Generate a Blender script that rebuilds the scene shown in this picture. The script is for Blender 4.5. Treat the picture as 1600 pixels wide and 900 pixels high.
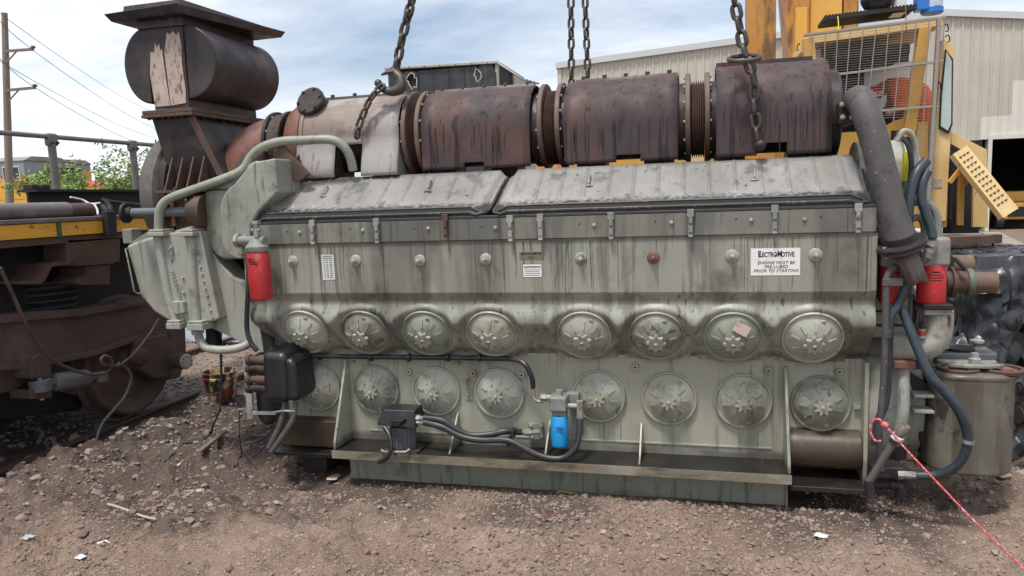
import bpy, math, random
import numpy as np
from mathutils import Vector as V, Matrix as MX, noise as mnoise

random.seed(7); np.random.seed(7)
R = math.radians
for _o in list(bpy.data.objects): bpy.data.objects.remove(_o)
SC = bpy.context.scene
COL = SC.collection

# ------------------------------------------------------------------ camera
CAMP = V((2.5039, -4.2155, 1.8245))
C_R = V((0.96905778, 0.24422409, -0.03579955))      # right
C_D = V((-0.0042679, -0.12843487, -0.99170876))     # down
C_F = V((-0.24679708, 0.96117588, -0.12341849))     # forward
FPX = 1155.0
cam = bpy.data.cameras.new('camera'); camo = bpy.data.objects.new('camera', cam); COL.objects.link(camo)
cam.sensor_width = 36.0; cam.lens = 36.0 * FPX / 1600.0; cam.clip_start = 0.05; cam.clip_end = 3000
camo.matrix_world = MX(((C_R.x, -C_D.x, -C_F.x, CAMP.x), (C_R.y, -C_D.y, -C_F.y, CAMP.y),
                        (C_R.z, -C_D.z, -C_F.z, CAMP.z), (0, 0, 0, 1)))
SC.camera = camo

# ------------------------------------------------------------------ world: bright broken cloud over pale blue
SUN_EL, SUN_AZ = 69.0, 200.0      # azimuth clockwise from +Y
w = bpy.data.worlds.new('World'); SC.world = w; w.use_nodes = True
wn, wl = w.node_tree.nodes, w.node_tree.links
wn.clear()
def wN(t, **k):
    n = wn.new(t)
    for a, b in k.items(): setattr(n, a, b)
    return n
sky = wN('ShaderNodeTexSky', sky_type='NISHITA', sun_disc=False)
sky.sun_elevation = R(SUN_EL); sky.sun_rotation = R(SUN_AZ); sky.air_density = 1.0; sky.dust_density = 1.6; sky.ozone_density = 1.0
tc = wN('ShaderNodeTexCoord'); sep = wN('ShaderNodeSeparateXYZ'); wl.new(tc.outputs['Generated'], sep.inputs[0])
ad = wN('ShaderNodeMath', operation='MAXIMUM'); wl.new(sep.outputs['Z'], ad.inputs[0]); ad.inputs[1].default_value = 0.0
ad2 = wN('ShaderNodeMath', operation='ADD'); wl.new(ad.outputs[0], ad2.inputs[0]); ad2.inputs[1].default_value = 0.16
dx = wN('ShaderNodeMath', operation='DIVIDE'); wl.new(sep.outputs['X'], dx.inputs[0]); wl.new(ad2.outputs[0], dx.inputs[1])
dy = wN('ShaderNodeMath', operation='DIVIDE'); wl.new(sep.outputs['Y'], dy.inputs[0]); wl.new(ad2.outputs[0], dy.inputs[1])
cb = wN('ShaderNodeCombineXYZ'); wl.new(dx.outputs[0], cb.inputs[0]); wl.new(dy.outputs[0], cb.inputs[1])
mp = wN('ShaderNodeMapping'); wl.new(cb.outputs[0], mp.inputs[0]); mp.inputs['Rotation'].default_value = (0, 0, R(25)); mp.inputs['Scale'].default_value = (0.55, 1.0, 1)
n1 = wN('ShaderNodeTexNoise'); wl.new(mp.outputs[0], n1.inputs['Vector'])
n1.inputs['Scale'].default_value = 0.7; n1.inputs['Detail'].default_value = 9; n1.inputs['Roughness'].default_value = 0.56; n1.inputs['Distortion'].default_value = 0.25
r1 = wN('ShaderNodeValToRGB'); wl.new(n1.outputs['Fac'], r1.inputs[0])
r1.color_ramp.elements[0].position = 0.34; r1.color_ramp.elements[0].color = (0.12, 0.12, 0.12, 1)
r1.color_ramp.elements[1].position = 0.56; r1.color_ramp.elements[1].color = (0.95, 0.95, 0.95, 1)
n2 = wN('ShaderNodeTexNoise'); wl.new(mp.outputs[0], n2.inputs['Vector'])
n2.inputs['Scale'].default_value = 1.9; n2.inputs['Detail'].default_value = 7; n2.inputs['Roughness'].default_value = 0.6
r2 = wN('ShaderNodeValToRGB'); wl.new(n2.outputs['Fac'], r2.inputs[0])
r2.color_ramp.elements[0].position = 0.30; r2.color_ramp.elements[0].color = (5.6, 6.1, 6.9, 1)
r2.color_ramp.elements[1].position = 0.66; r2.color_ramp.elements[1].color = (9.0, 9.2, 9.4, 1)
mixc = wN('ShaderNodeMixRGB'); wl.new(r1.outputs[0], mixc.inputs[0]); wl.new(sky.outputs[0], mixc.inputs[1]); wl.new(r2.outputs[0], mixc.inputs[2])
bg = wN('ShaderNodeBackground'); wl.new(mixc.outputs[0], bg.inputs[0]); bg.inputs[1].default_value = 0.088
wo = wN('ShaderNodeOutputWorld'); wl.new(bg.outputs[0], wo.inputs[0])

sd = bpy.data.lights.new('sun', 'SUN'); sd.energy = 2.4; sd.angle = R(11); sd.color = (1.0, 0.955, 0.89)
so = bpy.data.objects.new('sun', sd); COL.objects.link(so); so.location = (0, -5, 12)
_sdir = V((math.sin(R(SUN_AZ)) * math.cos(R(SUN_EL)), math.cos(R(SUN_AZ)) * math.cos(R(SUN_EL)), math.sin(R(SUN_EL))))
so.rotation_euler = _sdir.to_track_quat('Z', 'Y').to_euler()
vs = SC.view_settings; vs.view_transform = 'Standard'; vs.look = 'None'; vs.exposure = 0.72; vs.gamma = 1.0; vs.use_curve_mapping = False

# ------------------------------------------------------------------ measuring helpers: photo point + known depth -> place
def _ray(x, y): return C_R * ((x - 800) / FPX) + C_D * ((y - 450) / FPX) + C_F
def at(x, y, Y):
    d = _ray(x, y); return CAMP + d * ((Y - CAMP.y) / d.y)
def atx(x, y, X):
    d = _ray(x, y); return CAMP + d * ((X - CAMP.x) / d.x)
def atz(x, y, Z):
    d = _ray(x, y); return CAMP + d * ((Z - CAMP.z) / d.z)

# ------------------------------------------------------------------ materials
MATS = {}
def mat(name, base, rough=0.6, metal=0.0, layers=(), bump=(), spec=0.5, alpha=1.0, trans=0.0, rough_noise=0.0, coat=0.0):
    """layers: (colour, scale xyz or float, lo, hi, strength[, detail[, kind]])  bump: (scale, strength, distance)"""
    m = bpy.data.materials.new(name); m.use_nodes = True; nt = m.node_tree; N, L = nt.nodes, nt.links
    b = N['Principled BSDF']; geo = N.new('ShaderNodeNewGeometry')
    b.inputs['Roughness'].default_value = rough; b.inputs['Metallic'].default_value = metal
    b.inputs['Specular IOR Level'].default_value = spec
    if trans: b.inputs['Transmission Weight'].default_value = trans
    if alpha < 1: b.inputs['Alpha'].default_value = alpha
    if coat: b.inputs['Coat Weight'].default_value = coat
    def vec(sc, off=(0, 0, 0)):
        mp = N.new('ShaderNodeMapping'); L.new(geo.outputs['Position'], mp.inputs[0])
        mp.inputs['Scale'].default_value = sc if hasattr(sc, '__len__') else (sc, sc, sc)
        mp.inputs['Location'].default_value = off
        return mp.outputs[0]
    col = N.new('ShaderNodeRGB').outputs[0]; col.default_value = (*base, 1)
    for i, ly in enumerate(layers):
        c, sc, lo, hi, st = ly[:5]; det = ly[5] if len(ly) > 5 else 6; kind = ly[6] if len(ly) > 6 else 'noise'
        v = vec(sc, (i * 3.7, i * 1.3, i * 5.1))
        if kind == 'noise':
            t = N.new('ShaderNodeTexNoise'); t.inputs['Scale'].default_value = 1; t.inputs['Detail'].default_value = det; t.inputs['Roughness'].default_value = 0.62
            fac = t.outputs['Fac']
        elif kind == 'vor':
            t = N.new('ShaderNodeTexVoronoi'); t.inputs['Scale'].default_value = 1; fac = t.outputs['Distance']
        elif kind == 'up':       # settles on faces that look up (dust, soot fall-out)
            sx = N.new('ShaderNodeSeparateXYZ'); L.new(geo.outputs['Normal'], sx.inputs[0])
            t = N.new('ShaderNodeTexNoise'); t.inputs['Scale'].default_value = 1; t.inputs['Detail'].default_value = 6
            mu = N.new('ShaderNodeMath'); mu.operation = 'MULTIPLY_ADD'; L.new(t.outputs['Fac'], mu.inputs[0]); mu.inputs[1].default_value = 0.7; L.new(sx.outputs['Z'], mu.inputs[2])
            fac = mu.outputs[0]
        elif kind == 'z':        # grime line at a height, with a ragged edge
            sx = N.new('ShaderNodeSeparateXYZ'); L.new(geo.outputs['Position'], sx.inputs[0])
            t = N.new('ShaderNodeTexNoise'); t.inputs['Scale'].default_value = 1; t.inputs['Detail'].default_value = det
            mu = N.new('ShaderNodeMath'); mu.operation = 'MULTIPLY_ADD'; L.new(t.outputs['Fac'], mu.inputs[0]); mu.inputs[1].default_value = 0.07; L.new(sx.outputs['Z'], mu.inputs[2])
            fac = mu.outputs[0]
        L.new(v, t.inputs['Vector'])
        mr = N.new('ShaderNodeMapRange'); L.new(fac, mr.inputs['Value']); mr.interpolation_type = 'SMOOTHSTEP'
        mr.inputs['From Min'].default_value = lo; mr.inputs['From Max'].default_value = hi; mr.inputs['To Max'].default_value = st
        mx = N.new('ShaderNodeMixRGB'); L.new(mr.outputs[0], mx.inputs[0]); L.new(col, mx.inputs[1]); mx.inputs[2].default_value = (*c, 1)
        col = mx.outputs[0]
    L.new(col, b.inputs['Base Color'])
    if rough_noise:
        t = N.new('ShaderNodeTexNoise'); L.new(vec(9), t.inputs['Vector']); t.inputs['Scale'].default_value = 1; t.inputs['Detail'].default_value = 5
        mr = N.new('ShaderNodeMapRange'); L.new(t.outputs['Fac'], mr.inputs['Value']); mr.inputs['From Min'].default_value = 0.3; mr.inputs['From Max'].default_value = 0.7
        mr.inputs['To Min'].default_value = max(0.05, rough - rough_noise); mr.inputs['To Max'].default_value = min(1, rough + rough_noise)
        L.new(mr.outputs[0], b.inputs['Roughness'])
    nrm = None
    for sc, st, dist in bump:
        t = N.new('ShaderNodeTexNoise'); L.new(vec(sc), t.inputs['Vector']); t.inputs['Scale'].default_value = 1; t.inputs['Detail'].default_value = 6
        bp = N.new('ShaderNodeBump'); bp.inputs['Strength'].default_value = st; bp.inputs['Distance'].default_value = dist
        L.new(t.outputs['Fac'], bp.inputs['Height'])
        if nrm: L.new(nrm, bp.inputs['Normal'])
        nrm = bp.outputs[0]
    if nrm: L.new(nrm, b.inputs['Normal'])
    MATS[name] = m
    return m

SOOT = (0.022, 0.021, 0.021)
mat('paint', (0.265, 0.268, 0.224), 0.46, layers=[
    ((0.085, 0.082, 0.068), (2.6, 2.6, 0.28), 0.46, 0.60, 0.66, 4), ((0.06, 0.057, 0.05), (5, 5, 0.7), 0.54, 0.62, 0.55, 6), ((0.07, 0.06, 0.045), 2.2, 0.56, 0.68, 0.6, 8), ((0.085, 0.083, 0.074), (9, 9, 9), 1.565, 1.60, 0.52, 5, 'z'),
    ((0.34, 0.345, 0.295), 1.6, 0.47, 0.7, 0.55), ((0.15, 0.145, 0.115), (2.2, 2.2, 3.5), 0.56, 0.75, 0.45),
    ((0.06, 0.06, 0.055), (16, 16, 0.8), 0.54, 0.66, 0.5, 3), (SOOT, (44, 44, 0.9), 0.60, 0.68, 0.72, 3),
    ((0.045, 0.045, 0.04), 3.2, 0.60, 0.78, 0.45), ((0.05, 0.05, 0.045), 60, 0.66, 0.74, 0.6)],
    bump=[(26, 0.12, 0.004), (160, 0.15, 0.001)], rough_noise=0.14)
mat('cover_a', (0.35, 0.355, 0.30), 0.42, layers=[((0.44, 0.44, 0.39), 6, 0.48, 0.68, 0.6), ((0.13, 0.125, 0.10), 7, 0.55, 0.70, 0.55), (SOOT, 24, 0.62, 0.70, 0.7)], bump=[(30, 0.12, 0.004)], rough_noise=0.14)
mat('cover_b', (0.26, 0.265, 0.22), 0.46, layers=[((0.34, 0.34, 0.295), 5, 0.48, 0.68, 0.6), ((0.08, 0.075, 0.062), 5, 0.48, 0.64, 0.65), (SOOT, 16, 0.60, 0.68, 0.7)], bump=[(30, 0.15, 0.004)], rough_noise=0.14)
mat('cover_c', (0.31, 0.315, 0.255), 0.40, layers=[((0.40, 0.40, 0.34), 4, 0.45, 0.66, 0.6), ((0.16, 0.12, 0.07), 9, 0.56, 0.70, 0.6), (SOOT, (9, 9, 5), 0.60, 0.68, 0.6)], bump=[(30, 0.12, 0.004)], rough_noise=0.14)
mat('paint_clean', (0.31, 0.312, 0.272), 0.5, layers=[
    ((0.42, 0.42, 0.385), 2.2, 0.45, 0.7, 0.5), ((0.15, 0.145, 0.12), 4, 0.50, 0.70, 0.55), ((0.06, 0.06, 0.055), (18, 18, 1.5), 0.56, 0.68, 0.5, 3),
    ((0.05, 0.05, 0.045), 70, 0.66, 0.74, 0.6)],
    bump=[(30, 0.12, 0.004), (180, 0.12, 0.001)], rough_noise=0.14)
mat('paint_cast', (0.31, 0.312, 0.275), 0.55, layers=[
    ((0.34, 0.35, 0.31), 4, 0.45, 0.7, 0.6), ((0.11, 0.105, 0.085), 5, 0.52, 0.68, 0.6), ((0.05, 0.048, 0.042), 15, 0.58, 0.7, 0.5), (SOOT, (30, 30, 3), 0.62, 0.72, 0.6, 4)],
    bump=[(45, 0.25, 0.004), (160, 0.2, 0.001)], rough_noise=0.12)
mat('gear_paint', (0.25, 0.258, 0.22), 0.5, layers=[((0.33, 0.335, 0.30), 3.0, 0.45, 0.65, 0.6), ((0.10, 0.10, 0.085), 2.6, 0.46, 0.64, 0.7), ((0.045, 0.045, 0.04), 5.5, 0.54, 0.68, 0.7), (SOOT, (36, 36, 2.5), 0.58, 0.68, 0.6, 4)], bump=[(45, 0.25, 0.004), (160, 0.2, 0.001)], rough_noise=0.14)
mat('paint_green', (0.235, 0.255, 0.20), 0.5, layers=[
    ((0.31, 0.325, 0.275), 5, 0.45, 0.7, 0.6), ((0.10, 0.10, 0.08), 9, 0.54, 0.70, 0.6), ((0.05, 0.05, 0.042), 3, 0.56, 0.7, 0.5)], bump=[(30, 0.12, 0.004)], rough_noise=0.12)
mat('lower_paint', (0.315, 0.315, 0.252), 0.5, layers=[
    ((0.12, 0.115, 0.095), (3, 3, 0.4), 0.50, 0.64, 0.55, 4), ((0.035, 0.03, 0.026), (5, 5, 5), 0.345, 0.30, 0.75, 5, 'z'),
    ((0.405, 0.405, 0.335), 1.8, 0.42, 0.7, 0.55), ((0.20, 0.14, 0.06), (1.8, 1.8, 3.0), 0.56, 0.74, 0.42), ((0.09, 0.085, 0.065), (18, 18, 1.0), 0.56, 0.68, 0.45, 3),
    (SOOT, (40, 40, 1.6), 0.62, 0.70, 0.6, 3), ((0.05, 0.05, 0.045), 70, 0.66, 0.74, 0.6)], bump=[(26, 0.12, 0.004), (160, 0.12, 0.001)], rough_noise=0.14)
mat('pan_paint', (0.25, 0.255, 0.20), 0.55, layers=[
    ((0.32, 0.32, 0.26), 2.5, 0.45, 0.7, 0.6), ((0.06, 0.06, 0.05), (26, 26, 2), 0.52, 0.66, 0.55, 4), ((0.035, 0.035, 0.03), 6, 0.58, 0.74, 0.6), ((0.10, 0.085, 0.065), (3, 3, 6), 0.6, 0.75, 0.5)],
    bump=[(40, 0.2, 0.003)], rough_noise=0.12)
mat('deck_pale', (0.235, 0.224, 0.21), 0.42, layers=[
    ((0.315, 0.30, 0.285), 3.0, 0.46, 0.7, 0.6), ((0.185, 0.18, 0.165), (3, 2, 2), 0.44, 0.62, 0.65), ((0.09, 0.087, 0.083), (7, 4, 7), 0.56, 0.68, 0.75), ((0.12, 0.115, 0.11), (22, 5, 9), 0.58, 0.66, 0.5),
    (SOOT, 20, 0.64, 0.70, 0.85), ((0.25, 0.26, 0.22), 2.4, 0.56, 0.72, 0.5), (SOOT, (34, 34, 3), 1.835, 1.805, 0.9, 3, 'z'), (SOOT, (4, 7, 6), 1.995, 2.04, 0.6, 6, 'z')], bump=[(10, 0.18, 0.01), (90, 0.15, 0.002)], rough_noise=0.16)
mat('gasket', (0.03, 0.03, 0.031), 0.5, layers=[((0.13, 0.13, 0.125), (30, 30, 10), 0.52, 0.68, 0.7)], bump=[(60, 0.2, 0.002)])
mat('rust_purple', (0.054, 0.034, 0.036), 0.72, layers=[
    ((0.10, 0.047, 0.037), 2.4, 0.46, 0.62, 0.75), ((0.16, 0.07, 0.042), 3.4, 0.60, 0.72, 0.5), ((0.042, 0.032, 0.035), (1.4, 1.4, 3.0), 0.48, 0.66, 0.75),
    ((0.012, 0.010, 0.010), (30, 30, 1.1), 0.57, 0.62, 0.85, 3), ((0.15, 0.115, 0.10), 40, 0.64, 0.76, 0.4)], bump=[(50, 0.2, 0.003), (12, 0.1, 0.01)], rough_noise=0.12)
mat('rust_light', (0.20, 0.15, 0.125), 0.55, layers=[
    ((0.32, 0.30, 0.285), (1.6, 1.6, 2.2), 0.44, 0.56, 0.8), ((0.14, 0.08, 0.06), 3.5, 0.50, 0.66, 0.7), ((0.05, 0.04, 0.04), (16, 16, 3), 0.60, 0.72, 0.6), ((0.09, 0.065, 0.055), 60, 0.58, 0.72, 0.45), ((0.36, 0.35, 0.34), (3, 3, 1), 2.30, 2.25, 0.7, 4, 'z'), ((0.10, 0.085, 0.075), (30, 30, 2), 0.56, 0.66, 0.5, 4)],
    bump=[(40, 0.18, 0.003)], rough_noise=0.14)
mat('rust_red', (0.17, 0.075, 0.055), 0.6, layers=[((0.24, 0.13, 0.10), 5, 0.5, 0.7, 0.6), ((0.06, 0.04, 0.04), 6, 0.5, 0.68, 0.75)], bump=[(50, 0.3, 0.004)], rough_noise=0.12)
mat('rust_brown', (0.085, 0.050, 0.038), 0.75, layers=[((0.14, 0.075, 0.05), 5, 0.5, 0.72, 0.6), ((0.03, 0.024, 0.022), 3.5, 0.5, 0.7, 0.7), ((0.16, 0.13, 0.11), 18, 0.62, 0.76, 0.45)], bump=[(40, 0.35, 0.006)], rough_noise=0.1)
mat('rust_orange', (0.20, 0.085, 0.04), 0.7, layers=[((0.08, 0.04, 0.03), 8, 0.45, 0.65, 0.7), ((0.32, 0.19, 0.11), 14, 0.6, 0.75, 0.5)], bump=[(50, 0.3, 0.004)], rough_noise=0.1)
mat('dark_iron', (0.030, 0.025, 0.027), 0.5, layers=[((0.075, 0.054, 0.048), 4.5, 0.46, 0.64, 0.75), ((0.12, 0.068, 0.048), 13, 0.58, 0.72, 0.6), ((0.016, 0.013, 0.013), (9, 9, 1.5), 0.52, 0.68, 0.6)], bump=[(45, 0.2, 0.003)], rough_noise=0.14, spec=0.3)
mat('silencer_dark', (0.030, 0.024, 0.028), 0.45, layers=[((0.070, 0.052, 0.052), 2.6, 0.45, 0.62, 0.75), ((0.10, 0.060, 0.045), 5.5, 0.56, 0.70, 0.6), ((0.016, 0.014, 0.017), 3.4, 0.52, 0.68, 0.7), ((0.13, 0.12, 0.12), (26, 4, 4), 0.60, 0.72, 0.4), ((0.14, 0.08, 0.055), 36, 0.64, 0.74, 0.5)], bump=[(30, 0.15, 0.004), (6, 0.08, 0.02)], rough_noise=0.16, spec=0.35)
mat('flaked', (0.42, 0.33, 0.28), 0.6, layers=[((0.14, 0.065, 0.045), (34, 34, 13), 0.54, 0.64, 0.85), ((0.52, 0.44, 0.39), 4, 0.5, 0.7, 0.6), ((0.20, 0.10, 0.07), 5, 0.56, 0.72, 0.6)], bump=[(60, 0.3, 0.002)])
mat('chain_steel', (0.085, 0.073, 0.065), 0.5, layers=[((0.13, 0.085, 0.06), 14, 0.5, 0.7, 0.6), ((0.03, 0.028, 0.028), 22, 0.5, 0.68, 0.7)], metal=0.5, bump=[(80, 0.2, 0.002)])
mat('steel', (0.40, 0.385, 0.37), 0.38, 0.7, layers=[((0.16, 0.12, 0.09), 40, 0.52, 0.7, 0.6)])
mat('bolt_pale', (0.42, 0.40, 0.37), 0.45, 0.4, layers=[((0.12, 0.09, 0.07), 60, 0.54, 0.7, 0.6)])
mat('fitting', (0.33, 0.315, 0.285), 0.4, 0.25, layers=[((0.10, 0.09, 0.08), 24, 0.48, 0.66, 0.75)], bump=[(60, 0.15, 0.002)])
mat('cast_grey', (0.20, 0.20, 0.185), 0.6, layers=[((0.30, 0.295, 0.275), 9, 0.48, 0.7, 0.6), ((0.045, 0.043, 0.04), 14, 0.54, 0.7, 0.75)], bump=[(60, 0.3, 0.003)], rough_noise=0.1)
mat('concrete', (0.42, 0.39, 0.345), 0.85, layers=[((0.24, 0.21, 0.175), 1.4, 0.48, 0.68, 0.7), ((0.50, 0.47, 0.42), 8, 0.5, 0.7, 0.4)], bump=[(20, 0.4, 0.01)])
mat('rubber', (0.016, 0.0165, 0.019), 0.42, layers=[((0.05, 0.05, 0.052), 9, 0.5, 0.72, 0.6)], bump=[(90, 0.1, 0.001)])
mat('rubber_blue', (0.026, 0.038, 0.05), 0.42, layers=[((0.06, 0.075, 0.085), 7, 0.5, 0.72, 0.6), ((0.012, 0.014, 0.017), 18, 0.55, 0.7, 0.6)], bump=[(90, 0.1, 0.001)])
mat('hose_grey', (0.075, 0.07, 0.068), 0.6, layers=[((0.13, 0.122, 0.115), 7, 0.5, 0.7, 0.6), ((0.03, 0.028, 0.027), 12, 0.52, 0.68, 0.7), ((0.5, 0.49, 0.47), (50, 50, 24), 0.66, 0.70, 0.8)], bump=[(60, 0.35, 0.004), (210, 0.7, 0.003)])
mat('stub_rust', (0.125, 0.082, 0.06), 0.7, layers=[((0.24, 0.12, 0.05), 9, 0.52, 0.66, 0.8), ((0.07, 0.05, 0.042), 6, 0.5, 0.66, 0.7), ((0.24, 0.19, 0.15), 24, 0.6, 0.72, 0.5)], bump=[(50, 0.3, 0.004)])
mat('cast_dark', (0.095, 0.085, 0.08), 0.6, layers=[((0.16, 0.15, 0.14), 5, 0.48, 0.68, 0.7), ((0.045, 0.035, 0.032), 4, 0.5, 0.66, 0.75)], bump=[(50, 0.3, 0.003)])
mat('black_plastic', (0.014, 0.0145, 0.017), 0.34, layers=[((0.045, 0.047, 0.052), 5, 0.5, 0.72, 0.6), ((0.09, 0.085, 0.08), 26, 0.62, 0.76, 0.4)], bump=[(70, 0.12, 0.002)], rough_noise=0.12)
mat('filter_red', (0.42, 0.022, 0.025), 0.5, layers=[((0.60, 0.05, 0.05), 6, 0.5, 0.7, 0.5), ((0.22, 0.012, 0.015), 9, 0.58, 0.74, 0.55), ((0.12, 0.03, 0.03), (40, 40, 4), 0.60, 0.72, 0.55), ((0.55, 0.22, 0.20), 13, 0.6, 0.74, 0.5)], rough_noise=0.08)
mat('filter_blue', (0.012, 0.27, 0.62), 0.34, layers=[((0.02, 0.34, 0.72), 8, 0.5, 0.7, 0.5), ((0.01, 0.12, 0.28), 16, 0.62, 0.74, 0.5)])
mat('oily', (0.014, 0.012, 0.011), 0.42, layers=[((0.038, 0.026, 0.018), 4, 0.48, 0.7, 0.7), ((0.08, 0.072, 0.068), 16, 0.62, 0.74, 0.5)], bump=[(30, 0.25, 0.005)], rough_noise=0.14)
mat('oil_brown', (0.058, 0.040, 0.025), 0.4, layers=[((0.035, 0.025, 0.018), (5, 5, 3), 0.46, 0.64, 0.8), ((0.17, 0.125, 0.08), (7, 7, 3), 0.54, 0.72, 0.6), ((0.02, 0.017, 0.015), 3, 0.5, 0.64, 0.6)], bump=[(24, 0.15, 0.005)], rough_noise=0.12)
mat('sill_yellow', (0.74, 0.38, 0.045), 0.5, layers=[((0.58, 0.26, 0.03), (3, 3, 30), 0.46, 0.66, 0.6), ((0.80, 0.47, 0.09), 5, 0.5, 0.7, 0.5), ((0.06, 0.04, 0.025), (9, 9, 16), 0.62, 0.70, 0.8), ((0.12, 0.06, 0.02), (30, 30, 3), 0.66, 0.72, 0.5)], bump=[(40, 0.15, 0.002)])
mat('crane_yellow', (0.60, 0.33, 0.06), 0.5, layers=[((0.70, 0.44, 0.13), 2.2, 0.45, 0.7, 0.6), ((0.42, 0.19, 0.03), (3, 3, 1.2), 0.5, 0.7, 0.5), ((0.05, 0.03, 0.02), (14, 14, 9), 0.66, 0.72, 0.8), ((0.12, 0.055, 0.03), (22, 22, 2), 0.66, 0.74, 0.55)], bump=[(30, 0.1, 0.003)], rough_noise=0.1)
mat('crane_stained', (0.46, 0.20, 0.035), 0.5, layers=[((0.56, 0.28, 0.06), (2, 2, 1), 0.45, 0.68, 0.6), ((0.03, 0.022, 0.018), (5, 5, 1.4), 0.50, 0.66, 0.75), ((0.05, 0.03, 0.02), 18, 0.64, 0.72, 0.7)], bump=[(30, 0.1, 0.003)])
mat('crane_pale', (0.66, 0.46, 0.20), 0.55, layers=[((0.74, 0.55, 0.29), 2.4, 0.45, 0.7, 0.6), ((0.48, 0.28, 0.09), (4, 4, 1.5), 0.55, 0.72, 0.5), ((0.07, 0.04, 0.02), (20, 20, 12), 0.66, 0.71, 0.8)], bump=[(30, 0.1, 0.003)])
mat('grille', (0.27, 0.25, 0.22), 0.45, 0.0, layers=[((0.30, 0.22, 0.16), 12, 0.54, 0.7, 0.5)])
mat('black', (0.010, 0.010, 0.011), 0.6, layers=[((0.03, 0.028, 0.026), 6, 0.5, 0.7, 0.6)])
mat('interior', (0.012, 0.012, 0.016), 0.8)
mat('cab_grey', (0.24, 0.24, 0.235), 0.6, layers=[((0.13, 0.13, 0.13), 5, 0.5, 0.7, 0.6)])
mat('white', (0.72, 0.71, 0.69), 0.5, layers=[((0.50, 0.48, 0.45), 18, 0.54, 0.72, 0.5), ((0.22, 0.22, 0.21), (50, 50, 3), 0.58, 0.70, 0.4)])
mat('sticker', (0.60, 0.60, 0.58), 0.45, layers=[((0.40, 0.40, 0.38), (50, 50, 5), 0.50, 0.68, 0.6), ((0.16, 0.16, 0.15), (90, 90, 4), 0.62, 0.70, 0.6)])
mat('ink', (0.008, 0.008, 0.010), 0.5)
mat('ink_blue', (0.05, 0.10, 0.30), 0.5)
mat('ink_grey', (0.16, 0.16, 0.16), 0.5)
mat('brass_plate', (0.20, 0.17, 0.125), 0.4, 0.3, layers=[((0.09, 0.075, 0.06), 30, 0.5, 0.7, 0.7)])
mat('yellow_tag', (0.55, 0.52, 0.02), 0.5)
mat('pane_milky', (0.42, 0.49, 0.47), 0.15, layers=[((0.56, 0.61, 0.59), 4, 0.45, 0.7, 0.6)])
mat('glass', (0.55, 0.60, 0.59), 0.12, layers=[((0.70, 0.74, 0.72), 5, 0.45, 0.7, 0.5)], alpha=0.55)
mat('dark_glass', (0.02, 0.025, 0.03), 0.08)
mat('cladding', (0.49, 0.455, 0.385), 0.5, layers=[((0.40, 0.375, 0.33), 0.5, 0.45, 0.65, 0.6), ((0.54, 0.52, 0.475), (3, 3, 0.2), 0.5, 0.7, 0.5), ((0.30, 0.27, 0.22), (6, 6, 0.4), 0.62, 0.74, 0.4)], rough_noise=0.1)
mat('kerb', (0.27, 0.235, 0.19), 0.9, layers=[((0.16, 0.135, 0.105), 1.6, 0.45, 0.65, 0.7), ((0.36, 0.33, 0.28), 6, 0.5, 0.7, 0.5)], bump=[(20, 0.5, 0.01)])
mat('cladding_new', (0.60, 0.58, 0.525), 0.45, layers=[((0.50, 0.48, 0.43), (3, 3, 0.3), 0.5, 0.7, 0.5)])
mat('roof_trim', (0.52, 0.53, 0.54), 0.45)
mat('loco_dark', (0.032, 0.036, 0.045), 0.5, layers=[((0.075, 0.072, 0.07), (7, 7, 0.6), 0.5, 0.68, 0.75), ((0.20, 0.17, 0.14), (10, 10, 0.6), 0.62, 0.72, 0.55), ((0.012, 0.013, 0.017), 2, 0.5, 0.68, 0.6)], rough_noise=0.1)
mat('loco_pale', (0.38, 0.38, 0.35), 0.55, layers=[((0.26, 0.26, 0.24), 3, 0.48, 0.7, 0.6), ((0.12, 0.09, 0.07), 6, 0.62, 0.74, 0.6)])
mat('far_yellow', (0.62, 0.34, 0.05), 0.55, layers=[((0.52, 0.26, 0.04), 0.8, 0.48, 0.7, 0.6), ((0.66, 0.42, 0.12), (2, 2, 0.5), 0.55, 0.72, 0.5)])
mat('far_grey', (0.24, 0.27, 0.28), 0.55, layers=[((0.17, 0.19, 0.2), 0.9, 0.48, 0.7, 0.6)])
mat('far_red', (0.42, 0.07, 0.04), 0.55)
mat('far_roof', (0.20, 0.20, 0.20), 0.6, layers=[((0.30, 0.27, 0.26), 1.0, 0.45, 0.65, 0.6)])
mat('pole_wood', (0.20, 0.165, 0.135), 0.85, layers=[((0.30, 0.26, 0.22), (8, 8, 0.5), 0.48, 0.68, 0.6)])
mat('rail_grey', (0.16, 0.145, 0.14), 0.5, layers=[((0.25, 0.23, 0.22), 6, 0.5, 0.7, 0.6), ((0.09, 0.055, 0.045), 9, 0.58, 0.74, 0.6)], metal=0.2)
mat('bogie', (0.075, 0.048, 0.040), 0.8, layers=[((0.13, 0.080, 0.062), 4, 0.48, 0.7, 0.7), ((0.030, 0.022, 0.021), 2.6, 0.48, 0.68, 0.7), ((0.13, 0.10, 0.085), (3, 3, 14), 0.62, 0.74, 0.5)], bump=[(26, 0.35, 0.008)])
mat('bogie_black', (0.012, 0.012, 0.015), 0.7, layers=[((0.03, 0.027, 0.028), 5, 0.5, 0.7, 0.6)], bump=[(30, 0.3, 0.005)])
mat('damper', (0.10, 0.105, 0.115), 0.6, layers=[((0.16, 0.15, 0.145), 9, 0.5, 0.7, 0.6), ((0.04, 0.035, 0.035), 8, 0.56, 0.72, 0.6)], bump=[(40, 0.2, 0.003)])
mat('pipe_rust', (0.12, 0.098, 0.088), 0.6, layers=[((0.19, 0.155, 0.135), 8, 0.48, 0.68, 0.7), ((0.06, 0.04, 0.035), 10, 0.55, 0.7, 0.6)], bump=[(60, 0.3, 0.003)])
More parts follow.
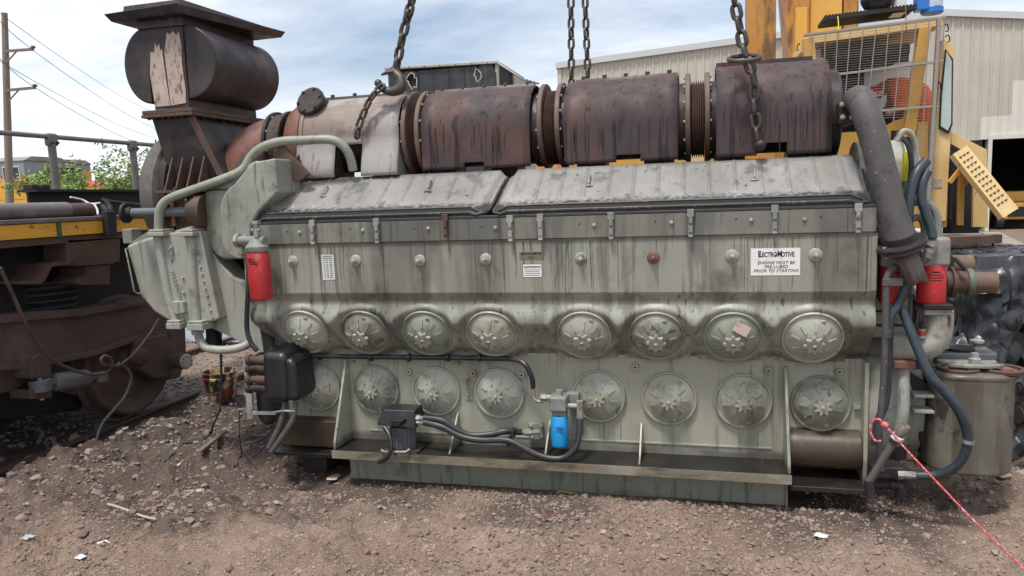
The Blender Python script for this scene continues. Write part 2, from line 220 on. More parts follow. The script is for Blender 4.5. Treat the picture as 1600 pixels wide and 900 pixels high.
mat('coupling', (0.10, 0.125, 0.085), 0.6, layers=[((0.17, 0.20, 0.14), 12, 0.5, 0.7, 0.6), ((0.05, 0.05, 0.04), 9, 0.52, 0.7, 0.6)])
mat('tarp', (0.024, 0.026, 0.031), 0.34, layers=[((0.05, 0.051, 0.054), 3, 0.46, 0.7, 0.7)], bump=[(12, 0.25, 0.02)], rough_noise=0.12)
mat('rope', (0.46, 0.07, 0.075), 0.8, layers=[((0.66, 0.40, 0.38), 70, 0.50, 0.64, 0.8)])
mat('leaf', (0.20, 0.30, 0.085), 0.6, layers=[((0.30, 0.39, 0.14), 2.5, 0.45, 0.7, 0.8), ((0.10, 0.19, 0.05), 1.6, 0.5, 0.7, 0.6)])
mat('knob_paint', (0.31, 0.305, 0.275), 0.42, layers=[((0.42, 0.41, 0.39), 30, 0.52, 0.68, 0.6), ((0.10, 0.095, 0.085), 18, 0.54, 0.7, 0.6)])
mat('oil_run', (0.045, 0.042, 0.038), 0.4)
mat('bark', (0.09, 0.065, 0.05), 0.9)
mat('far_green', (0.06, 0.10, 0.035), 0.8, layers=[((0.10, 0.14, 0.05), 0.5, 0.45, 0.7, 0.7)])
mat('shirt', (0.78, 0.15, 0.045), 0.8, layers=[((0.62, 0.10, 0.03), 9, 0.5, 0.7, 0.6)], bump=[(30, 0.4, 0.01)])
mat('denim', (0.035, 0.06, 0.13), 0.85)
mat('skin', (0.32, 0.165, 0.105), 0.55)
mat('cap_red', (0.62, 0.02, 0.05), 0.7)
mat('jug_blue', (0.02, 0.16, 0.55), 0.35)
mat('jug_clear', (0.55, 0.60, 0.64), 0.2, alpha=0.6)
mat('bucket', (0.035, 0.024, 0.018), 0.35, layers=[((0.50, 0.38, 0.20), (6, 6, 2.5), 0.52, 0.56, 0.95), ((0.20, 0.02, 0.018), (5, 5, 4), 0.54, 0.58, 0.9), ((0.018, 0.013, 0.01), (14, 14, 3.5), 0.50, 0.56, 0.9)], rough_noise=0.12)
mat('paper', (0.66, 0.67, 0.69), 0.7)
mat('timber', (0.17, 0.13, 0.105), 0.85, layers=[((0.26, 0.21, 0.17), (6, 6, 6), 0.5, 0.7, 0.6)])
mat('timber_pale', (0.42, 0.36, 0.30), 0.85)
mat('clod', (0.215, 0.155, 0.125), 0.9, layers=[((0.33, 0.255, 0.21), 5, 0.46, 0.68, 0.7), ((0.13, 0.092, 0.074), 3, 0.5, 0.7, 0.7)], bump=[(70, 0.4, 0.004)])
mat('rail_paint', (0.19, 0.168, 0.125), 0.45, layers=[((0.30, 0.28, 0.23), 4, 0.5, 0.68, 0.6), ((0.045, 0.038, 0.03), (2.4, 4, 9), 0.46, 0.62, 0.8), ((0.20, 0.11, 0.05), 7, 0.58, 0.72, 0.6)], bump=[(40, 0.2, 0.003)])
mat('stone', (0.27, 0.215, 0.185), 0.9, layers=[((0.42, 0.36, 0.32), 7, 0.46, 0.68, 0.8), ((0.13, 0.096, 0.08), 5, 0.5, 0.7, 0.7)], bump=[(60, 0.3, 0.003)])
mat('ballast', (0.23, 0.205, 0.19), 0.85, layers=[((0.40, 0.37, 0.35), 16, 0.5, 0.66, 0.8), ((0.08, 0.07, 0.065), 11, 0.5, 0.66, 0.8)], bump=[(80, 0.3, 0.003)])
mat('wire', (0.06, 0.06, 0.065), 0.6)
mat('paint_red', (0.30, 0.05, 0.03), 0.5)

# ------------------------------------------------------------------ mesh builder
W = {}
def reg(o, parent, Mw):
    COL.objects.link(o)
    W[o.name] = Mw
    if parent is not None:
        o.parent = parent; o.matrix_basis = W[parent.name].inverted() @ Mw
    else:
        o.matrix_basis = Mw
    return o
def tag(o, label=None, cat=None, group=None, kind=None):
    if label: o['label'] = label
    if cat: o['category'] = cat
    if group: o['group'] = group
    if kind: o['kind'] = kind
    return o
def thing(name, loc, label, cat, group=None):
    o = bpy.data.objects.new(name, None); o.empty_display_size = 0.1
    reg(o, None, MX.Translation(V(loc)))
    return tag(o, label, cat, group)
def frame(axis, up=None):
    z = V(axis).normalized()
    u = V(up) if up else (V((0, 0, 1)) if abs(z.z) < 0.95 else V((1, 0, 0)))
    x = u.cross(z).normalized(); y = z.cross(x)
    return x, y, z
def axis_matrix(loc, axis, up=None, roll=0.0):
    x, y, z = frame(axis, up)
    m = MX(((x.x, y.x, z.x, loc[0]), (x.y, y.y, z.y, loc[1]), (x.z, y.z, z.z, loc[2]), (0, 0, 0, 1)))
    return m @ MX.Rotation(roll, 4, 'Z') if roll else m
def crom(pts, k=6):
    P = [V(p) for p in pts]
    if len(P) < 3: return P
    out = []
    Q = [P[0] * 2 - P[1]] + P + [P[-1] * 2 - P[-2]]
    for i in range(1, len(Q) - 2):
        for j in range(k):
            t = j / k
            a, b, c, d = Q[i - 1], Q[i], Q[i + 1], Q[i + 2]
            out.append(0.5 * ((2 * b) + (c - a) * t + (2 * a - 5 * b + 4 * c - d) * t * t + (3 * b - a - 3 * c + d) * t ** 3))
    out.append(P[-1])
    return out

class MB:
    def __init__(s): s.v = []; s.f = []; s.mi = []; s.cur = 0
    def add(s, vs, fs):
        o = len(s.v); s.v.extend([tuple(p) for p in vs]); s.f.extend([tuple(i + o for i in f) for f in fs]); s.mi.extend([s.cur] * len(fs)); return s
    def hexa(s, p):   # 8 points: bottom 4 ccw, top 4
        return s.add(p, [(3, 2, 1, 0), (4, 5, 6, 7), (0, 1, 5, 4), (1, 2, 6, 5), (2, 3, 7, 6), (3, 0, 4, 7)])
    def box(s, x0, x1, y0, y1, z0, z1):
        if x0 > x1: x0, x1 = x1, x0
        if y0 > y1: y0, y1 = y1, y0
        if z0 > z1: z0, z1 = z1, z0
        return s.hexa([(x0, y0, z0), (x1, y0, z0), (x1, y1, z0), (x0, y1, z0), (x0, y0, z1), (x1, y0, z1), (x1, y1, z1), (x0, y1, z1)])
    def obox(s, M, sx, sy, sz):
        p = [M @ V((a * sx / 2, b * sy / 2, c * sz / 2)) for c in (-1, 1) for a, b in ((-1, -1), (1, -1), (1, 1), (-1, 1))]
        return s.hexa(p)
    def bar(s, a, b, wd, th, up=(0, 0, 1)):
        a, b = V(a), V(b); x, y, z = frame(b - a, up)
        p = []
        for c in (a, b):
            for i, j in ((-1, -1), (1, -1), (1, 1), (-1, 1)): p.append(c + x * (i * wd / 2) + y * (j * th / 2))
        return s.hexa(p)
    def prism(s, poly, fn, d0, d1):   # poly 2D ccw; fn(u,v,d)->xyz
        n = len(poly); vs = [fn(u, v, d0) for u, v in poly] + [fn(u, v, d1) for u, v in poly]
        fs = [tuple(range(n - 1, -1, -1)), tuple(range(n, 2 * n))] + [(i, (i + 1) % n, n + (i + 1) % n, n + i) for i in range(n)]
        return s.add(vs, fs)
    def cyl(s, a, b, r0, r1=None, n=20, caps=True, up=None):
        r1 = r0 if r1 is None else r1; a, b = V(a), V(b); x, y, z = frame(b - a, up)
        vs = []
        for c, r in ((a, r0), (b, r1)):
            for k in range(n):
                t = 2 * math.pi * k / n; vs.append(c + x * (r * math.cos(t)) + y * (r * math.sin(t)))
        fs = [(k, (k + 1) % n, n + (k + 1) % n, n + k) for k in range(n)]
        if caps: fs += [tuple(range(n - 1, -1, -1)), tuple(range(n, 2 * n))]
        return s.add(vs, fs)
    def lathe(s, prof, loc=(0, 0, 0), axis=(0, 0, 1), n=28, up=None, sy=1.0):   # prof: (r, h)
        x, y, z = frame(axis, up); loc = V(loc); vs = []; fs = []
        rings = []
        for r, h in prof:
            if r < 1e-6: vs.append(loc + z * h); rings.append([len(vs) - 1])
            else:
                rg = []
                for k in range(n):
                    t = 2 * math.pi * k / n; vs.append(loc + z * h + x * (r * math.cos(t)) + y * (r * sy * math.sin(t))); rg.append(len(vs) - 1)
                rings.append(rg)
        for a, b in zip(rings, rings[1:]):
            if len(a) == 1 and len(b) == 1: continue
            for k in range(n):
                k2 = (k + 1) % n
                if len(a) == 1: fs.append((a[0], b[k], b[k2]))
                elif len(b) == 1: fs.append((a[k], b[0], a[k2])[::-1])
                else: fs.append((a[k], a[k2], b[k2], b[k]))
        return s.add(vs, fs)
    def tube(s, pts, r, n=10, k=6, smooth=True, caps=True, wob=0.0):
        P = crom(pts, k) if smooth else [V(p) for p in pts]
        m = len(P)
        T = [(P[min(i + 1, m - 1)] - P[max(i - 1, 0)]).normalized() for i in range(m)]
        x, y, _ = frame(T[0]); vs = []
        for i in range(m):
            if i:
                ax = T[i - 1].cross(T[i])
                if ax.length > 1e-7:
                    q = MX.Rotation(T[i - 1].angle(T[i]), 3, ax.normalized()); x = q @ x; y = q @ y
            if callable(r): rr = r(i / (m - 1))
            else: rr = r
            for j in range(n):
                t = 2 * math.pi * j / n; vs.append(P[i] + x * (rr * math.cos(t)) + y * (rr * math.sin(t)))
        fs = [(i * n + j, i * n + (j + 1) % n, (i + 1) * n + (j + 1) % n, (i + 1) * n + j) for i in range(m - 1) for j in range(n)]
        if caps: fs += [tuple(range(n - 1, -1, -1)), tuple(range((m - 1) * n, m * n))]
        return s.add(vs, fs)
    def grid(s, fn, nu, nv, flip=False):
        vs = [fn(i / nu, j / nv) for j in range(nv + 1) for i in range(nu + 1)]
        fs = []
        for j in range(nv):
            for i in range(nu):
                a = j * (nu + 1) + i; q = (a, a + 1, a + nu + 2, a + nu + 1); fs.append(q[::-1] if flip else q)
        return s.add(vs, fs)
    def ball(s, c, r, n=10, m=7, sc=(1, 1, 1)):
        c = V(c); prof = [(math.sin(math.pi * i / m), -math.cos(math.pi * i / m)) for i in range(m + 1)]
        o = len(s.v); s.lathe([(a if a > 1e-5 else 0, b) for a, b in prof], n=n)
        s.v[o:] = [(c.x + p[0] * r * sc[0], c.y + p[1] * r * sc[1], c.z + p[2] * r * sc[2]) for p in s.v[o:]]
        return s
    def mesh(s, name, mats, ang=32, flat=False, off=None):
        me = bpy.data.meshes.new(name)
        v = s.v if off is None else [(p[0] - off[0], p[1] - off[1], p[2] - off[2]) for p in s.v]
        me.from_pydata(v, [], s.f)
        for mm in (mats if isinstance(mats, (list, tuple)) else [mats]): me.materials.append(MATS[mm] if isinstance(mm, str) else mm)
        if any(s.mi): me.polygons.foreach_set('material_index', s.mi)
        me.update()
        if not flat:
            me.polygons.foreach_set('use_smooth', [True] * len(me.polygons)); me.set_sharp_from_angle(angle=R(ang))
        return me
    def build(s, name, mats, parent=None, bevel=0.0, ang=32, flat=False, label=None, seg=2):
        a = np.array(s.v); lo, hi = a.min(0), a.max(0); c = (lo + hi) / 2
        if parent is None: c[2] = lo[2]
        me = s.mesh(name, mats, ang, flat, c)
        o = bpy.data.objects.new(name, me); reg(o, parent, MX.Translation(V(c)))
        if bevel:
            b = o.modifiers.new('bevel', 'BEVEL'); b.width = bevel; b.segments = seg; b.limit_method = 'ANGLE'; b.angle_limit = R(40); b.harden_normals = True
        if label: o['label'] = label
        return o
def place(name, me, parent, Mw):
    return reg(bpy.data.objects.new(name, me), parent, Mw)
def text_mesh(s, size, mat_, shear=0.0, bold=0.0, spacing=1.0, align='CENTER', xs=1.0):
    cu = bpy.data.curves.new('txt', 'FONT'); cu.body = s; cu.size = size; cu.shear = shear; cu.offset = bold; cu.extrude = 0.0006
    cu.align_x = align; cu.space_character = spacing; cu.resolution_u = 3
    ob = bpy.data.objects.new('txt', cu); COL.objects.link(ob)
    me = bpy.data.meshes.new_from_object(ob.evaluated_get(bpy.context.evaluated_depsgraph_get()))
    bpy.data.objects.remove(ob); bpy.data.curves.remove(cu)
    if xs != 1.0:
        for v in me.vertices: v.co.x *= xs
    me.materials.clear(); me.materials.append(MATS[mat_]); me.name = 'lettering'
    return me
def face_front(loc, extra=0.0):      # local x -> +X, local y -> +Z, local z -> -Y
    return MX(((1, 0, 0, loc[0]), (0, 0, -1, loc[1] - extra), (0, 1, 0, loc[2]), (0, 0, 0, 1)))

# small hardware shared by many parts
_b = MB().lathe([(0.0, 0.010), (0.0075, 0.010), (0.009, 0.008), (0.009, 0.0), (0.014, 0.0), (0.014, -0.003)], n=6)
BOLT = _b.mesh('bolt', 'bolt_pale')
BOLT_P = MB().lathe([(0.0, 0.010), (0.0075, 0.010), (0.009, 0.008), (0.009, 0.0), (0.014, 0.0), (0.014, -0.003)], n=6).mesh('bolt_painted', 'paint_cast')
BOLT_D = MB().lathe([(0.0, 0.012), (0.009, 0.012), (0.011, 0.009), (0.011, -0.003)], n=6).mesh('bolt_dark', 'dark_iron')
def bolt(parent, loc, axis, me=BOLT, s=1.0, name='bolt'):
    return place(name, me, parent, axis_matrix(loc, axis, roll=random.random() * 3) @ MX.Scale(s, 4))
# =================================================================== THE ENGINE
E = thing('diesel_engine', (1.55, 0.63, 0.0), 'large grey-green diesel engine block with rusty exhaust manifold, set down on the dirt', 'engine')
YC = 0.63
XU = [i * .4223 + (.1456 if i > 3 else 0) for i in range(8)]
XL = [i * .4223 + (.209 if i > 3 else 0) for i in range(8)]
UZ, UY, UA = .993, .07, R(22)
UN = V((0, -math.cos(UA), -math.sin(UA)))           # upper covers look slightly down
UP_ = V((0, -math.sin(UA), math.cos(UA)))
def ss(a, b, x):
    t = min(1, max(0, (x - a) / (b - a))); return t * t * (3 - 2 * t)

# upper crankcase side with the scalloped air box
def side_prof(z):
    if z > 1.255: return 0.0
    if z > 1.205: return .028 * (1.255 - z) / .05
    if z > 1.06: return .028 - .046 * ss(1.205, 1.06, z)
    if z > .90: return -.018 + .15 * ss(1.075, .86, z) * 1.0
    return -.018 + .15 * ss(1.075, .86, z) + .05 * ss(.90, .852, z)
def side_pt(X, z):
    y = side_prof(z)
    if z < 1.2:
        best = 0
        for xc in XU:
            dxx = abs(X - xc)
            if dxx < .24:
                dz = (z - UZ) / math.cos(UA)
                rho = math.hypot(dxx, dz)
                k = 1 - ss(.168, .215, rho)
                yp = UY - (z - UZ) * math.tan(UA) - .004
                if k > best: best = k; ypl = yp
        if best > 0: y = y * (1 - best) + ypl * best
        else: pass
        # hollow between the collars
        dmin = min(abs(X - xc) for xc in XU)
        y += .035 * ss(.17, .235, dmin) * ss(1.13, .98, z) * (1 - best)
    return y
m = MB()
X0, X1, ZB, ZT = -.37, 3.405, .834, 1.566
zs = list(np.concatenate([np.linspace(ZB, 1.19, 40), [1.2, 1.205, 1.21, 1.25, 1.255, 1.26, 1.4, ZT]]))
nx = 300; xs = np.linspace(X0, X1, nx + 1)
def endcut(z):    # left end rounds in at the foot
    return .12 * ss(1.05, .85, z) ** 1.5
vs = []
for z in zs:
    e = endcut(z)
    for X in xs:
        XX = X + e * max(0, 1 - (X - X0) / .5)
        vs.append((XX, side_pt(XX, z) + .05 * ss(.06, 0, X - X0) * ss(1.2, 1.0, z), z))
fs = [(j * (nx + 1) + i, j * (nx + 1) + i + 1, (j + 1) * (nx + 1) + i + 1, (j + 1) * (nx + 1) + i) for j in range(len(zs) - 1) for i in range(nx)]
m.add(vs, fs)
bk = 1.26
nl = len(zs)
# close the ends, top, bottom and back
m.add([(X0 + endcut(z), side_pt(X0, z) + .05 * ss(1.2, 1.0, z), z) for z in zs] + [(X0, .3, z) for z in zs], [(j + nl, j, j + 1, j + 1 + nl) for j in range(nl - 1)])
m.add([(X1, side_pt(X1, z), z) for z in zs] + [(X1, .3, z) for z in zs], [(j, j + nl, j + 1 + nl, j + 1) for j in range(nl - 1)])
m.box(X0 + .03, X1 - .01, .24, bk, .852, 1.56)
crank = m.build('crankcase', 'paint', E, ang=40)
# welded vertical flange at the right end
MB().box(3.375, 3.402, -.012, .02, 1.26, 1.545).build('end_strip', 'paint', E, bevel=.004)
# lower wall
m = MB().box(-.36, 3.39, .19, 1.07, .235, .849)
m.box(.36, 2.9, .183, .19, .302, .312)
for xw in (.42, .845, 1.9, 2.32, 2.74, 3.16): m.box(xw - .003, xw + .003, .186, .19, .31, .44)
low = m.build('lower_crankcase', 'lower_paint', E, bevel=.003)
# base rail (ledge)
m = MB().box(.212, 2.985, -.062, .20, .222, .242); m.box(.212, 2.985, -.074, -.056, .195, .250)
rail_ = m.build('base_rail', ['oily'], E, bevel=.003)
m = MB().box(.210, 2.987, -.078, -.0745, .197, .2485).build('rail_edge', 'rail_paint', rail_)
m = MB()
m.hexa([(.245, .10, -.01), (2.975, .10, -.01), (2.975, 1.1, -.01), (.245, 1.1, -.01), (.24, .085, .222), (2.98, .085, .222), (2.98, 1.1, .222), (.24, 1.1, .222)])
m.box(2.972, 2.984, .075, .11, -.008, .222)
m.build('oil_pan', 'pan_paint', E, bevel=.008)
# big gusset fins and small gussets
for xf, zt in ((.222, .80), (2.975, .80)):
    m = MB().prism([(.192, .244), (-.062, .252), (-.056, .30), (.17, zt), (.192, zt)], lambda u, v, d: (d, u, v), xf - .008, xf + .008)
    m.build('gusset', 'lower_paint', E, bevel=.002)
for xf, zt in ((.985, .45), (1.59, .42), (2.155, .43)):
    m = MB().prism([(.192, .244), (-.02, .244), (.175, zt), (.192, zt)], lambda u, v, d: (d, u, v), xf - .005, xf + .005)
    m.build('gusset', 'lower_paint', E, bevel=.001)
# left foot and right foot of the base
m = MB().box(-.27, .176, .09, .6, .20, .385); m.box(-.29, .176, .02, .5, .155, .178)
m.build('left_foot', 'oil_brown', E, bevel=.012)
MB().box(-.285, .174, .0, .19, .1785, .19).build('oil_ledge', 'oily', E, bevel=.003)
m = MB()
prof = [(.19, .44), (.155, .425), (.12, .40), (.095, .36), (.088, .31), (.10, .26), (.13, .225), (.19, .215)]
m.prism(prof + [(.6, .215), (.6, .44)], lambda u, v, d: (d, u, v), 2.992, 3.372)
m.build('right_foot', 'oil_brown', E, ang=50)
MB().box(2.99, 3.40, -.01, .6, .135, .165).build('right_ledge', 'oily', E, bevel=.004)
MB().box(3.38, 3.402, .10, 1.15, .13, .848).build('end_plate', 'lower_paint', E, bevel=.004)
MB().box(3.34, 3.376, .165, .188, .565, .585).build('stop_block', 'paint_cast', E, bevel=.002)

# ---- black oil runs that start at the deck seam, latches and bolts
m = MB(); rn_ = random.Random(31)
def run_(x, z0, ln, w0, off=.0016):
    n = 10; L_ = []; Rr = []; dx_ = 0; slope = rn_.uniform(.0, .035)
    for k in range(n + 1):
        z = z0 - ln * k / n; dx_ += rn_.uniform(-.0025, .0025); w_ = w0 * (1 - .75 * k / n) * rn_.uniform(.55, 1.2)
        y = min(side_pt(x + dx_, z), side_pt(x + dx_, max(.86, z - .02))) - off; L_.append((x + dx_ - w_, y, z)); Rr.append((x + dx_ + w_, y, z))
    m.add(L_ + Rr, [(k + 1, k + n + 2, k + n + 1, k) for k in range(n)])
for k in range(64):
    x = rn_.choice((rn_.uniform(-.3, 3.3), rn_.gauss(1.45, .12), rn_.gauss(.35, .15), rn_.gauss(3.0, .2), rn_.gauss(1.75, .06)))
    if -.3 < x < 3.36: run_(x, 1.556, rn_.uniform(.06, .62) * rn_.uniform(.4, 1), rn_.uniform(.0006, .0021))
m.build('oil_runs', 'oil_run', E)['kind'] = 'stuff'
# ---- inspection covers
def cover_mesh(seed=0):
    m = MB(); n = 48
    m.lathe([(.163, -.012), (.163, .006), (.160, .011), (.154, .0115), (.151, .008), (.149, .001), (.140, .006), (.115, .026), (.085, .045), (.05, .060), (.03, .065), (0, .066)][::1], n=n)
    for k in range(9):
        a = R(40 * k + 12)
        r0, r1 = .074, .118
        c, s = math.cos(a), math.sin(a)
        def hz_(r): return .0605 - (r - .05) * .50 + .0095 - max(0, r - .085) * .12
        w = .0055
        pts = []
        for r, dz in ((r0, -.006), (r1, -.006), (r0, .001), (r1, .001)):
            for sg in (-1, 1): pts.append((r * c - sg * w * s, r * s + sg * w * c, hz_(r) + dz))
        m.hexa([pts[0], pts[2], pts[3], pts[1], pts[4], pts[6], pts[7], pts[5]])
    a = R(74); m.lathe([(.013, -.004), (.013, .004), (.010, .006), (0, .006)], loc=(.120 * math.cos(a), .120 * math.sin(a), .022), n=12)
    m.v = [(x, y, z + (.0065 * mnoise.noise(V((x * 14, y * 14, seed * 7.3))) if math.hypot(x, y) < .146 else 0)) for x, y, z in m.v]
    return m
COVERS = [cover_mesh(k + 1).mesh('inspection_cover', ('cover_a', 'cover_b', 'cover_c', 'paint_clean')[k], ang=50) for k in range(4)]
COVER_G = cover_mesh(9).mesh('inspection_cover', 'paint_green', ang=50)
COVERS_L = [cover_mesh(k + 21).mesh('inspection_cover', ('lower_paint', 'cover_c', 'cover_a', 'cover_b')[k], ang=50) for k in range(4)]
def star(nl=8, r=.055, d=.008, z0=.070, z1=.092):
    m = MB(); n = nl * 8; pr = []
    for k in range(n):
        a = 2 * math.pi * k / n; pr.append(((r - d + d * math.cos(nl * a)) * math.cos(a), (r - d + d * math.cos(nl * a)) * math.sin(a)))
    m.prism(pr, lambda u, v, d_: (u, v, d_), z0, z1 - .003)
    m.prism([(u * .88, v * .88) for u, v in pr], lambda u, v, d_: (u, v, d_), z1 - .0035, z1)
    m.lathe([(.022, .05), (.022, .071)], n=12)
    m.lathe([(.011, z1 - .002), (.011, z1 + .008), (.007, z1 + .012), (0, z1 + .012)], n=6)
    return m
KNOB = star().mesh('hand_knob', 'knob_paint'); KNOB_L = star(d=.010, r=.050).mesh('hand_knob', 'lower_paint')
STUD = MB().lathe([(.008, 0), (.008, .012), (0, .014)], n=8).mesh('knob_stud', 'rust_orange')
for i, x in enumerate(XU):
    M = axis_matrix(V((x, UY, UZ)) + UN * .004, UN, up=UP_, roll=random.uniform(-.16, .16))
    c = place('inspection_cover', [COVERS[0], COVERS[1], COVER_G, COVERS[2], COVERS[3], COVERS[1], COVER_G, COVERS[0]][i], E, M)
    place('hand_knob', KNOB, c, M @ MX.Rotation(random.random(), 4, 'Z'))
    if i not in (1, 5): place('knob_stud', STUD, c, M @ MX.Translation((0, 0, .096)))
    if i == 6:
        M2 = axis_matrix(V((x + .045, UY, UZ)) + UN * .056 + UP_ * .085, UN + UP_ * .55 + V((.12, 0, 0)), up=UP_, roll=R(-32))
        place('torn_sticker', MB().box(-.042, .042, -.03, .03, -.001, .001).mesh('torn_sticker', 'flaked'), c, M2)
for i, x in enumerate(XL):
    M = axis_matrix((x, .178, .59), (0, -1, 0), roll=random.uniform(-.6, .6))
    c = place('inspection_cover', COVERS_L[(i * 3 + i // 3) % 4], E, M); place('hand_knob', KNOB_L, c, M @ MX.Rotation(random.random(), 4, 'Z'))
    M3 = axis_matrix((x, .178, .59), (0, -1, 0)); place('dimple', MB().lathe([(.014, 0), (.012, .006), (.008, .006), (.007, .003), (0, .003)], n=12).mesh('dimple', 'lower_paint'), c, M3 @ MX.Translation((.03, -.120, .02)))

# ---- row of liner bolts with washers
for i, (px, py) in enumerate(((458, 408), (556, 407), (656, 407), (759, 405), (908, 404), (1021, 402), (1144, 400), (1274, 398))):
    p = at(px, py, 0)
    red = i == 5
    m = MB(); m.lathe([(.036, -.003), (.036, .004), (.031, .009), (.024, .010), (.022, .016), (0, .016)], loc=p, axis=(0, -1, 0), n=24)
    b = m.build('washer', 'rust_red' if red else 'paint_cast', E)
    m = MB().lathe([(.015, .014), (.015, .030), (.010, .031), (.010, .050), (.007, .053), (0, .053)], loc=p, axis=(0, -1, 0), n=6)
    m.build('stud', 'rust_red' if red else 'bolt_pale', b)

# ---- top deck frame, latches, screws
m = MB(); m.box(-.372, 3.395, -.012, 1.27, 1.572, 1.70)
m.box(-.368, 3.39, -.002, 1.26, 1.560, 1.572)
deck = m.build('top_deck_frame', 'paint', E, bevel=.004)
MB().box(-.37, 3.392, -.014, .02, 1.701, 1.716).build('deck_gasket', 'deck_pale', deck, bevel=.003)
def latch_mesh(mt):
    m = MB(); m.box(-.012, .012, 0, .006, -.012, .085)      # strap (local: z up, y out = +)
    m.box(-.016, .016, 0, .018, .052, .082); m.box(-.009, .009, .010, .024, .018, .058)
    m.cyl((-.014, .018, .05), (.014, .018, .05), .006, n=8); m.cyl((-.016, .012, .078), (.016, .012, .078), .006, n=8)
    m.box(-.010, .010, .004, .022, -.028, .006); m.hexa([(-.011, .002, -.04), (.011, .002, -.04), (.011, .02, -.05), (-.011, .02, -.05), (-.011, .002, -.022), (.011, .002, -.022), (.011, .012, -.022), (-.011, .012, -.022)])
    return m.mesh('latch', mt)
LAT = {k: latch_mesh(k) for k in ('fitting', 'rust_brown', 'cast_grey')}
for px, py, k in ((490, 362, 'fitting'), (590, 360, 'cast_grey'), (697, 354, 'rust_brown'), (798, 356, 'fitting'), (845, 354, 'fitting'), (955, 352, 'cast_grey'), (1079, 348, 'cast_grey'), (1210, 342, 'cast_grey'), (1340, 340, 'fitting')):
    p = at(px, py, -.014)
    place('latch', LAT[k], deck, MX.Translation(p + V((0, 0, -.02))) @ MX.Rotation(math.pi, 4, 'Z') @ MX.Scale(1.12, 4))
for px, py in ((468, 363), (567, 360), (669, 357), (774, 356), (928, 352), (1049, 348), (1174, 344), (1257, 343)):
    place('screw', MB().lathe([(.012, -.002), (.012, .004), (.007, .010), (0, .011)], n=10).mesh('screw', 'paint_cast'), deck, axis_matrix(at(px, py, -.012), (0, -1, 0)))
for px, py in ((449, 362), (547, 358), (647, 357), (753, 354), (905, 350), (1024, 346), (1150, 342), (1283, 339)):
    place('screw_hole', MB().lathe([(.005, .001), (0, .0015)], n=8).mesh('screw_hole', 'black'), deck, axis_matrix(at(px, py, -.0125), (0, -1, 0)))

# ---- two top deck covers: sloped pans with ribs, black edge moulding and handles
def top_cover(x0, x1, skl, skr, nr):
    m = MB()
    L_ = x1 - x0
    def pt(u, v):
        # v 0..1 : front foot -> over the slope -> back foot
        if v < .12: t = v / .12; y, z, k = -.004 + .0 * t, 1.716 + .048 * t, 0
        elif v < .2: t = (v - .12) / .08; y, z, k = -.004 + .03 * t * t + .012 * t, 1.764 + .026 * t, 0
        elif v < .88: t = (v - .2) / .68; y, z, k = .038 + .29 * t, 1.790 + .198 * t, 1
        else: t = (v - .88) / .12; y, z, k = .328 + .02 * t, 1.988 - .05 * t, 0
        fr = (y + .004) / .34
        a, b = x0 + skl * fr, x1 + skr * fr
        ins = .05 * (1 - math.sqrt(max(0, 1 - max(0, 1 - fr / .16) ** 2)))
        a += ins; b -= ins
        X = a + (b - a) * u
        e = min(X - a, b - X)
        edge = ss(.045, 0, e)
        base = 1.716 + .20 * ss(.0, 1, fr) * 1.0
        zz = z - (z - base) * edge * .55
        if k:
            for r in range(nr):
                xr = x0 + L_ * (r + .75) / (nr + .5)
                zz += .012 * math.exp(-((X - xr) / .008) ** 2) * ss(0, .1, t) * ss(1, .93, t)
            zz += .004 * mnoise.noise(V((X * 2.4, t * 2, 3.1)))
        return (X, y, zz)
    m.grid(pt, 420, 34)
    def ptf(u, v):
        p0 = pt(u, 0); p1 = pt(u, 1); return (p0[0], p0[1], 1.716) if v == 0 else (p1[0], p1[1], 1.72)
    m.add([pt(0, j / 34) for j in range(35)] + [(pt(0, j / 34)[0], pt(0, j / 34)[1], 1.712) for j in range(35)], [(j, j + 1, j + 36, j + 35) for j in range(34)])
    m.add([pt(1, j / 34) for j in range(35)] + [(pt(1, j / 34)[0], pt(1, j / 34)[1], 1.712) for j in range(35)], [(j + 35, j + 36, j + 1, j) for j in range(34)])
    o = m.build('top_deck_cover', 'deck_pale', E, ang=55)
    # black moulding along the front edge and both ends
    g = MB()
    f = []
    for j in range(3, 31): f.append(V(pt(0, j / 34)) + V((-.006, -.006, -.012)))
    pl = f[::-1]
    pl += [V(pt(u / 40, .09)) + V((0, -.006, -.016)) for u in range(1, 40)]
    pl += [V(pt(1, j / 34)) + V((.006, -.006, -.012)) for j in range(3, 31)]
    g.tube(pl, .0095, n=8, k=3)
    g.build('edge_moulding', 'gasket', o)
    g = MB(); g.tube([V(pt(u / 30, .135)) + V((0, -.002, .0)) for u in range(31)], .006, n=6, smooth=False); g.build('drip_edge', 'gasket', o)
    for fr in (.26, .72):
        X = x0 + L_ * fr; p = V(pt(fr, .55)); s_ = V((0, .29, .198)).normalized(); nn = V((0, -.198, .29)).normalized()
        h = MB(); h.tube([p - s_ * .045, p - s_ * .04 + nn * .018, p + nn * .024, p + s_ * .04 + nn * .018, p + s_ * .045], .006, n=6)
        h.tube([p - s_ * .05 - V((.025, 0, 0)), p - s_ * .055 + nn * .008, p - s_ * .05 + V((.025, 0, 0))], .006, n=6)
        h.build('lift_handle', 'deck_pale', o)
    return o
top_cover(-.285, 1.272, .045, .06, 10)
top_cover(1.318, 3.365, .05, -.0, 14)
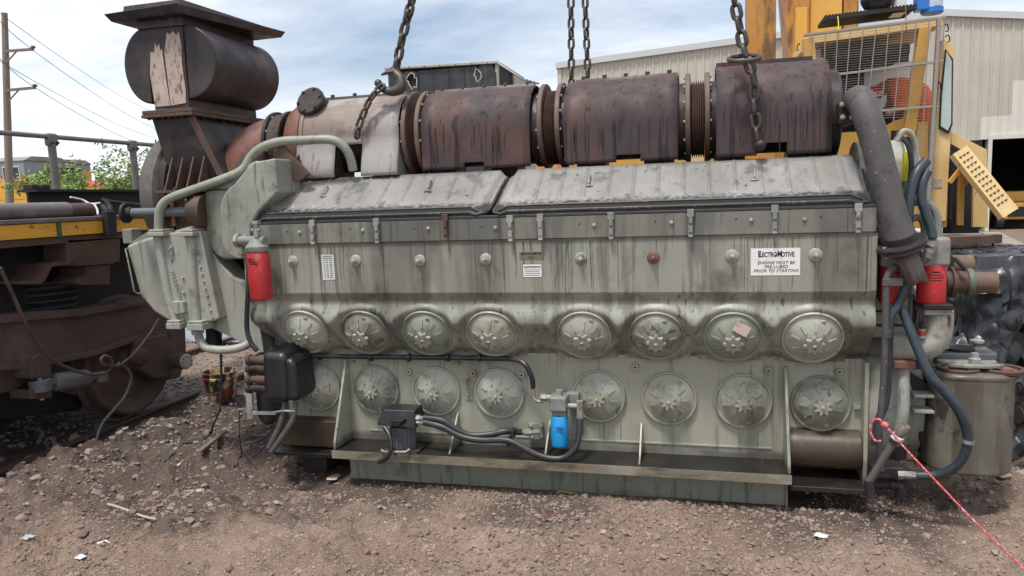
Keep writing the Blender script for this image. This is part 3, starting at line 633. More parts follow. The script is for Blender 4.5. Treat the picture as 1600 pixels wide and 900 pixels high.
# ---- labels
def plate(name, x0, y0, x1, y1, Y, mt, th=.0015, par=None):
    a, b = at(x0, y1, Y), at(x1, y0, Y)
    return MB().box(a.x, b.x, Y - th, Y, a.z, b.z).build(name, mt, par or E), (a + b) / 2, b.x - a.x, b.z - a.z
pl, c, pw, ph = plate('warning_label', 1173, 387, 1250.5, 430.5, -.0006, 'white')
def put(s, size, mt, x, z, par, c=c, Y=-.0026, **k):
    place('lettering', text_mesh(s, size, mt, **k), par, face_front((c.x + x, Y, c.z + z)))
put('E', .046, 'ink', -.0815, .0275, pl, bold=.0010, xs=.72); put('LECTRO', .036, 'ink', -.036, .0275, pl, bold=.0009, xs=.68)
put('-', .04, 'ink', .002, .0265, pl, bold=.0016, xs=.7)
put('M', .046, 'ink', .0215, .0275, pl, bold=.0010, xs=.68); put('OTIVE', .036, 'ink', .0635, .0275, pl, bold=.0009, xs=.68)
put('ENGINE MUST BE', .0235, 'ink', .003, -.0125, pl, shear=.22, spacing=1.06); put('PRE-LUBED', .0235, 'ink', .003, -.0345, pl, shear=.22, spacing=1.06); put('PRIOR TO STARTING', .0235, 'ink', .003, -.0565, pl, shear=.22, spacing=1.04)
# tall number card, small data card, brass plate
a = at(502, 398, 0); b = at(521, 398, 0); cc = at(524, 437, 0); d = at(505, 437.5, 0)
pl2 = MB().hexa([(d.x, -.002, d.z), (cc.x, -.002, cc.z), (cc.x, -.0006, cc.z), (d.x, -.0006, d.z), (a.x, -.002, a.z), (b.x, -.002, b.z), (b.x, -.0006, b.z), (a.x, -.0006, a.z)]).build('firing_order_card', 'sticker', E)
for r in range(11):
    t = .06 + r * .083; l = a.lerp(d, t); q = b.lerp(cc, t)
    for f0, f1 in (((.12, .88),) if r < 2 else ((.15, .27), (.36, .52), (.62, .86))):
        p0, p1 = l.lerp(q, f0), l.lerp(q, f1); MB().box(p0.x, p1.x, -.0028, -.0022, p0.z - .0035, p0.z + .0025).build('print_line', 'ink_grey', pl2)
pl3, c3, w3, h3 = plate('data_card', 818, 413, 846, 433, -.0006, 'white')
plate('card_surround', 817, 412, 847, 434, -.0002, 'brass_plate', th=.0006)
put('ELECTRO-MOTIVE', .0135, 'ink', 0, .018, pl3, c=c3, bold=.0004, xs=.9)
for r in range(4): MB().box(c3.x - w3 * .42, c3.x + w3 * (.42 - .05 * (r % 2)), -.0026, -.0022, c3.z + .004 - r * .011, c3.z + .0075 - r * .011).build('print_line', 'ink_blue' if r < 3 else 'ink_grey', pl3)
pl4, c4, w4, h4 = plate('name_plate', 812, 393, 848, 404.5, -.0006, 'brass_plate', th=.003)
put('ELECTRO-MOTIVE', .0165, 'ink', 0, .004, pl4, c=c4, Y=-.0042, bold=.0006, xs=.9); put('DIVISION', .010, 'ink', 0, -.014, pl4, c=c4, Y=-.0042)

# ---- small lugs on the lower wall, hook tag
for px, py in ((543, 578), (640, 580), (740, 582), (816, 585), (993, 573), (1200, 578), (1311, 580)):
    p = at(px, py, .19); o = MB().box(p.x - .018, p.x + .018, .168, .19, p.z - .018, p.z + .018).build('lug', 'lower_paint', E, bevel=.003)
    MB().lathe([(.007, .0005), (0, .001)], loc=(p.x, .168, p.z), axis=(0, -1, 0), n=8).build('lug_hole', 'black', o)
for px, py in ((551, 566), (635, 566), (716, 568), (806, 568)):
    p = at(px, py, .17); MB().cyl((p.x, .19, p.z), (p.x, .165, p.z), .010, n=8).build('clip', 'fitting', E)
p = at(731, 605, .18)
o = MB().box(p.x - .024, p.x + .024, .183, .189, p.z - .085, p.z - .0).build('tag_pocket', 'lower_paint', E, bevel=.003)
MB().box(p.x - .012, p.x + .012, .172, .183, p.z - .062, p.z + .004).build('tag', 'cast_grey', o, bevel=.004)
MB().tube([(p.x, .178, p.z), (p.x - .004, .176, p.z + .02), (p.x - .008, .176, p.z + .04), (p.x + .008, .176, p.z + .055), (p.x + .012, .178, p.z + .04)], .0035, n=6).build('wire_hook', 'rust_orange', o)

# =================================================================== exhaust manifold
mat('flange_rust', (0.12, 0.078, 0.06), 0.65, layers=[((0.19, 0.125, 0.095), 6, 0.48, 0.68, 0.7), ((0.04, 0.03, 0.028), 5, 0.54, 0.7, 0.6)], bump=[(50, 0.3, 0.003)])
ZCM = 2.245
def shell(x0, x1, r, name, mt, zbot, notches=(), zc=ZCM, flare=0):
    # one skin: front skirt -> half pipe -> back skirt, with openings left out at the skirt foot
    pr = []
    zl = sorted(set([zbot + (zc - zbot) * k / 10 for k in range(10)] + [n[2] for n in notches]))
    for z in zl: pr.append((YC - r - flare * ss(zc, zbot, z), z))
    for k in range(31): t = math.pi * k / 30; pr.append((YC - r * math.cos(t), zc + r * math.sin(t)))
    pr += [(YC + r, zc - .1), (YC + r, zbot + .05)]
    xs_ = sorted(set([x0 + (x1 - x0) * k / 12 for k in range(13)] + [q for n in notches for q in n[:2]]))
    nv = len(xs_); m = MB(); vs = []
    for y, z in pr:
        for x in xs_:
            d = .004 * mnoise.noise(V((x * 3, y * 3, z * 3)))
            vs.append((x, y + d, z + d))
    fs = []
    for j in range(len(pr) - 1):
        for i in range(nv - 1):
            xm = (xs_[i] + xs_[i + 1]) / 2; zm = (pr[j][1] + pr[j + 1][1]) / 2
            if j < len(zl) and any(a < xm < b and zm < zt for a, b, zt in notches): continue
            fs.append((j * nv + i, j * nv + i + 1, (j + 1) * nv + i + 1, (j + 1) * nv + i))
    m.add(vs, fs); o = m.build(name, mt, E, ang=50)
    s_ = o.modifiers.new('solid', 'SOLIDIFY'); s_.thickness = .008; s_.offset = -1
    return o
def seam(par, x0, x1, z, mt='rust_light', nb=5, y=YC - .02):
    MB().box(x0, x1, y - .018, y + .018, z - .012, z + .013).build('seam_strip', mt, par, bevel=.003)
    for k in range(nb):
        x = x0 + .05 + (x1 - x0 - .1) * k / (nb - 1); place('seam_bolt', BOLT_D, par, axis_matrix((x, y - .006, z + .013), (0, 0, 1)) @ MX.Scale(1.4, 4))
def ring(par, x, r, ri, th, mt, nb=12, name='flange', axis=(1, 0, 0), c=None, bolts=True, side=1):
    c = V(c) if c else V((x, YC, ZCM)); a = V(axis).normalized()
    o = MB().lathe([(ri, -th / 2), (r - .004, -th / 2), (r, -th / 2 + .004), (r, th / 2 - .004), (r - .004, th / 2), (ri, th / 2), (ri, -th / 2)], loc=c, axis=a, n=48).build(name, mt, par)
    if bolts:
        fx, fy, fz = frame(a)
        for k in range(nb):
            t = 2 * math.pi * (k + .35) / nb; p = c + (fx * math.cos(t) + fy * math.sin(t)) * (r - .020)
            for sg in ((1, -1) if side == 0 else (side,)): place('flange_bolt', BOLT, o, axis_matrix(p + a * (sg * th / 2), a * sg) @ MX.Scale(1.0, 4))
    return o
def bellows(x0, x1, r, mt='flange_rust', n=6, c=None, axis=None, d=.012):
    pr = []
    for k in range(n * 4 + 1): pr.append((r + d * (-math.cos(2 * math.pi * k / 4)), x0 + (x1 - x0) * k / (n * 4)))
    if c is None: return MB().lathe(pr, loc=(0, YC, ZCM + .01), axis=(1, 0, 0), n=44).build('expansion_bellows', mt, E, ang=80)
    return MB().lathe(pr, loc=c, axis=axis, n=40).build('expansion_bellows', mt, E, ang=80)
YF = YC - .285
def fx_(px, py=200): return at(px, py, YF).x
A0, A1 = fx_(657), fx_(827); B0, B1 = fx_(881), fx_(1059); C0, C1 = fx_(1119), fx_(1298)
nA = [(fx_(723), fx_(754), 2.045)]; nB = [(fx_(962), fx_(1000), 2.045)]; nC = [(fx_(1182), fx_(1229), 2.075)]
zb = 2.005
sA = shell(A0, A1, .285, 'manifold_section', 'rust_purple', zb, nA); seam(sA, A0 + .02, A1 - .01, ZCM + .286)
sB = shell(B0, B1, .288, 'manifold_section', 'rust_purple', zb, nB); seam(sB, B0 + .04, B1 - .005, ZCM + .29)
sC = shell(C0, C1, .318, 'manifold_section', 'rust_purple', zb, nC); MB().box(C0 + .005, C1 - .07, YC - .06, YC - .02, ZCM + .312, ZCM + .335).build('seam_strip', 'rust_purple', sC, bevel=.003)
for s_, a, b in ((sA, A0, A1), (sB, B0, B1), (sC, C0, C1)):
    MB().cyl((a - .02, YC, ZCM), (b + .02, YC, ZCM), .215, n=40).build('inner_pipe', 'dark_iron', s_)
# thin black drip lines on the skirts
for s_, a, b, r_ in ((sA, A0, A1, .285), (sB, B0, B1, .288), (sC, C0, C1, .318)):
    m = MB(); rn_ = random.Random(int(a * 1000))
    for k in range(20):
        x = a + .04 + (b - a - .08) * rn_.random(); z0 = ZCM + rn_.uniform(-.06, .06); ln = min(z0 - zb - .01, rn_.uniform(.07, .24)); w0 = rn_.uniform(.0009, .0022); n = 8; L_ = []; Rr = []; d_ = 0
        for q in range(n + 1):
            z = z0 - ln * q / n; d_ += rn_.uniform(-.002, .002); y = YC - (r_ if z < ZCM else math.sqrt(r_ ** 2 - (z - ZCM) ** 2)) - .0055; w_ = w0 * rn_.uniform(.5, 1.3)
            L_.append((x + d_ - w_, y, z)); Rr.append((x + d_ + w_, y, z))
        m.add(L_ + Rr, [(q + 1, q + n + 2, q + n + 1, q) for q in range(n)])
    m.build('drip_lines', 'ink', s_)['kind'] = 'stuff'
# stub end of the right section
MB().lathe([(0, .07), (.25, .07), (.262, .06), (.262, -.03)], loc=(C1, YC, ZCM - .01), axis=(1, 0, 0), n=44).build('manifold_end_cap', 'dark_iron', E)
for xa, xb, in ((A1, B0), (B1, C0)):
    g = xb - xa
    ring(E, 0, .272, .2, .03, 'flange_rust', 14, side=-1, c=(xa + g * .26, YC, ZCM + .02)); ring(E, 0, .272, .2, .03, 'flange_rust', 14, side=1, c=(xb - g * .22, YC, ZCM + .02))
    ring(E, xa + g * .1, .235, .2, g * .3, 'dark_iron', bolts=False, name='pipe_collar'); ring(E, xb - g * .1, .235, .2, g * .3, 'dark_iron', bolts=False, name='pipe_collar')
    bellows(xa + g * .34, xb - g * .30, .225)
L0, L1 = fx_(463), fx_(622); g = A0 - L1
ring(E, L1 + g * .22, .302, .2, .03, 'flange_rust', 14, side=-1); ring(E, A0 - g * .18, .302, .2, .03, 'flange_rust', 14, side=1)
ring(E, A0 - g * .03, .268, .2, .02, 'dark_iron', bolts=False, name='pipe_collar'); bellows(L1 + g * .28, A0 - g * .25, .25)
sL = shell(L0, L1, .292, 'manifold_section', 'rust_light', 1.99, [(fx_(526, 240), fx_(568, 240), 2.20)], flare=.05)
MB().cyl((L0 - .02, YC, ZCM), (L1 + .02, YC, ZCM), .215, n=40).build('inner_pipe', 'dark_iron', sL)
seam(sL, L0 + .1, L1 - .03, ZCM + .293, 'deck_pale', 4)
# side cheeks of the left section's skirts
for px in (526, 568):
    X = fx_(px, 240); MB().prism([(YF - .045, 1.995), (YF + .1, 1.995), (YF + .02, 2.19)], lambda u, v, d: (d, u, v), X - .004, X + .004).build('skirt_cheek', 'dark_iron', sL)
X = fx_(623, 240); MB().prism([(YF - .045, 1.99), (YF + .12, 1.99), (YF + .005, 2.30)], lambda u, v, d: (d, u, v), X, X + .008).build('skirt_cheek', 'cast_grey', sL)
# end band and rust shoulder
ring(sL, L0 + .03, .300, .24, .03, 'rust_light', bolts=False, name='end_band')
MB().lathe([(.298, .0), (.29, -.06), (.25, -.13), (.21, -.16)], loc=(L0 + .01, YC, ZCM), axis=(1, 0, 0), n=44).build('shoulder', 'rust_red', sL)
ring(E, L0 - .19, .235, .15, .026, 'dark_iron', 10, side=-1); ring(E, L0 - .30, .235, .15, .026, 'dark_iron', 10, side=1)
MB().lathe([(.195, -.30), (.215, -.28), (.205, -.245), (.215, -.21), (.2, -.18)], loc=(L0, YC, ZCM), axis=(1, 0, 0), n=40).build('expansion_bellows', 'rust_purple', E)
# round blind cover on the shoulder
cp = at(486, 159, YC - .205); ca = V((-.10, -.90, .42)).normalized()
capo = MB().lathe([(.0, .024), (.094, .024), (.102, .016), (.102, -.004), (.09, -.005), (.09, -.09)], loc=cp, axis=ca, n=40).build('blind_cover', 'dark_iron', sL)
fx1, fy1, _z = frame(ca)
for k in range(6):
    t = R(60 * k + 15); place('cover_bolt', BOLT_D, capo, axis_matrix(cp + ca * .023 + (fx1 * math.cos(t) + fy1 * math.sin(t)) * .083, ca))
# exhaust risers below the manifold
for x in XU:
    MB().box(x - .09, x + .09, YC - .12, YC + .12, 1.70, 2.08).build('exhaust_riser', 'dark_iron', E, bevel=.01)
MB().box(-.36, 3.38, .36, 1.24, 1.70, 1.78).build('deck_floor', 'dark_iron', E)
# turbine inlet elbow
MB().tube([(L0 - .30, YC, ZCM), (L0 - .37, YC - .02, ZCM - .01), (L0 - .48, YC - .06, ZCM - .09), (L0 - .53, YC - .08, ZCM - .24), (L0 - .53, YC - .08, ZCM - .42)], lambda t: .19 + .02 * t, n=36, k=8).build('turbine_inlet_elbow', 'rust_red', E, ang=80)

# =================================================================== turbocharger and silencer
m = MB(); m.lathe([(0, -.04), (.30, -.04), (.43, -.02), (.47, .01), (.48, .06), (.48, .12), (.44, .15), (.40, .16)], loc=(-1.27, YC, 1.90), axis=(1, 0, 0), n=60)
tb = m.build('turbocharger_casing', 'cast_dark', E)
MB().lathe([(.30, .14), (.445, .14), (.445, .19), (.40, .20), (.38, .48), (.36, .50), (0, .50)], loc=(-1.27, YC, 1.92), axis=(1, 0, 0), n=56).build('turbine_scroll', 'dark_iron', tb)
for k in range(20):
    t = 2 * math.pi * k / 20; place('casing_bolt', BOLT_D, tb, axis_matrix((-1.08, YC + .42 * math.cos(t), 1.92 + .42 * math.sin(t)), (1, 0, 0)))
MB().lathe([(.22, .48), (.30, .48), (.30, .53), (.27, .55), (.18, .55), (.18, .66), (0, .66)], loc=(-1.27, YC - .06, 1.95), axis=(1, 0, 0), n=44).build('scroll_flange', 'dark_iron', tb)
# exhaust duct, wide at the top flange, tapering down to the turbine
DX0, DX1, DY0, DY1 = -1.145, -.83, .21, 1.05
m = MB(); m.hexa([(-1.06, .27, 1.93), (-.62, .27, 1.93), (-.62, .98, 1.93), (-1.06, .98, 1.93), (DX0, DY0, 2.44), (DX1, DY0, 2.44), (DX1, DY1, 2.44), (DX0, DY1, 2.44)])
du = m.build('exhaust_duct', 'dark_iron', E, bevel=.01)
m = MB(); m.box(DX0 - .045, DX1 + .045, DY0 - .045, DY1 + .045, 2.44, 2.462); m.box(DX0 - .04, DX1 + .04, DY0 - .04, DY1 + .04, 2.464, 2.49)
fl = m.build('duct_flange', 'rust_brown', E, bevel=.004)
for k in range(7): place('flange_bolt', BOLT_D, fl, axis_matrix((DX0 + .0 + (DX1 - DX0) * k / 6, DY0 - .022, 2.440), (0, 0, -1)))
for k in range(9): place('flange_bolt', BOLT_D, fl, axis_matrix((DX1 + .022, DY0 + (DY1 - DY0) * k / 8, 2.440), (0, 0, -1)))
m = MB(); m.bar((DX1 + .004, DY0 - .006, 2.44), (-.63, .235, 1.98), .045, .016, up=(0, 1, 0)); m.build('corner_strut', 'rust_brown', du, bevel=.003)
for k in range(4):
    x = -1.02 + k * .085
    MB().prism([(.262, 1.945), (.12, 1.945), (.225, 2.17)], lambda u, v, d: (d, u, v), x - .005, x + .005).build('stiffener', 'rust_brown', du)
m = MB(); m.box(-1.08, -.50, .10, 1.0, 1.925, 1.945); m.build('turbine_flange', 'rust_brown', E, bevel=.004)
m = MB(); m.box(-1.03, -.55, .20, .95, 1.56, 1.92); tl = m.build('turbine_support', 'rust_brown', E, bevel=.02)
for px, py in ((292, 282), (303, 283), (314, 282), (326, 283), (270, 270)): 
    p = at(px, py, .12); place('nut', BOLT_D, tl, axis_matrix((p.x, .13, 1.946), (0, 0, 1)) @ MX.Scale(1.4, 4))
for px, py in ((268, 308), (268, 318), (268, 330), (292, 312)):
    p = at(px, py, .2); place('nut', BOLT, tl, axis_matrix((p.x, .2, p.z), (0, -1, 0)) @ MX.Scale(1.3, 4))
MB().box(-1.03, -1.0, .17, .2, 1.70, 1.92).build('support_rib', 'rust_red', tl, bevel=.004)
# silencer box with a half drum on either side
BX0, BX1, BY0, BY1 = -1.175, -.855, .23, 1.03
m = MB()
m.hexa([(-1.125, BY0, 2.491), (BX1, BY0, 2.491), (BX1, BY1, 2.491), (-1.125, BY1, 2.491), (BX0, BY0, 3.06), (BX1, BY0, 3.06), (BX1, BY1, 3.06), (BX0, BY1, 3.06)])
sil = m.build('silencer_box', 'silencer_dark', E, bevel=.006)
# flaked front plates
m = MB()
jag = [(-1.118, 2.52), (-.998, 2.52), (-1.012, 2.70), (-1.022, 2.90), (-1.035, 2.885), (-1.042, 2.935), (-1.06, 2.91), (-1.075, 2.945), (-1.085, 2.88), (-1.115, 2.885), (-1.125, 2.80), (-1.135, 2.74)]
m.prism(jag, lambda u, v, d: (u, d, v), BY0 - .002, BY0 - .005)
m.build('flaked_panel', 'flaked', sil)
m = MB(); jag = [(-.992, 2.52), (-.872, 2.53), (-.866, 2.62), (-.876, 2.78), (-.866, 2.90), (-.88, 3.00), (-.90, 2.975), (-.925, 3.005), (-.95, 2.985), (-.975, 3.0), (-.985, 2.95), (-1.005, 2.88), (-1.0, 2.72)]
m.prism(jag, lambda u, v, d: (u, d, v), BY0 - .002, BY0 - .005); m.build('flaked_panel', 'flaked', sil)
def half_drum(xs, sg, zc, r, wd):
    m = MB(); n = 24; pr = [(xs, zc - r)]
    pr = [(xs + sg * wd * math.sin(math.pi * k / n), zc - r * math.cos(math.pi * k / n)) for k in range(n + 1)]
    if sg < 0: pr = pr[::-1]
    m.prism(pr, lambda u, v, d: (u, d, v), BY1 - .01, BY0 + .012)
    o = m.build('silencer_drum', 'silencer_dark', E, bevel=.012, ang=25, seg=3)
    return o
half_drum(BX1 - .004, 1, 2.80, .245, .235); half_drum(BX0 + .02, -1, 2.80, .255, .20)
m = MB()
rx0, rx1, ry0, ry1 = BX0 - .0, BX1 + .0, BY0 - .0, BY1 + .0
m.hexa([(BX0 - .02, BY0 - .015, 3.035), (BX1 + .015, BY0 - .015, 3.035), (BX1 + .015, BY1 + .015, 3.035), (BX0 - .02, BY1 + .015, 3.035), (BX0 - .02, BY0 - .015, 3.10), (BX1 + .015, BY0 - .015, 3.10), (BX1 + .015, BY1 + .015, 3.10), (BX0 - .02, BY1 + .015, 3.10)])
m.build('silencer_collar', 'silencer_dark', sil, bevel=.004)
m = MB()
m.hexa([(-1.36, .17, 3.092), (-.80, .14, 3.092), (-.62, 1.08, 3.10), (-1.36, 1.12, 3.10), (-1.39, .14, 3.14), (-.79, .11, 3.15), (-.60, 1.12, 3.15), (-1.39, 1.15, 3.14)])
rim = m.build('silencer_rim', 'silencer_dark', sil, bevel=.005)
m = MB(); m.hexa([(-1.25, .16, 3.145), (-.80, .16, 3.153), (-.72, 1.05, 3.153), (-1.25, 1.05, 3.145), (-1.25, .17, 3.185), (-.80, .17, 3.19), (-.74, 1.04, 3.19), (-1.25, 1.04, 3.185)]); m.build('outlet_rim', 'silencer_dark', sil, bevel=.005)

# =================================================================== gear case, pipes and cooler at the left end
def poly_at(pts, Y): return [(at(x, y, Y).x, at(x, y, Y).z) for x, y in pts]
def slab(pts, Y, Yb, mt, name, par=E, bevel=.01, seg=2, ang=32, shr=None):
    m = MB(); P = poly_at(pts, Y)
    a = sum(P[i][0] * P[(i + 1) % len(P)][1] - P[(i + 1) % len(P)][0] * P[i][1] for i in range(len(P)))
    if a < 0: P = P[::-1]
    m.prism(P, lambda u, v, d: (u, d, v), Yb, Y)
    return m.build(name, mt, par, bevel=bevel, seg=seg, ang=ang)
def arcp(cx, cy, rx, ry, a0, a1, n=10): return [(cx + rx * math.cos(R(a0 + (a1 - a0) * k / n)), cy + ry * math.sin(R(a0 + (a1 - a0) * k / n))) for k in range(n + 1)]
gc = slab(arcp(376, 330, 33, 44, 250, 180, 8) + [(345, 360)] + arcp(374, 372, 28, 33, 180, 90, 8) + [(392, 402), (392, 352), (404, 330), (434, 300), (429, 247), (398, 253), (388, 260)], -.03, .26, 'gear_paint', 'gear_case', bevel=.014, seg=3)
slab(arcp(352, 322, 36, 48, 250, 180, 8) + arcp(360, 365, 38, 42, 180, 100, 8) + [(420, 400), (440, 270), (400, 250)], .10, .34, 'gear_paint', 'gear_case_back', gc, bevel=.02, seg=3)
MB().prism([(.0, 1.985), (.30, 1.985), (.30, 2.15)], lambda u, v, d: (d, u, v), -.10, -.085).build('bracket', 'rust_brown', E)
slab([(426, 240), (440, 226), (482, 272), (470, 282), (430, 282)], .16, .20, 'rust_brown', 'support_bracket', bevel=.004)
# body plates of the after-cooler duct
duct = slab([(196, 384), (215, 376), (300, 352), (312, 505), (284, 507), (262, 502), (240, 488), (218, 462), (208, 425)], .16, .95, 'paint_clean', 'air_duct', bevel=.025, seg=4)
slab([(318, 366), (328, 386), (342, 410), (364, 434), (396, 446), (412, 552), (350, 522), (300, 500), (296, 420)], .12, .3, 'paint_clean', 'duct_plate', duct, bevel=.006)
slab([(300, 356), (400, 356), (400, 460), (300, 460)], .36, .9, 'dark_iron', 'recess_shade_plate', duct, bevel=.006)  # dark plate added behind the duct plate; its colour holds the recess shading
slab([(300, 430), (396, 430), (410, 546), (350, 518), (300, 498)], .31, .9, 'paint_clean', 'duct_box', duct, bevel=.006)
slab([(205, 378), (238, 357), (238, 370), (208, 384)], .2, .7, 'cast_grey', 'duct_lid', duct, bevel=.006)
p = at(199, 372, .22); MB().box(p.x - .025, p.x + .055, .2, .3, p.z - .04, p.z + .065).build('lid_block', 'cast_grey', duct, bevel=.008)
MB().tube([at(202, 387, .15), at(196, 389, .12), at(199, 402, .10), at(210, 455, .10), at(214, 458, .12), at(224, 459, .15)], .0055, n=6, smooth=False).build('grab_handle', 'fitting', duct)
# cooler casting
cool = slab([(236, 366), (312, 360), (342, 498), (334, 502), (278, 508)], .03, .2, 'paint_cast', 'water_cooler', bevel=.012, seg=3)
def rib(path, r, par=cool, mt='paint_cast', nm='cast_rib', Y=.03, n=12): return MB().tube([at(x, y, Y) for x, y in path], r, n=n).build(nm, mt, par)
rib([(246, 364), (256, 420), (264, 465), (276, 506)], .032); rib([(294, 364), (300, 380), (302, 430), (306, 470), (309, 510)], .034)
for x0, y0, x1, y1 in ((236, 362, 260, 369), (284, 362, 306, 369), (265, 504, 286, 513), (297, 505, 321, 515)):
    a, b = at(x0, y1, -.0), at(x1, y0, -.0); o = MB().box(a.x, b.x, -.035, .09, a.z, b.z).build('pipe_flange', 'paint_cast', cool, bevel=.005)
    MB().box(a.x + .006, b.x - .006, -.03, .085, b.z + .002, b.z + .018).build('flange_half', 'paint_cast', o, bevel=.004)
for (xa, ya), (xb, yb), n in (((240, 374), (279, 502), 26), ((303, 372), (332, 496), 12)):
    for k in range(n):
        t = k / (n - 1); bolt(cool, at(xa + (xb - xa) * t, ya + (yb - ya) * t, .03), (0, -1, 0), BOLT_P, 1.0 if n == 12 else .7)
for px, py in ((262, 372), (287, 499), (318, 500), (270, 500)): bolt(cool, at(px, py, .03), (0, -1, 0), BOLT_P, .9)
slab([(267, 471), (285, 471), (288, 489), (271, 491)], -.005, .04, 'paint_cast', 'drain_cover', cool, bevel=.005)
rib([(277, 472), (278, 490)], .012, nm='drain_bar', Y=-.005)
rib([(265, 388), (267, 385), (268, 398)], .011, nm='cast_mark', Y=.02); bolt(cool, at(268, 407, .03), (0, -1, 0), BOLT_P, .9); bolt(cool, at(266, 388, .012), (0, -1, 0), BOLT_P, 1.1)
tm = text_mesh('HARRISON', .040, 'paint_cast', bold=.001, align='LEFT')
for v in tm.vertices: v.co.z *= 6
p = at(266, 424, .026); place('cast_lettering', tm, cool, face_front(p) @ MX.Rotation(R(-76), 4, 'Z'))
for x, y in ((284, 433), (285, 456)): rib([(x, y), (x + 2, y + 2)], .008, Y=.022, nm='cast_boss')
# green water pipe over the end
MB().tube([at(248, 365, .02), at(248, 345, .02), at(250, 328, .02), at(262, 312, .03), at(300, 297, .05), at(345, 281, .08), at(378, 266, .11), at(393, 244, .13), at(412, 229, .14), at(440, 221, .16), at(480, 219, .18), at(514, 218, .2), at(534, 226, .22), at(546, 243, .24), at(552, 266, .27)], .029, n=14, k=6).build('water_pipe', 'paint_green', E, ang=80)
MB().tube([at(309, 516, .02), at(312, 530, .02), at(322, 543, .02), at(345, 547, .03), at(372, 544, .06), at(392, 536, .12)], .028, n=14).build('return_pipe', 'paint_clean', E, ang=80)
p = at(308, 515, .03); MB().cyl((p.x, .03, p.z), (p.x + .005, .03, p.z - .03), .04, n=16).build('pipe_collar', 'paint_cast', E)
p = at(330, 528, .2); MB().lathe([(.0, .0), (.05, .0), (.06, .02), (.045, .07), (.045, .14), (.02, .16)], loc=(p.x, .22, p.z - .06), axis=(0, 0, 1), n=16).build('valve', 'bogie_black', E)
# cross pipe with bolted flanges in front of the turbine
f0, f1 = at(196, 333, .02), at(312, 330, .09)
ax = (f1 - f0).normalized()
pp = MB().cyl(f0, f1, .032, n=18).build('cross_pipe', 'damper', E)
for t, r, th in ((.01, .068, .022), (.05, .04, .05), (.90, .075, .025), (.97, .095, .03), (1.04, .11, .05)):
    o = MB().cyl(f0 + ax * t * (f1 - f0).length - ax * th / 2, f0 + ax * t * (f1 - f0).length + ax * th / 2, r, n=24).build('pipe_flange', 'dark_iron' if t < .5 else 'rust_brown', pp, bevel=.003)
    if t == .01:
        fa, fb, _ = frame(ax)
        for k in range(6):
            a = R(60 * k + 20); place('bolt_hole', MB().lathe([(.009, .0006), (0, .001)], n=8).mesh('bolt_hole', 'paper'), o, axis_matrix(f0 + ax * (t * (f1 - f0).length - th / 2) + (fa * math.cos(a) + fb * math.sin(a)) * .05, -ax))
# left red filter and its head
fa, fb = at(403, 397, -.13), at(409.5, 468, -.13); fax = (fa - fb).normalized()
fl1 = MB().lathe([(0, 0), (.055, .0), (.066, .006), (.070, .016), (.070, .285), (.064, .30), (.05, .302)], loc=fb, axis=fax, n=36).build('oil_filter', 'filter_red', E, label='long red spin-on oil filter')
for k, zz in enumerate((.262, .246, .232)):
    q = fb + fax * zz + V((-.012 + .01 * k, -.0706, 0)); MB().box(q.x - (.016 + .004 * k), q.x + (.016 + .004 * k), q.y - .0004, q.y + .012, q.z - .003, q.z + .003).build('print_line', 'ink', fl1)
hd = MB().lathe([(.05, .30), (.068, .302), (.072, .31), (.072, .335), (.05, .36), (.035, .39), (0, .39)], loc=fb, axis=fax, n=28).build('filter_head', 'cast_grey', E)
a, b = at(370, 376, -.10), at(415, 376, -.13); MB().cyl(a, b, .030, n=14).build('filter_neck', 'cast_grey', hd, bevel=.004)
for px, r in ((372, .045), (384, .038)):
    p = at(px, 376, -.10); MB().cyl((p.x - .012, p.y, p.z), (p.x + .012, p.y, p.z), r, n=8).build('union_nut', 'fitting', hd, bevel=.003)
p = at(378, 384, -.08); MB().box(p.x - .05, p.x + .03, -.06, .0, p.z - .06, p.z + .06).build('mounting_pad', 'cast_grey', hd, bevel=.008)
p = at(401, 372, -.15); m = MB().cyl(p, p + V((0, 0, .10)), .017, n=10); m.cyl(p + V((-.03, 0, .05)), p + V((.03, 0, .05)), .012, n=10); m.box(p.x - .026, p.x + .026, p.y - .02, p.y + .02, p.z + .085, p.z + .105); m.build('vent_valve', 'fitting', hd, bevel=.002)
MB().tube([at(389, 410, .0), at(388, 450, -.02), at(386, 485, -.02), at(386, 515, -.02), at(392, 535, -.03), at(402, 548, -.03)], .016, n=10).build('drain_hose', 'rubber', E)

# black control box with rusty stubs
def roundbox(m, x0, x1, y0, y1, z0, z1): return m.box(x0, x1, y0, y1, z0, z1)
a, b = at(412, 628, -.12), at(446, 545, -.12); a2, b2 = at(440, 628, -.12), at(462, 559, -.12)
m = MB(); m.hexa([(a.x, -.14, a.z), (b.x, -.14, a.z), (b.x, .16, a.z), (a.x, .16, a.z), (a.x + .01, -.13, b.z - .02), (b.x, -.13, b.z - .03), (b.x, .14, b.z), (a.x + .01, .14, b.z)])
bb = m.build('control_box', 'black_plastic', E, bevel=.05, seg=6, label='black moulded cover with rusty pipe stubs')
m = MB(); m.hexa([(b.x - .02, -.138, a2.z + .004), (b2.x, -.13, a2.z + .004), (b2.x, .14, a2.z + .004), (b.x - .02, .14, a2.z + .004), (b.x - .02, -.13, b2.z), (b2.x - .01, -.12, b2.z - .02), (b2.x - .01, .12, b2.z), (b.x - .02, .12, b2.z + .02)])
m.build('box_side', 'black_plastic', bb, bevel=.04, seg=6)
for py in (562, 575, 592, 606):
    p, q = at(388, py, -.02), at(420, py, -.02); MB().lathe([(0, -.005), (.035, -.005), (.038, .02), (.026, .03), (.026, .07), (.034, .075), (.034, .16)], loc=(p.x, -.02, p.z), axis=(1, 0, 0), n=18).build('pipe_stub', 'rust_brown' if py in (562, 592) else 'dark_iron', bb)
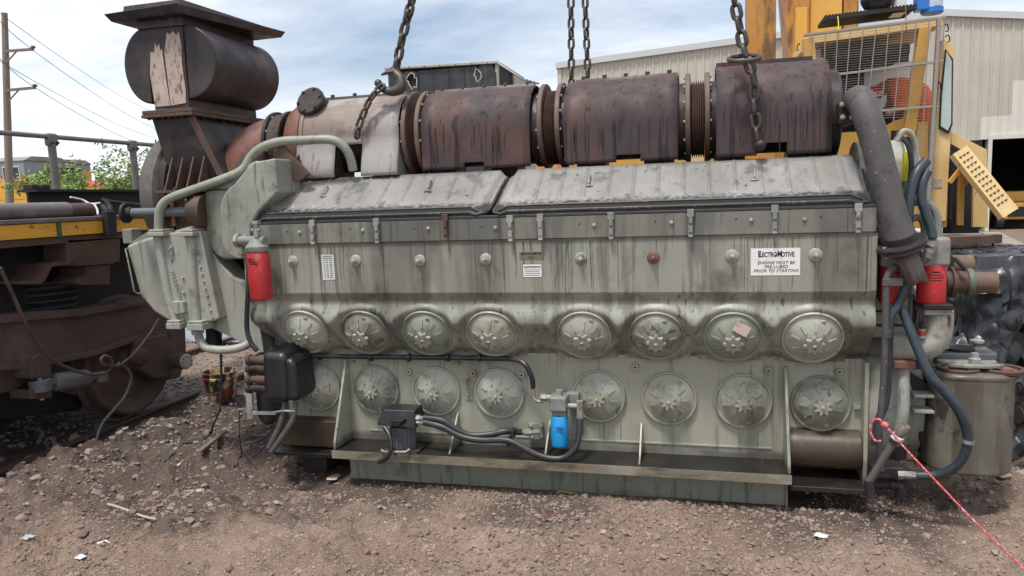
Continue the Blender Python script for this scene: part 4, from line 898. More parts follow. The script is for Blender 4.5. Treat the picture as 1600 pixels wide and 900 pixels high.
slab([(380, 562), (386, 556), (392, 600), (396, 654), (386, 656)], .05, .065, 'paint_cast', 'side_plate', bevel=.003)
slab([(392, 556), (412, 550), (440, 560), (440, 655), (412, 668), (400, 650)], .12, .5, 'bogie_black', 'drive_housing', bevel=.03)
m = MB(); m.bar(at(396, 645, .02), at(432, 645, .02), .02, .02); m.build('step_bracket', 'paint_cast', E)
for path, mt in (([(445, 628), (442, 648), (434, 672), (420, 700)], 'hose_grey'), ([(462, 628), (459, 650), (448, 672), (424, 706)], 'hose_grey')):
    MB().tube([at(x, y, -.08 - .02 * i) for i, (x, y) in enumerate(path)], .019, n=10).build('conduit', mt, E)
MB().tube([at(428, 644, -.1), at(445, 642, -.13), at(462, 643, -.1)], .007, n=6).build('conduit_clamp', 'fitting', E)
for path in ([(436, 640), (430, 665), (415, 682), (398, 690), (384, 692)], [(440, 660), (420, 690), (405, 706), (395, 716)]):
    MB().tube([at(x, y, -.06 - .01 * i) for i, (x, y) in enumerate(path)], .006, n=6).build('loose_wire', 'rubber', E)
MB().box(at(478, 715, .2).x, at(515, 715, .2).x, .15, .6, .0, .16).build('left_block', 'bogie_black', E, bevel=.01)

# ---- fuel pump unit, hoses and the blue filter on the lower wall
a, b = at(600, 704, -.02), at(648, 668, -.02)
pu = MB().prism([(u * 1.0, v) for u, v in arcp(0, 0, .085, .06, 0, 350, 14)], lambda u, v, d: ((a.x + b.x) / 2 + u, .05 + v, d), .255, .39).build('pump_unit', 'damper', E)
for k in range(8): 
    t = R(200 + k * 20); MB().box((a.x + b.x) / 2 + .088 * math.cos(t) - .003, (a.x + b.x) / 2 + .088 * math.cos(t) + .003, .05 + .064 * math.sin(t) - .003, .05 + .064 * math.sin(t) + .01, .26, .38).build('cooling_fin', 'damper', pu)
c0, c1 = at(589, 668, -.04), at(648, 643, -.04)
m = MB(); m.hexa([(c0.x, -.05, c0.z + .02), (c1.x, -.05, c0.z), (c1.x, .14, c0.z), (c0.x + .03, .14, c0.z + .02), (c0.x + .04, -.02, c1.z), (c1.x - .01, -.02, c1.z), (c1.x - .01, .12, c1.z), (c0.x + .04, .12, c1.z)])
m.build('pump_cover', 'black_plastic', pu, bevel=.01)
m = MB(); q = at(620, 657, -.05); m.prism([(q.x - .045, q.z + .01), (q.x + .055, q.z + .01), (q.x + .02, q.z - .03), (q.x - .01, q.z - .03)][::-1], lambda u, v, d: (u, d, v), -.075, -.03); m.build('cover_boss', 'black_plastic', pu, bevel=.004)
q = at(625, 704, -.08); m = MB(); m.tube([at(596, 703, -.08), at(600, 706, -.1), at(634, 706, -.1), at(640, 702, -.08)], .008, n=6, smooth=False); m.build('mount_bracket', 'fitting', pu)
MB().box((a.x + b.x) / 2 - .12, (a.x + b.x) / 2 + .13, -.07, .12, .243, .256).build('mount_plate', 'dark_iron', pu, bevel=.002)
MB().tube([at(601, 668, -.06), at(608, 680, -.09), at(611, 700, -.12), at(605, 715, -.13), at(592, 722, -.12)], .014, n=8).build('signal_cable', 'rubber', pu)
for py in (653, 659):
    p = at(646, py, -.0); MB().cyl(p, p + V((.09, -.01, 0)), .017, n=8).build('hose_fitting', 'fitting', pu); MB().cyl(p + V((.02, 0, 0)), p + V((.045, 0, 0)), .023, n=6).build('fitting_nut', 'steel', pu)
MB().tube([at(662, 653, -.01), at(690, 657, -.01), at(712, 670, -.02), at(735, 680, -.02), at(765, 679, .0), at(790, 674, .02), at(815, 675, .06)], .019, n=10).build('fuel_hose', 'rubber', E)
MB().tube([at(662, 660, -.02), at(690, 667, -.03), at(720, 682, -.04), at(750, 688, -.04), at(790, 688, -.04), at(815, 698, -.05), at(840, 711, -.06), at(866, 717, -.06), at(885, 713, -.05), at(900, 697, -.03), at(905, 675, .0), at(906, 655, .03)], .019, n=10).build('fuel_hose', 'rubber', E)
fb_ = MB().box(at(827, 686, .18).x, at(850, 686, .18).x, .16, .192, at(838, 686, .18).z, at(838, 660, .18).z).build('fuel_block', 'cast_grey', E, bevel=.006)
for px, py in ((830, 665), (846, 665), (846, 682), (832, 683)): bolt(fb_, at(px, py, .16), (0, -1, 0), BOLT_P, 1.0)
p = at(842, 675, .13); q = at(812, 676, .06); MB().cyl(q, p, .016, n=8).build('fuel_union', 'fitting', fb_); MB().cyl(q.lerp(p, .3), q.lerp(p, .55), .024, n=6).build('union_nut', 'fitting', fb_)
for px, py in ((802, 676), (796, 689)):
    p = at(px, py, .0); MB().box(p.x - .012, p.x + .012, p.y - .03, p.y + .03, p.z - .026, p.z + .026).build('hose_clip', 'rubber', E, bevel=.004)
# long black loom tucked under the air box
MB().tube([at(430, 560, .04), at(470, 556, .10), at(540, 557, .12), at(620, 558, .13), at(700, 559, .13), at(770, 560, .12), at(806, 562, .08), at(822, 572, .05), at(831, 590, .05), at(833, 606, .06)], .016, n=10).build('wiring_loom', 'rubber', E)
for px in (500, 580, 640, 700, 750):
    p = at(px, 558.5 if px > 560 else 557, .125); MB().cyl(p + V((-.008, 0, 0)), p + V((.008, 0, 0)), .026, n=10).build('loom_clip', 'rubber', E)
# filter head
p = at(833, 607, .06); MB().tube([p, p + V((.0, 0, -.05)), p + V((.02, 0, -.075)), p + V((.06, 0, -.08))], .013, n=8).build('hose_end', 'steel', E)
h0, h1 = at(861, 640, .06), at(887, 617, .06)
fh = MB().box(h0.x, h1.x, .0, .12, h0.z, h1.z).build('filter_head', 'cast_grey', E, bevel=.015, seg=3)
p = at(845, 621, .06); MB().cyl(p, p + V((.09, 0, 0)), .018, n=10).build('inlet_union', 'fitting', fh); MB().cyl(p + V((.0, 0, 0)), p + V((.035, 0, 0)), .025, n=6).build('union_nut', 'fitting', fh)
p = at(886, 634, .05); MB().cyl(p, p + V((.09, 0, 0)), .016, n=10).build('outlet_union', 'fitting', fh); q = at(906, 634, .05); MB().cyl(q + V((0, 0, .03)), q + V((0, 0, -.075)), .021, n=8).build('outlet_elbow', 'fitting', fh)
m = MB(); p = at(874, 612, .06); m.cyl((p.x, .06, p.z - .02), (p.x, .06, p.z + .012), .022, n=10); m.build('vent_plug', 'fitting', fh)
m = MB(); m.box(h1.x - .02, h1.x + .06, .1, .19, h1.z - .09, h1.z + .0); m.build('head_bracket', 'cast_grey', fh, bevel=.008)
MB().box(h0.x + .01, h1.x - .008, .02, .10, h0.z - .035, h0.z).build('filter_neck', 'cast_grey', fh, bevel=.01)
p = at(875.5, 697, .05); bf = MB().lathe([(0, 0), (.040, 0), (.050, .008), (.052, .018), (.052, .185), (.046, .195)], loc=p, axis=(0, 0, 1), n=32).build('fuel_filter', 'filter_blue', E, label='bright blue spin-on fuel filter')
for k in range(3):
    MB().box(p.x - .01, p.x + .028, p.y - .054, p.y - .04, p.z + .13 - .012 * k, p.z + .136 - .012 * k).build('print_line', 'ink_blue', bf)
# =================================================================== right (accessory) end of the engine
MB().lathe([(0, -.02), (.40, -.02), (.42, 0), (.42, .16), (.39, .20), (.34, .24), (.34, .30), (0, .30)], loc=(3.41, .54, .55), axis=(1, 0, 0), n=60).build('accessory_housing', 'paint_cast', E)
MB().box(3.41, 3.64, .22, 1.1, .86, 1.60).build('end_housing', 'cast_grey', E, bevel=.02)
for k, (z0, z1, d) in enumerate(((.98, 1.04, .03), (1.05, 1.12, .015), (1.13, 1.2, .03))): MB().box(3.42, 3.60, .18 - d, .25, z0, z1).build('housing_rib', 'paint_cast', E, bevel=.008)
# blower casing behind the corrugated duct
bl = MB().lathe([(0, -.22), (.20, -.22), (.20, .0), (.225, .005), (.225, .03), (.19, .045), (.14, .10), (0, .10)], loc=(3.58, .44, 1.86), axis=(1, 0, 0), n=52).build('blower_casing', 'paint_cast', E)
for k in range(22):
    t = 2 * math.pi * k / 22; place('casing_bolt', BOLT_P, bl, axis_matrix((3.61, .44 + .21 * math.cos(t), 1.86 + .21 * math.sin(t)), (1, 0, 0)) @ MX.Scale(.9, 4))
MB().box(at(1410, 285, .2).x, at(1422, 285, .2).x, .18, .22, at(1416, 283, .2).z, at(1416, 237, .2).z).build('yellow_tag', 'yellow_tag', E, bevel=.003)
MB().box(3.38, 3.62, .25, .7, 1.55, 1.80).build('blower_base', 'paint_clean', E, bevel=.015)
MB().tube([at(1402, 220, .1), at(1412, 205, .1), at(1425, 212, .12), at(1431, 240, .14), at(1428, 280, .14)], .016, n=8).build('small_pipe', 'paint_cast', E)
MB().tube([at(1400, 208, .12), at(1418, 225, .08), at(1424, 255, .08), at(1421, 290, .1)], .014, n=8).build('small_hose', 'rubber', E)
# big corrugated duct: up out of the flange, over, and down to a broken pipe
path = [at(1344, 185, .46), at(1340, 166, .42), at(1338, 158, .33), at(1341, 155, .22), at(1347, 160, .12), at(1355, 182, .07), at(1368, 225, .04), at(1380, 275, .02), at(1392, 325, .0), at(1402, 362, -.02)]
P_ = crom(path, 10)
m = MB(); nn_ = len(P_)
m.tube(P_, lambda t: .069 + .0028 * math.sin(t * 210) * (t < .5) + .003 * t, n=28, smooth=False); dct = m.build('corrugated_duct', 'hose_grey', E, ang=80)
p = at(1322, 176, .26); o = MB().box(p.x - .035, p.x + .05, .26, .5, p.z - .06, p.z + .06).build('duct_flange', 'dark_iron', E, bevel=.008)
for px, py in ((1317, 183), (1331, 183), (1316, 163)): bolt(o, at(px, py, .255), (0, -1, 0), BOLT, 1.1)
p = at(1406, 370, -.02); ax = (at(1436, 445, -.06) - at(1402, 362, -.02)).normalized()
tl_ = V((-.32, -.15, 1)).normalized()
o = MB().lathe([(.05, -.012), (.118, -.012), (.122, -.006), (.122, .006), (.118, .012), (.08, .014), (.078, .05)], loc=at(1409, 381, -.03), axis=(-ax + V((.0, -.35, .1))).normalized(), n=44).build('duct_flange', 'dark_iron', E)
MB().lathe([(.05, -.008), (.114, -.008), (.114, .008), (.05, .008)], loc=at(1410, 386, -.03), axis=(-ax + V((.0, -.35, .1))).normalized(), n=44).build('flange_gasket', 'rust_purple', o)
MB().cyl(at(1396, 345, -.02), at(1407, 376, -.03), .079, n=28).build('duct_cuff', 'hose_grey', o)
for px, py in ((1408, 391), (1436, 384), (1382, 394)): MB().cyl(at(px, py - 8, -.05), at(px + 3, py + 10, -.06), .011, n=6).build('flange_bolt', 'fitting', o)
e0, e1 = at(1413, 388, -.03), at(1434, 443, -.06)
m = MB(); n = 28; x, y, z = frame(e1 - e0); vs = []
for k in range(n):
    t = 2 * math.pi * k / n; vs.append(e0 + x * (.052 * math.cos(t)) + y * (.052 * math.sin(t)))
for k in range(n):
    t = 2 * math.pi * k / n; vs.append(e1 + x * (.051 * math.cos(t)) + y * (.051 * math.sin(t)) + z * random.uniform(-.016, .006))
m.add(vs, [(k, (k + 1) % n, n + (k + 1) % n, n + k) for k in range(n)]); o = m.build('broken_pipe', 'pipe_rust', E, ang=60)
so_ = o.modifiers.new('s', 'SOLIDIFY'); so_.thickness = .006
# filter header and two short red filters
a, b = at(1376, 420, .02), at(1489, 371, .02)
hdr = MB().box(a.x, b.x, .03, .26, a.z + .005, b.z).build('filter_header', 'cast_grey', E, bevel=.02, seg=3)
for x0, x1, yt, yb, lb in ((1377, 1421, 416, 476, 'short red spin-on filter behind the broken pipe'), (1437, 1484, 414, 478, 'short red spin-on filter at the end of the header')):
    p0, p1 = at(x0, yb, .03), at(x1, yb, .03); r = (p1.x - p0.x) / 2; h = at(x0, yt, .03).z - p0.z
    f = MB().lathe([(0, 0), (r * .82, 0), (r * .95, .006), (r, .02), (r, h - .006), (r * .95, h)], loc=((p0.x + p1.x) / 2, .03 + r, p0.z), axis=(0, 0, 1), n=40).build('oil_filter', 'filter_red', E, label=lb)
    cx_, cy_ = (p0.x + p1.x) / 2, .03 + r
    for k in range(4):
        wd = (.02, .035, .042, .03)[k]; zz = p0.z + h * .80 - k * .014
        m = MB(); m.grid(lambda u, v: (cx_ + (r + .0006) * math.sin((u - .45) * 2 * wd / r), cy_ - (r + .0006) * math.cos((u - .45) * 2 * wd / r), zz + (.008 if k == 0 else .005) * v), 6, 1); m.build('print_line', 'ink', f)
# hoses around the header
MB().tube([at(1447, 252, .1), at(1432, 270, .06), at(1423, 300, .04), at(1419, 335, .03), at(1419, 372, .04)], .026, n=12).build('coolant_hose', 'rubber_blue', E)
MB().tube([at(1449, 268, .08), at(1441, 288, .06), at(1440, 310, .05), at(1447, 335, .04), at(1455, 358, .03), at(1457, 372, .02)], .024, n=12).build('coolant_hose', 'rubber_blue', E)
p = at(1456, 376, .02); MB().tube([p, at(1455, 388, .02), at(1448, 400, .02), at(1438, 408, .03)], .027, n=12).build('hose_elbow', 'cast_grey', E)
for px, py in ((1447, 400), (1455, 383)): 
    q = at(px, py, .02); MB().lathe([(.026, -.008), (.031, -.008), (.031, .008), (.026, .008)], loc=q, axis=(.5, 0, 1), n=18).build('hose_clamp', 'fitting', E)
MB().tube([at(1404, 318, .12), at(1440, 316, .12), at(1455, 322, .12), at(1464, 340, .12), at(1465, 372, .12)], .021, n=10).build('steel_pipe', 'cast_grey', E)
MB().tube([at(1418, 344, .1), at(1436, 340, .1), at(1444, 352, .1), at(1444, 372, .1)], .019, n=10).build('steel_pipe', 'cast_grey', E)
MB().tube([at(1400, 416, -.02), at(1390, 424, -.05), at(1385, 440, -.06), at(1384, 480, -.06), at(1383, 540, -.06), at(1380, 600, -.05), at(1375, 660, -.04), at(1374, 690, -.03), at(1378, 735, -.02)], .017, n=10).build('oil_line', 'hose_grey', E)
MB().tube([at(1418, 425, .0), at(1413, 450, -.02), at(1402, 478, -.03), at(1391, 500, -.04), at(1388, 560, -.03), at(1384, 625, -.02), at(1372, 660, -.02), at(1367, 695, -.02)], .022, n=10).build('coolant_hose', 'rubber_blue', E)
a, b = at(1379, 447, -.075), at(1411, 435, -.075); MB().box(a.x, b.x, -.08, -.06, a.z, b.z).build('line_clamp', 'hose_grey', E, bevel=.003)
p = at(1386, 521, -.06); MB().cyl(p + V((0, 0, -.02)), p + V((0, 0, .02)), .026, n=10).build('line_coupling', 'hose_grey', E)
bigh = [at(1408, 478, .0), at(1420, 510, -.04), at(1434, 545, -.08), at(1452, 585, -.12), at(1476, 612, -.14), at(1500, 645, -.14), at(1512, 680, -.13), at(1508, 708, -.12), at(1492, 730, -.10), at(1465, 742, -.06), at(1432, 743, -.03)]
MB().tube(bigh, .0245, n=12).build('coolant_hose', 'rubber_blue', E, label='long dark blue hose looping round the strainer')
q = at(1513, 690, -.13); MB().lathe([(.025, -.009), (.029, -.009), (.029, .009), (.025, .009)], loc=q, axis=(.1, 0, 1), n=18).build('hose_clamp', 'steel', E)
MB().cyl(at(1432, 743, -.03), at(1408, 741, -.02), .020, n=8).build('hose_fitting', 'fitting', E); MB().cyl(at(1412, 741, -.02), at(1402, 741, -.02), .026, n=6).build('fitting_nut', 'steel', E)
p = at(1376, 735, -.0); m = MB(); m.box(p.x - .05, p.x + .11, -.03, .03, p.z - .035, p.z + .03); m.build('pipe_tee', 'dark_iron', E, bevel=.01)
MB().tube([at(1350, 757, .05), at(1385, 757, .03), at(1399, 757, .02), at(1406, 763, .02), at(1407, 776, .02)], .026, n=12).build('drain_elbow', 'dark_iron', E)
MB().cyl(at(1398, 757, .02), at(1390, 757, .02), .032, n=12).build('elbow_collar', 'dark_iron', E)
# lever made of pipe, wrapped at the joint
MB().cyl(at(1357, 754, -.10), at(1398, 688, -.16), .019, n=12).build('lever_bar', 'pipe_rust', E)
le0, le1 = at(1396, 691, -.16), at(1416, 665, -.19)
m = MB().cyl(le0, le1, .024, n=14, caps=False); m.build('lever_sleeve', 'pipe_rust', E).modifiers.new('s', 'SOLIDIFY').thickness = .006
MB().lathe([(.024, -.012), (.030, -.010), (.031, .010), (.025, .014)], loc=le0.lerp(le1, .3), axis=(le1 - le0), n=14).build('lever_wrap', 'paper', E)
MB().tube([at(1357, 750, -.10), at(1359, 765, -.10), at(1361, 779, -.10)], .024, n=10).build('lever_foot', 'dark_iron', E)
MB().cyl(at(1376, 735, .02), at(1358, 752, -.08), .018, n=10).build('lever_pivot', 'dark_iron', E)
# water elbow, flange and pipes
MB().tube([at(1384, 541, .12), at(1420, 543, .10), at(1446, 541, .08), at(1461, 528, .08), at(1466, 508, .08), at(1466, 486, .08)], .072, n=24).build('water_elbow', 'paint_cast', E, ang=80)
a, b = at(1441, 491, .04), at(1485, 482, .04); wf = MB().box(a.x, b.x, 0, .19, a.z, b.z).build('elbow_flange', 'cast_grey', E, bevel=.006)
MB().box(a.x - .01, b.x, -.01, .2, b.z + .001, b.z + .028).build('flange_top', 'oily', wf, bevel=.006)
for px, py in ((1445, 494), (1482, 494)): 
    q = at(px, py, .02); MB().cyl(q, q + V((0, 0, -.05)), .011, n=6).build('flange_bolt', 'rust_brown', wf)
p = at(1440, 528, .02); m = MB().cyl(p, p + V((0, 0, .05)), .018, n=12); pr_ = m.build('pressure_sender', 'fitting', E); MB().cyl(p + V((0, 0, .015)), p + V((0, 0, .038)), .0195, n=12).build('red_band', 'filter_red', pr_); MB().cyl(p + V((0, 0, .05)), p + V((0, 0, .09)), .013, n=8).build('sender_plug', 'black_plastic', pr_)
for px, py in ((1398, 535), (1400, 541)): 
    MB().tube([at(px, py, .03), at(px + 14, py, .025)], .004, n=5, smooth=False).build('cast_mark', 'paint_clean', E)
MB().tube([at(1411, 566, .08), at(1412, 600, .05), at(1411, 645, .04), at(1404, 684, .06)], .030, n=14).build('drop_pipe', 'paint_cast', E)
p = at(1410, 567, .07); m = MB().box(p.x - .055, p.x + .05, .01, .14, p.z - .02, p.z + .02); m.build('pipe_flange', 'rust_red', E, bevel=.006)
slab([(1420, 580), (1452, 600), (1452, 712), (1438, 690), (1418, 610)], .22, .9, 'dark_iron', 'strainer_bracket', bevel=.01)
slab([(1412, 560), (1452, 565), (1452, 580), (1412, 575)], .05, .5, 'bogie_black', 'bracket_top', bevel=.006)
for py in (616, 640): MB().box(at(1425, py, .15).x, at(1456, py, .15).x, .10, .2, at(1440, py, .15).z - .008, at(1440, py, .15).z + .008).build('bracket_web', 'paint_cast', E, bevel=.003)
MB().cyl(at(1400, 700, .15), at(1400, 715, .15), .05, n=16).build('drain_boss', 'rubber', E)
# strainer tank
tx0, tx1 = at(1459, 660, .08).x, at(1598, 660, .08).x; tz0, tz1 = .245, .80; ty0, ty1 = .06, .52; rc = .16
def rrect(x0, x1, y0, y1, r, n=7):
    P = []
    for cx, cy, a in ((x1 - r, y1 - r, 0), (x0 + r, y1 - r, 90), (x0 + r, y0 + r, 180), (x1 - r, y0 + r, 270)):
        for k in range(n + 1): t = R(a + 90 * k / n); P.append((cx + r * math.cos(t), cy + r * math.sin(t)))
    return P
mat('tank_paint', (0.12, 0.112, 0.092), 0.42, layers=[((0.22, 0.205, 0.175), 3, 0.48, 0.7, 0.6), ((0.075, 0.06, 0.045), (9, 9, 0.9), 0.46, 0.62, 0.75), ((0.022, 0.02, 0.019), (3.5, 3.5, 1.8), 0.52, 0.57, 0.85), ((0.40, 0.36, 0.31), (26, 26, 3), 0.62, 0.72, 0.5)], bump=[(30, 0.2, 0.003)], rough_noise=0.15)
tk = MB().prism(rrect(tx0, tx1, ty0, ty1, rc), lambda u, v, d: (u, v, d), tz0, tz1).build('strainer_tank', 'tank_paint', E, bevel=.02, seg=3)
MB().prism(rrect(tx0 - .004, tx1 + .004, ty0 - .004, ty1 + .004, rc), lambda u, v, d: (u, v, d), tz1 - .03, tz1 - .012).build('tank_bead', 'tank_paint', tk, bevel=.004)
for px in (1491, 1560):
    c = at(px + 8, 579, .17); c = V((c.x, .19, tz1))
    o = MB().lathe([(.085, -.002), (.105, -.002), (.107, .012), (.100, .018), (.084, .016), (.080, -.03), (.05, -.05), (0, -.05)], loc=c, axis=(0, 0, 1), n=36).build('strainer_port', 'rust_brown', tk)
    MB().lathe([(.078, .004), (.05, -.004), (.045, .014), (.02, .016), (0, .016)], loc=c, axis=(0, 0, 1), n=30).build('port_cover', 'rust_red', o)
mx_ = (tx0 + tx1) / 2
m = MB(); m.prism([(mx_ - .14, .15), (mx_ - .06, .12), (mx_ + .06, .12), (mx_ + .14, .15), (mx_ + .05, .20), (mx_ - .05, .20)], lambda u, v, d: (u, v, d), tz1 + .022, tz1 + .042); m.build('strongback', 'cast_grey', tk, bevel=.006)
MB().lathe([(.03, 0), (.03, .03), (.02, .035), (.018, .06), (.0, .062)], loc=(mx_, .16, tz1 + .04), axis=(0, 0, 1), n=8).build('strongback_nut', 'fitting', tk)
m = MB().prism(rrect(tx0 + .06, tx1 - .02, .36, .66, .05, 4), lambda u, v, d: (u, v, d), tz1 + .02, tz1 + .05); lid = m.build('strainer_lid', 'damper', E, bevel=.005)
MB().prism(rrect(tx0 + .08, tx1 - .04, .3, .64, .05, 4), lambda u, v, d: (u, v, d), tz1 - .2, tz1 + .02).build('lid_body', 'cast_grey', lid, bevel=.01)
MB().lathe([(.07, 0), (.08, .0), (.08, .014), (.07, .016), (.06, .01), (0, .01)], loc=(mx_ + .02, .48, tz1 + .05), axis=(0, 0, 1), n=28).build('lid_ring', 'bogie_black', lid)
for xk, yk in ((tx0 + .05, .36), (tx1 - .06, .60), (tx0 + .12, .42)):
    MB().lathe([(.014, -.12), (.014, .03), (.03, .035), (.04, .042), (.04, .055), (.02, .062), (0, .062)], loc=(xk, yk, tz1 + .03), axis=(0, 0, 1), n=14).build('clamp_knob', 'fitting', lid)
# rusty water stubs pointing right
p = at(1482, 441, .28)
m = MB().cyl((p.x - .02, .28, p.z), (at(1512, 441, .28).x, .28, p.z), .062, n=28); rs = m.build('water_stub', 'rust_brown', E)
MB().cyl((at(1512, 441, .28).x, .28, p.z), (at(1555, 441, .28).x, .28, p.z - .004), .058, n=28).build('stub_end', 'stub_rust', rs)
MB().lathe([(.055, -.016), (.072, -.016), (.077, -.006), (.077, .006), (.072, .016), (.055, .016)], loc=(at(1514, 441, .28).x, .28, p.z), axis=(1, 0, 0), n=32).build('coupling', 'coupling', rs)
MB().lathe([(.06, -.01), (.085, -.01), (.085, .012), (.06, .012)], loc=(at(1487, 441, .28).x, .28, p.z), axis=(1, 0, 0), n=28).build('stub_flange', 'rust_brown', rs)
p2 = at(1486, 415, .42); MB().cyl((p2.x, .42, p2.z), (at(1518, 415, .42).x, .42, p2.z), .06, n=24).build('water_stub', 'stub_rust', E)
MB().tube([at(1492, 404, .25), at(1500, 412, .2), at(1508, 422, .2)], .012, n=6).build('strap', 'dark_iron', E)

# =================================================================== lifting chains
def link_mesh(name, L_, Wd, r, mt='chain_steel'):
    pts = []; n = 8
    hw = Wd / 2 - r; hl = L_ / 2 - Wd / 2
    for k in range(n + 1): t = math.pi * k / n; pts.append(V((hw * math.cos(t), 0, hl + hw * math.sin(t))))
    for k in range(n + 1): t = math.pi + math.pi * k / n; pts.append(V((hw * math.cos(t), 0, -hl + hw * math.sin(t))))
    m = MB(); N = len(pts); s = 8; vs = []
    for i in range(N):
        T = (pts[(i + 1) % N] - pts[i - 1]).normalized(); b = V((0, 1, 0)); nn = T.cross(b)
        for j in range(s): a = 2 * math.pi * j / s; vs.append(pts[i] + nn * (r * math.cos(a)) + b * (r * math.sin(a)))
    m.add(vs, [(i * s + j, i * s + (j + 1) % s, ((i + 1) % N) * s + (j + 1) % s, ((i + 1) % N) * s + j) for i in range(N) for j in range(s)])
    return m.mesh(name, mt, ang=80)
LINK = link_mesh('chain_link', .106, .071, .0135)
LINK_S = link_mesh('chain_link', .088, .056, .0098)
def chain(path, label, mesh=LINK, pitch=.078, tw=.3):
    P = crom(path, 10); 
    root = thing('lifting_chain', (P[-1].x, P[-1].y, P[-1].z), label, 'chain', 'lifting chains holding the engine')
    acc = 0; i = 0; pos = pitch / 2; k = 0; seg = [(P[j], P[j + 1]) for j in range(len(P) - 1)]
    tot = 0; marks = []
    for a, b in seg:
        l = (b - a).length
        while pos < tot + l:
            marks.append((a.lerp(b, (pos - tot) / l), (b - a).normalized())); pos += pitch
        tot += l
    for k, (p, d) in enumerate(marks):
        place('link', mesh, root, axis_matrix(p, d, up=(0, -1, 0.05), roll=tw + (math.pi / 2 if k % 2 else 0) + random.uniform(-.18, .18)))
    return root, marks
def up_path(p, q, n=1.2):   # keep going up out of the picture
    d = (p - q).normalized(); return p + d * n
h_ = [at(645, -5, .42), at(638, 22, .42), at(629, 58, .42), at(622, 92, .42), at(618, 112, .42)]
ch1, mk = chain([up_path(h_[0], h_[2])] + h_, 'left lifting chain ending in an open hook above the pale manifold section')
# grab hook (drawn in the plane facing the camera)
hk = [at(612, 108, .40), at(620, 116, .38), at(627, 126, .37), at(625, 138, .36), at(613, 143, .36), at(600, 140, .36), at(591, 133, .36)]
MB().tube(hk, lambda t: .020 + .014 * math.sin(math.pi * min(1, t * 1.1)) if t < .9 else .022, n=12, k=6).build('hook', 'chain_steel', ch1)
MB().tube([at(616, 112, .38), at(606, 113, .36), at(596, 117, .36)], lambda t: .022 * (1 - .7 * t), n=8).build('hook_tip', 'chain_steel', ch1)
MB().ball(at(591, 130, .36), .026).build('hook_lug', 'chain_steel', ch1)
chain([at(600, 133, .34), at(588, 143, .33), at(577, 158, .315), at(567, 180, .305), at(560, 200, .30), at(557, 222, .30)], 'short slack chain hooked round the pale manifold section', LINK_S, .066)
t0 = at(893, 138, .95); t1 = at(892, -5, .95); chain([up_path(t1, t0), t1, t0], 'left of the two thin chains hanging behind the middle manifold section', LINK_S, .067)
t0 = at(919, 132, .95); t1 = at(914, -5, .95); chain([up_path(t1, t0), t1, t0], 'right of the two thin chains hanging behind the middle manifold section', LINK_S, .067)
h_ = [at(1146, -6, .26), at(1155, 38, .26), at(1163, 78, .26), at(1170, 98, .255), at(1179, 130, .26), at(1178, 160, .265), at(1182, 195, .27), at(1187, 226, .28)]
ch2, mk = chain([up_path(h_[0], h_[2])] + h_, 'right lifting chain with a flat ring, draped down the right manifold section')
c = at(1163, 91, .24); m = MB(); rp = []
for k in range(24):
    t = 2 * math.pi * k / 24; rp.append(c + V((.085 * math.cos(t), .05 * math.sin(t), .022 * math.sin(t))))
m.tube(rp + [rp[0], rp[1]], .013, n=8, k=3); m.build('ring', 'chain_steel', ch2)
MB().ball(at(1188, 227, .27), .034).build('end_shackle', 'dark_iron', ch2)

# red rope tied to the lever pipe, running off along the ground
rp_ = [at(1386, 668, -.12), at(1373, 655, -.10), at(1362, 660, -.09), at(1360, 675, -.09), at(1367, 688, -.10), at(1377, 689, -.1)]
ro = thing('tow_rope', (3.9, -.6, 0), 'red and white rope tied to the engine corner, pulled tight to the lower right', 'rope')
mat('rope_dark', (0.42, 0.03, 0.05), 0.8)
MB().tube(rp_, .0065, n=8).build('loop', 'rope', ro); MB().ball(at(1383, 664, -.12), .022, sc=(1, 1, .8)).build('knot', 'rope', ro)
pts = [at(1384, 666, -.12), at(1400, 683, -.2), at(1412, 698, -.26), at(1440, 728, -.4), at(1478, 768, -.55), at(1530, 822, -.72), at(1600, 889, -.9), at(1660, 945, -1.02)]
Pp = crom(pts, 14); m = MB()
m.tube(Pp, lambda t: .0046, n=8, smooth=False)
m.build('rope_line', 'rope', ro)
m = MB(); st = []
x_, y_, z_ = frame(Pp[-1] - Pp[0])
L_ = 0
for i, p in enumerate(Pp):
    if i: L_ += (p - Pp[i - 1]).length
    for s_ in range(1): st.append(p + (x_ * math.cos(L_ * 140) + y_ * math.sin(L_ * 140)) * .005)
fine = []
for i in range(len(Pp) - 1):
    for k in range(8): fine.append(Pp[i].lerp(Pp[i + 1], k / 8))
L_ = 0; st = []
for i, p in enumerate(fine):
    if i: L_ += (p - fine[i - 1]).length
    st.append(p + (x_ * math.cos(L_ * 110) + y_ * math.sin(L_ * 110)) * .0036)
m.tube(st, .0022, n=5, smooth=False); m.build('rope_strand', 'rope_dark', ro)
# =================================================================== left: stripped locomotive frame on its bogie
def slabX(pts, X, Xb, mt, name, par, bevel=.008, seg=2):
    P = [(atx(x, y, X).y, atx(x, y, X).z) for x, y in pts]
    a = sum(P[i][0] * P[(i + 1) % len(P)][1] - P[(i + 1) % len(P)][0] * P[i][1] for i in range(len(P)))
    if a < 0: P = P[::-1]
    return MB().prism(P, lambda u, v, d: (d, u, v), Xb, X).build(name, mt, par, bevel=bevel, seg=seg)
SX = -2.0
LF = thing('stripped_locomotive', (-3.4, 0, 1.2), 'stripped locomotive underframe with a yellow sill and grey handrail, at the left', 'locomotive')
YE = 1.9
MB().box(-4.95, SX - .03, -4, YE, 1.60, 1.765).build('deck', 'bogie_black', LF, bevel=.004)
MB().box(SX - .03, SX, -4, YE, 1.652, 1.752).build('sill', 'sill_yellow', LF, bevel=.004, label='faded yellow side sill')
MB().box(SX - .12, SX + .012, -4, YE, 1.756, 1.785).build('deck_edge', 'rail_grey', LF, bevel=.004)
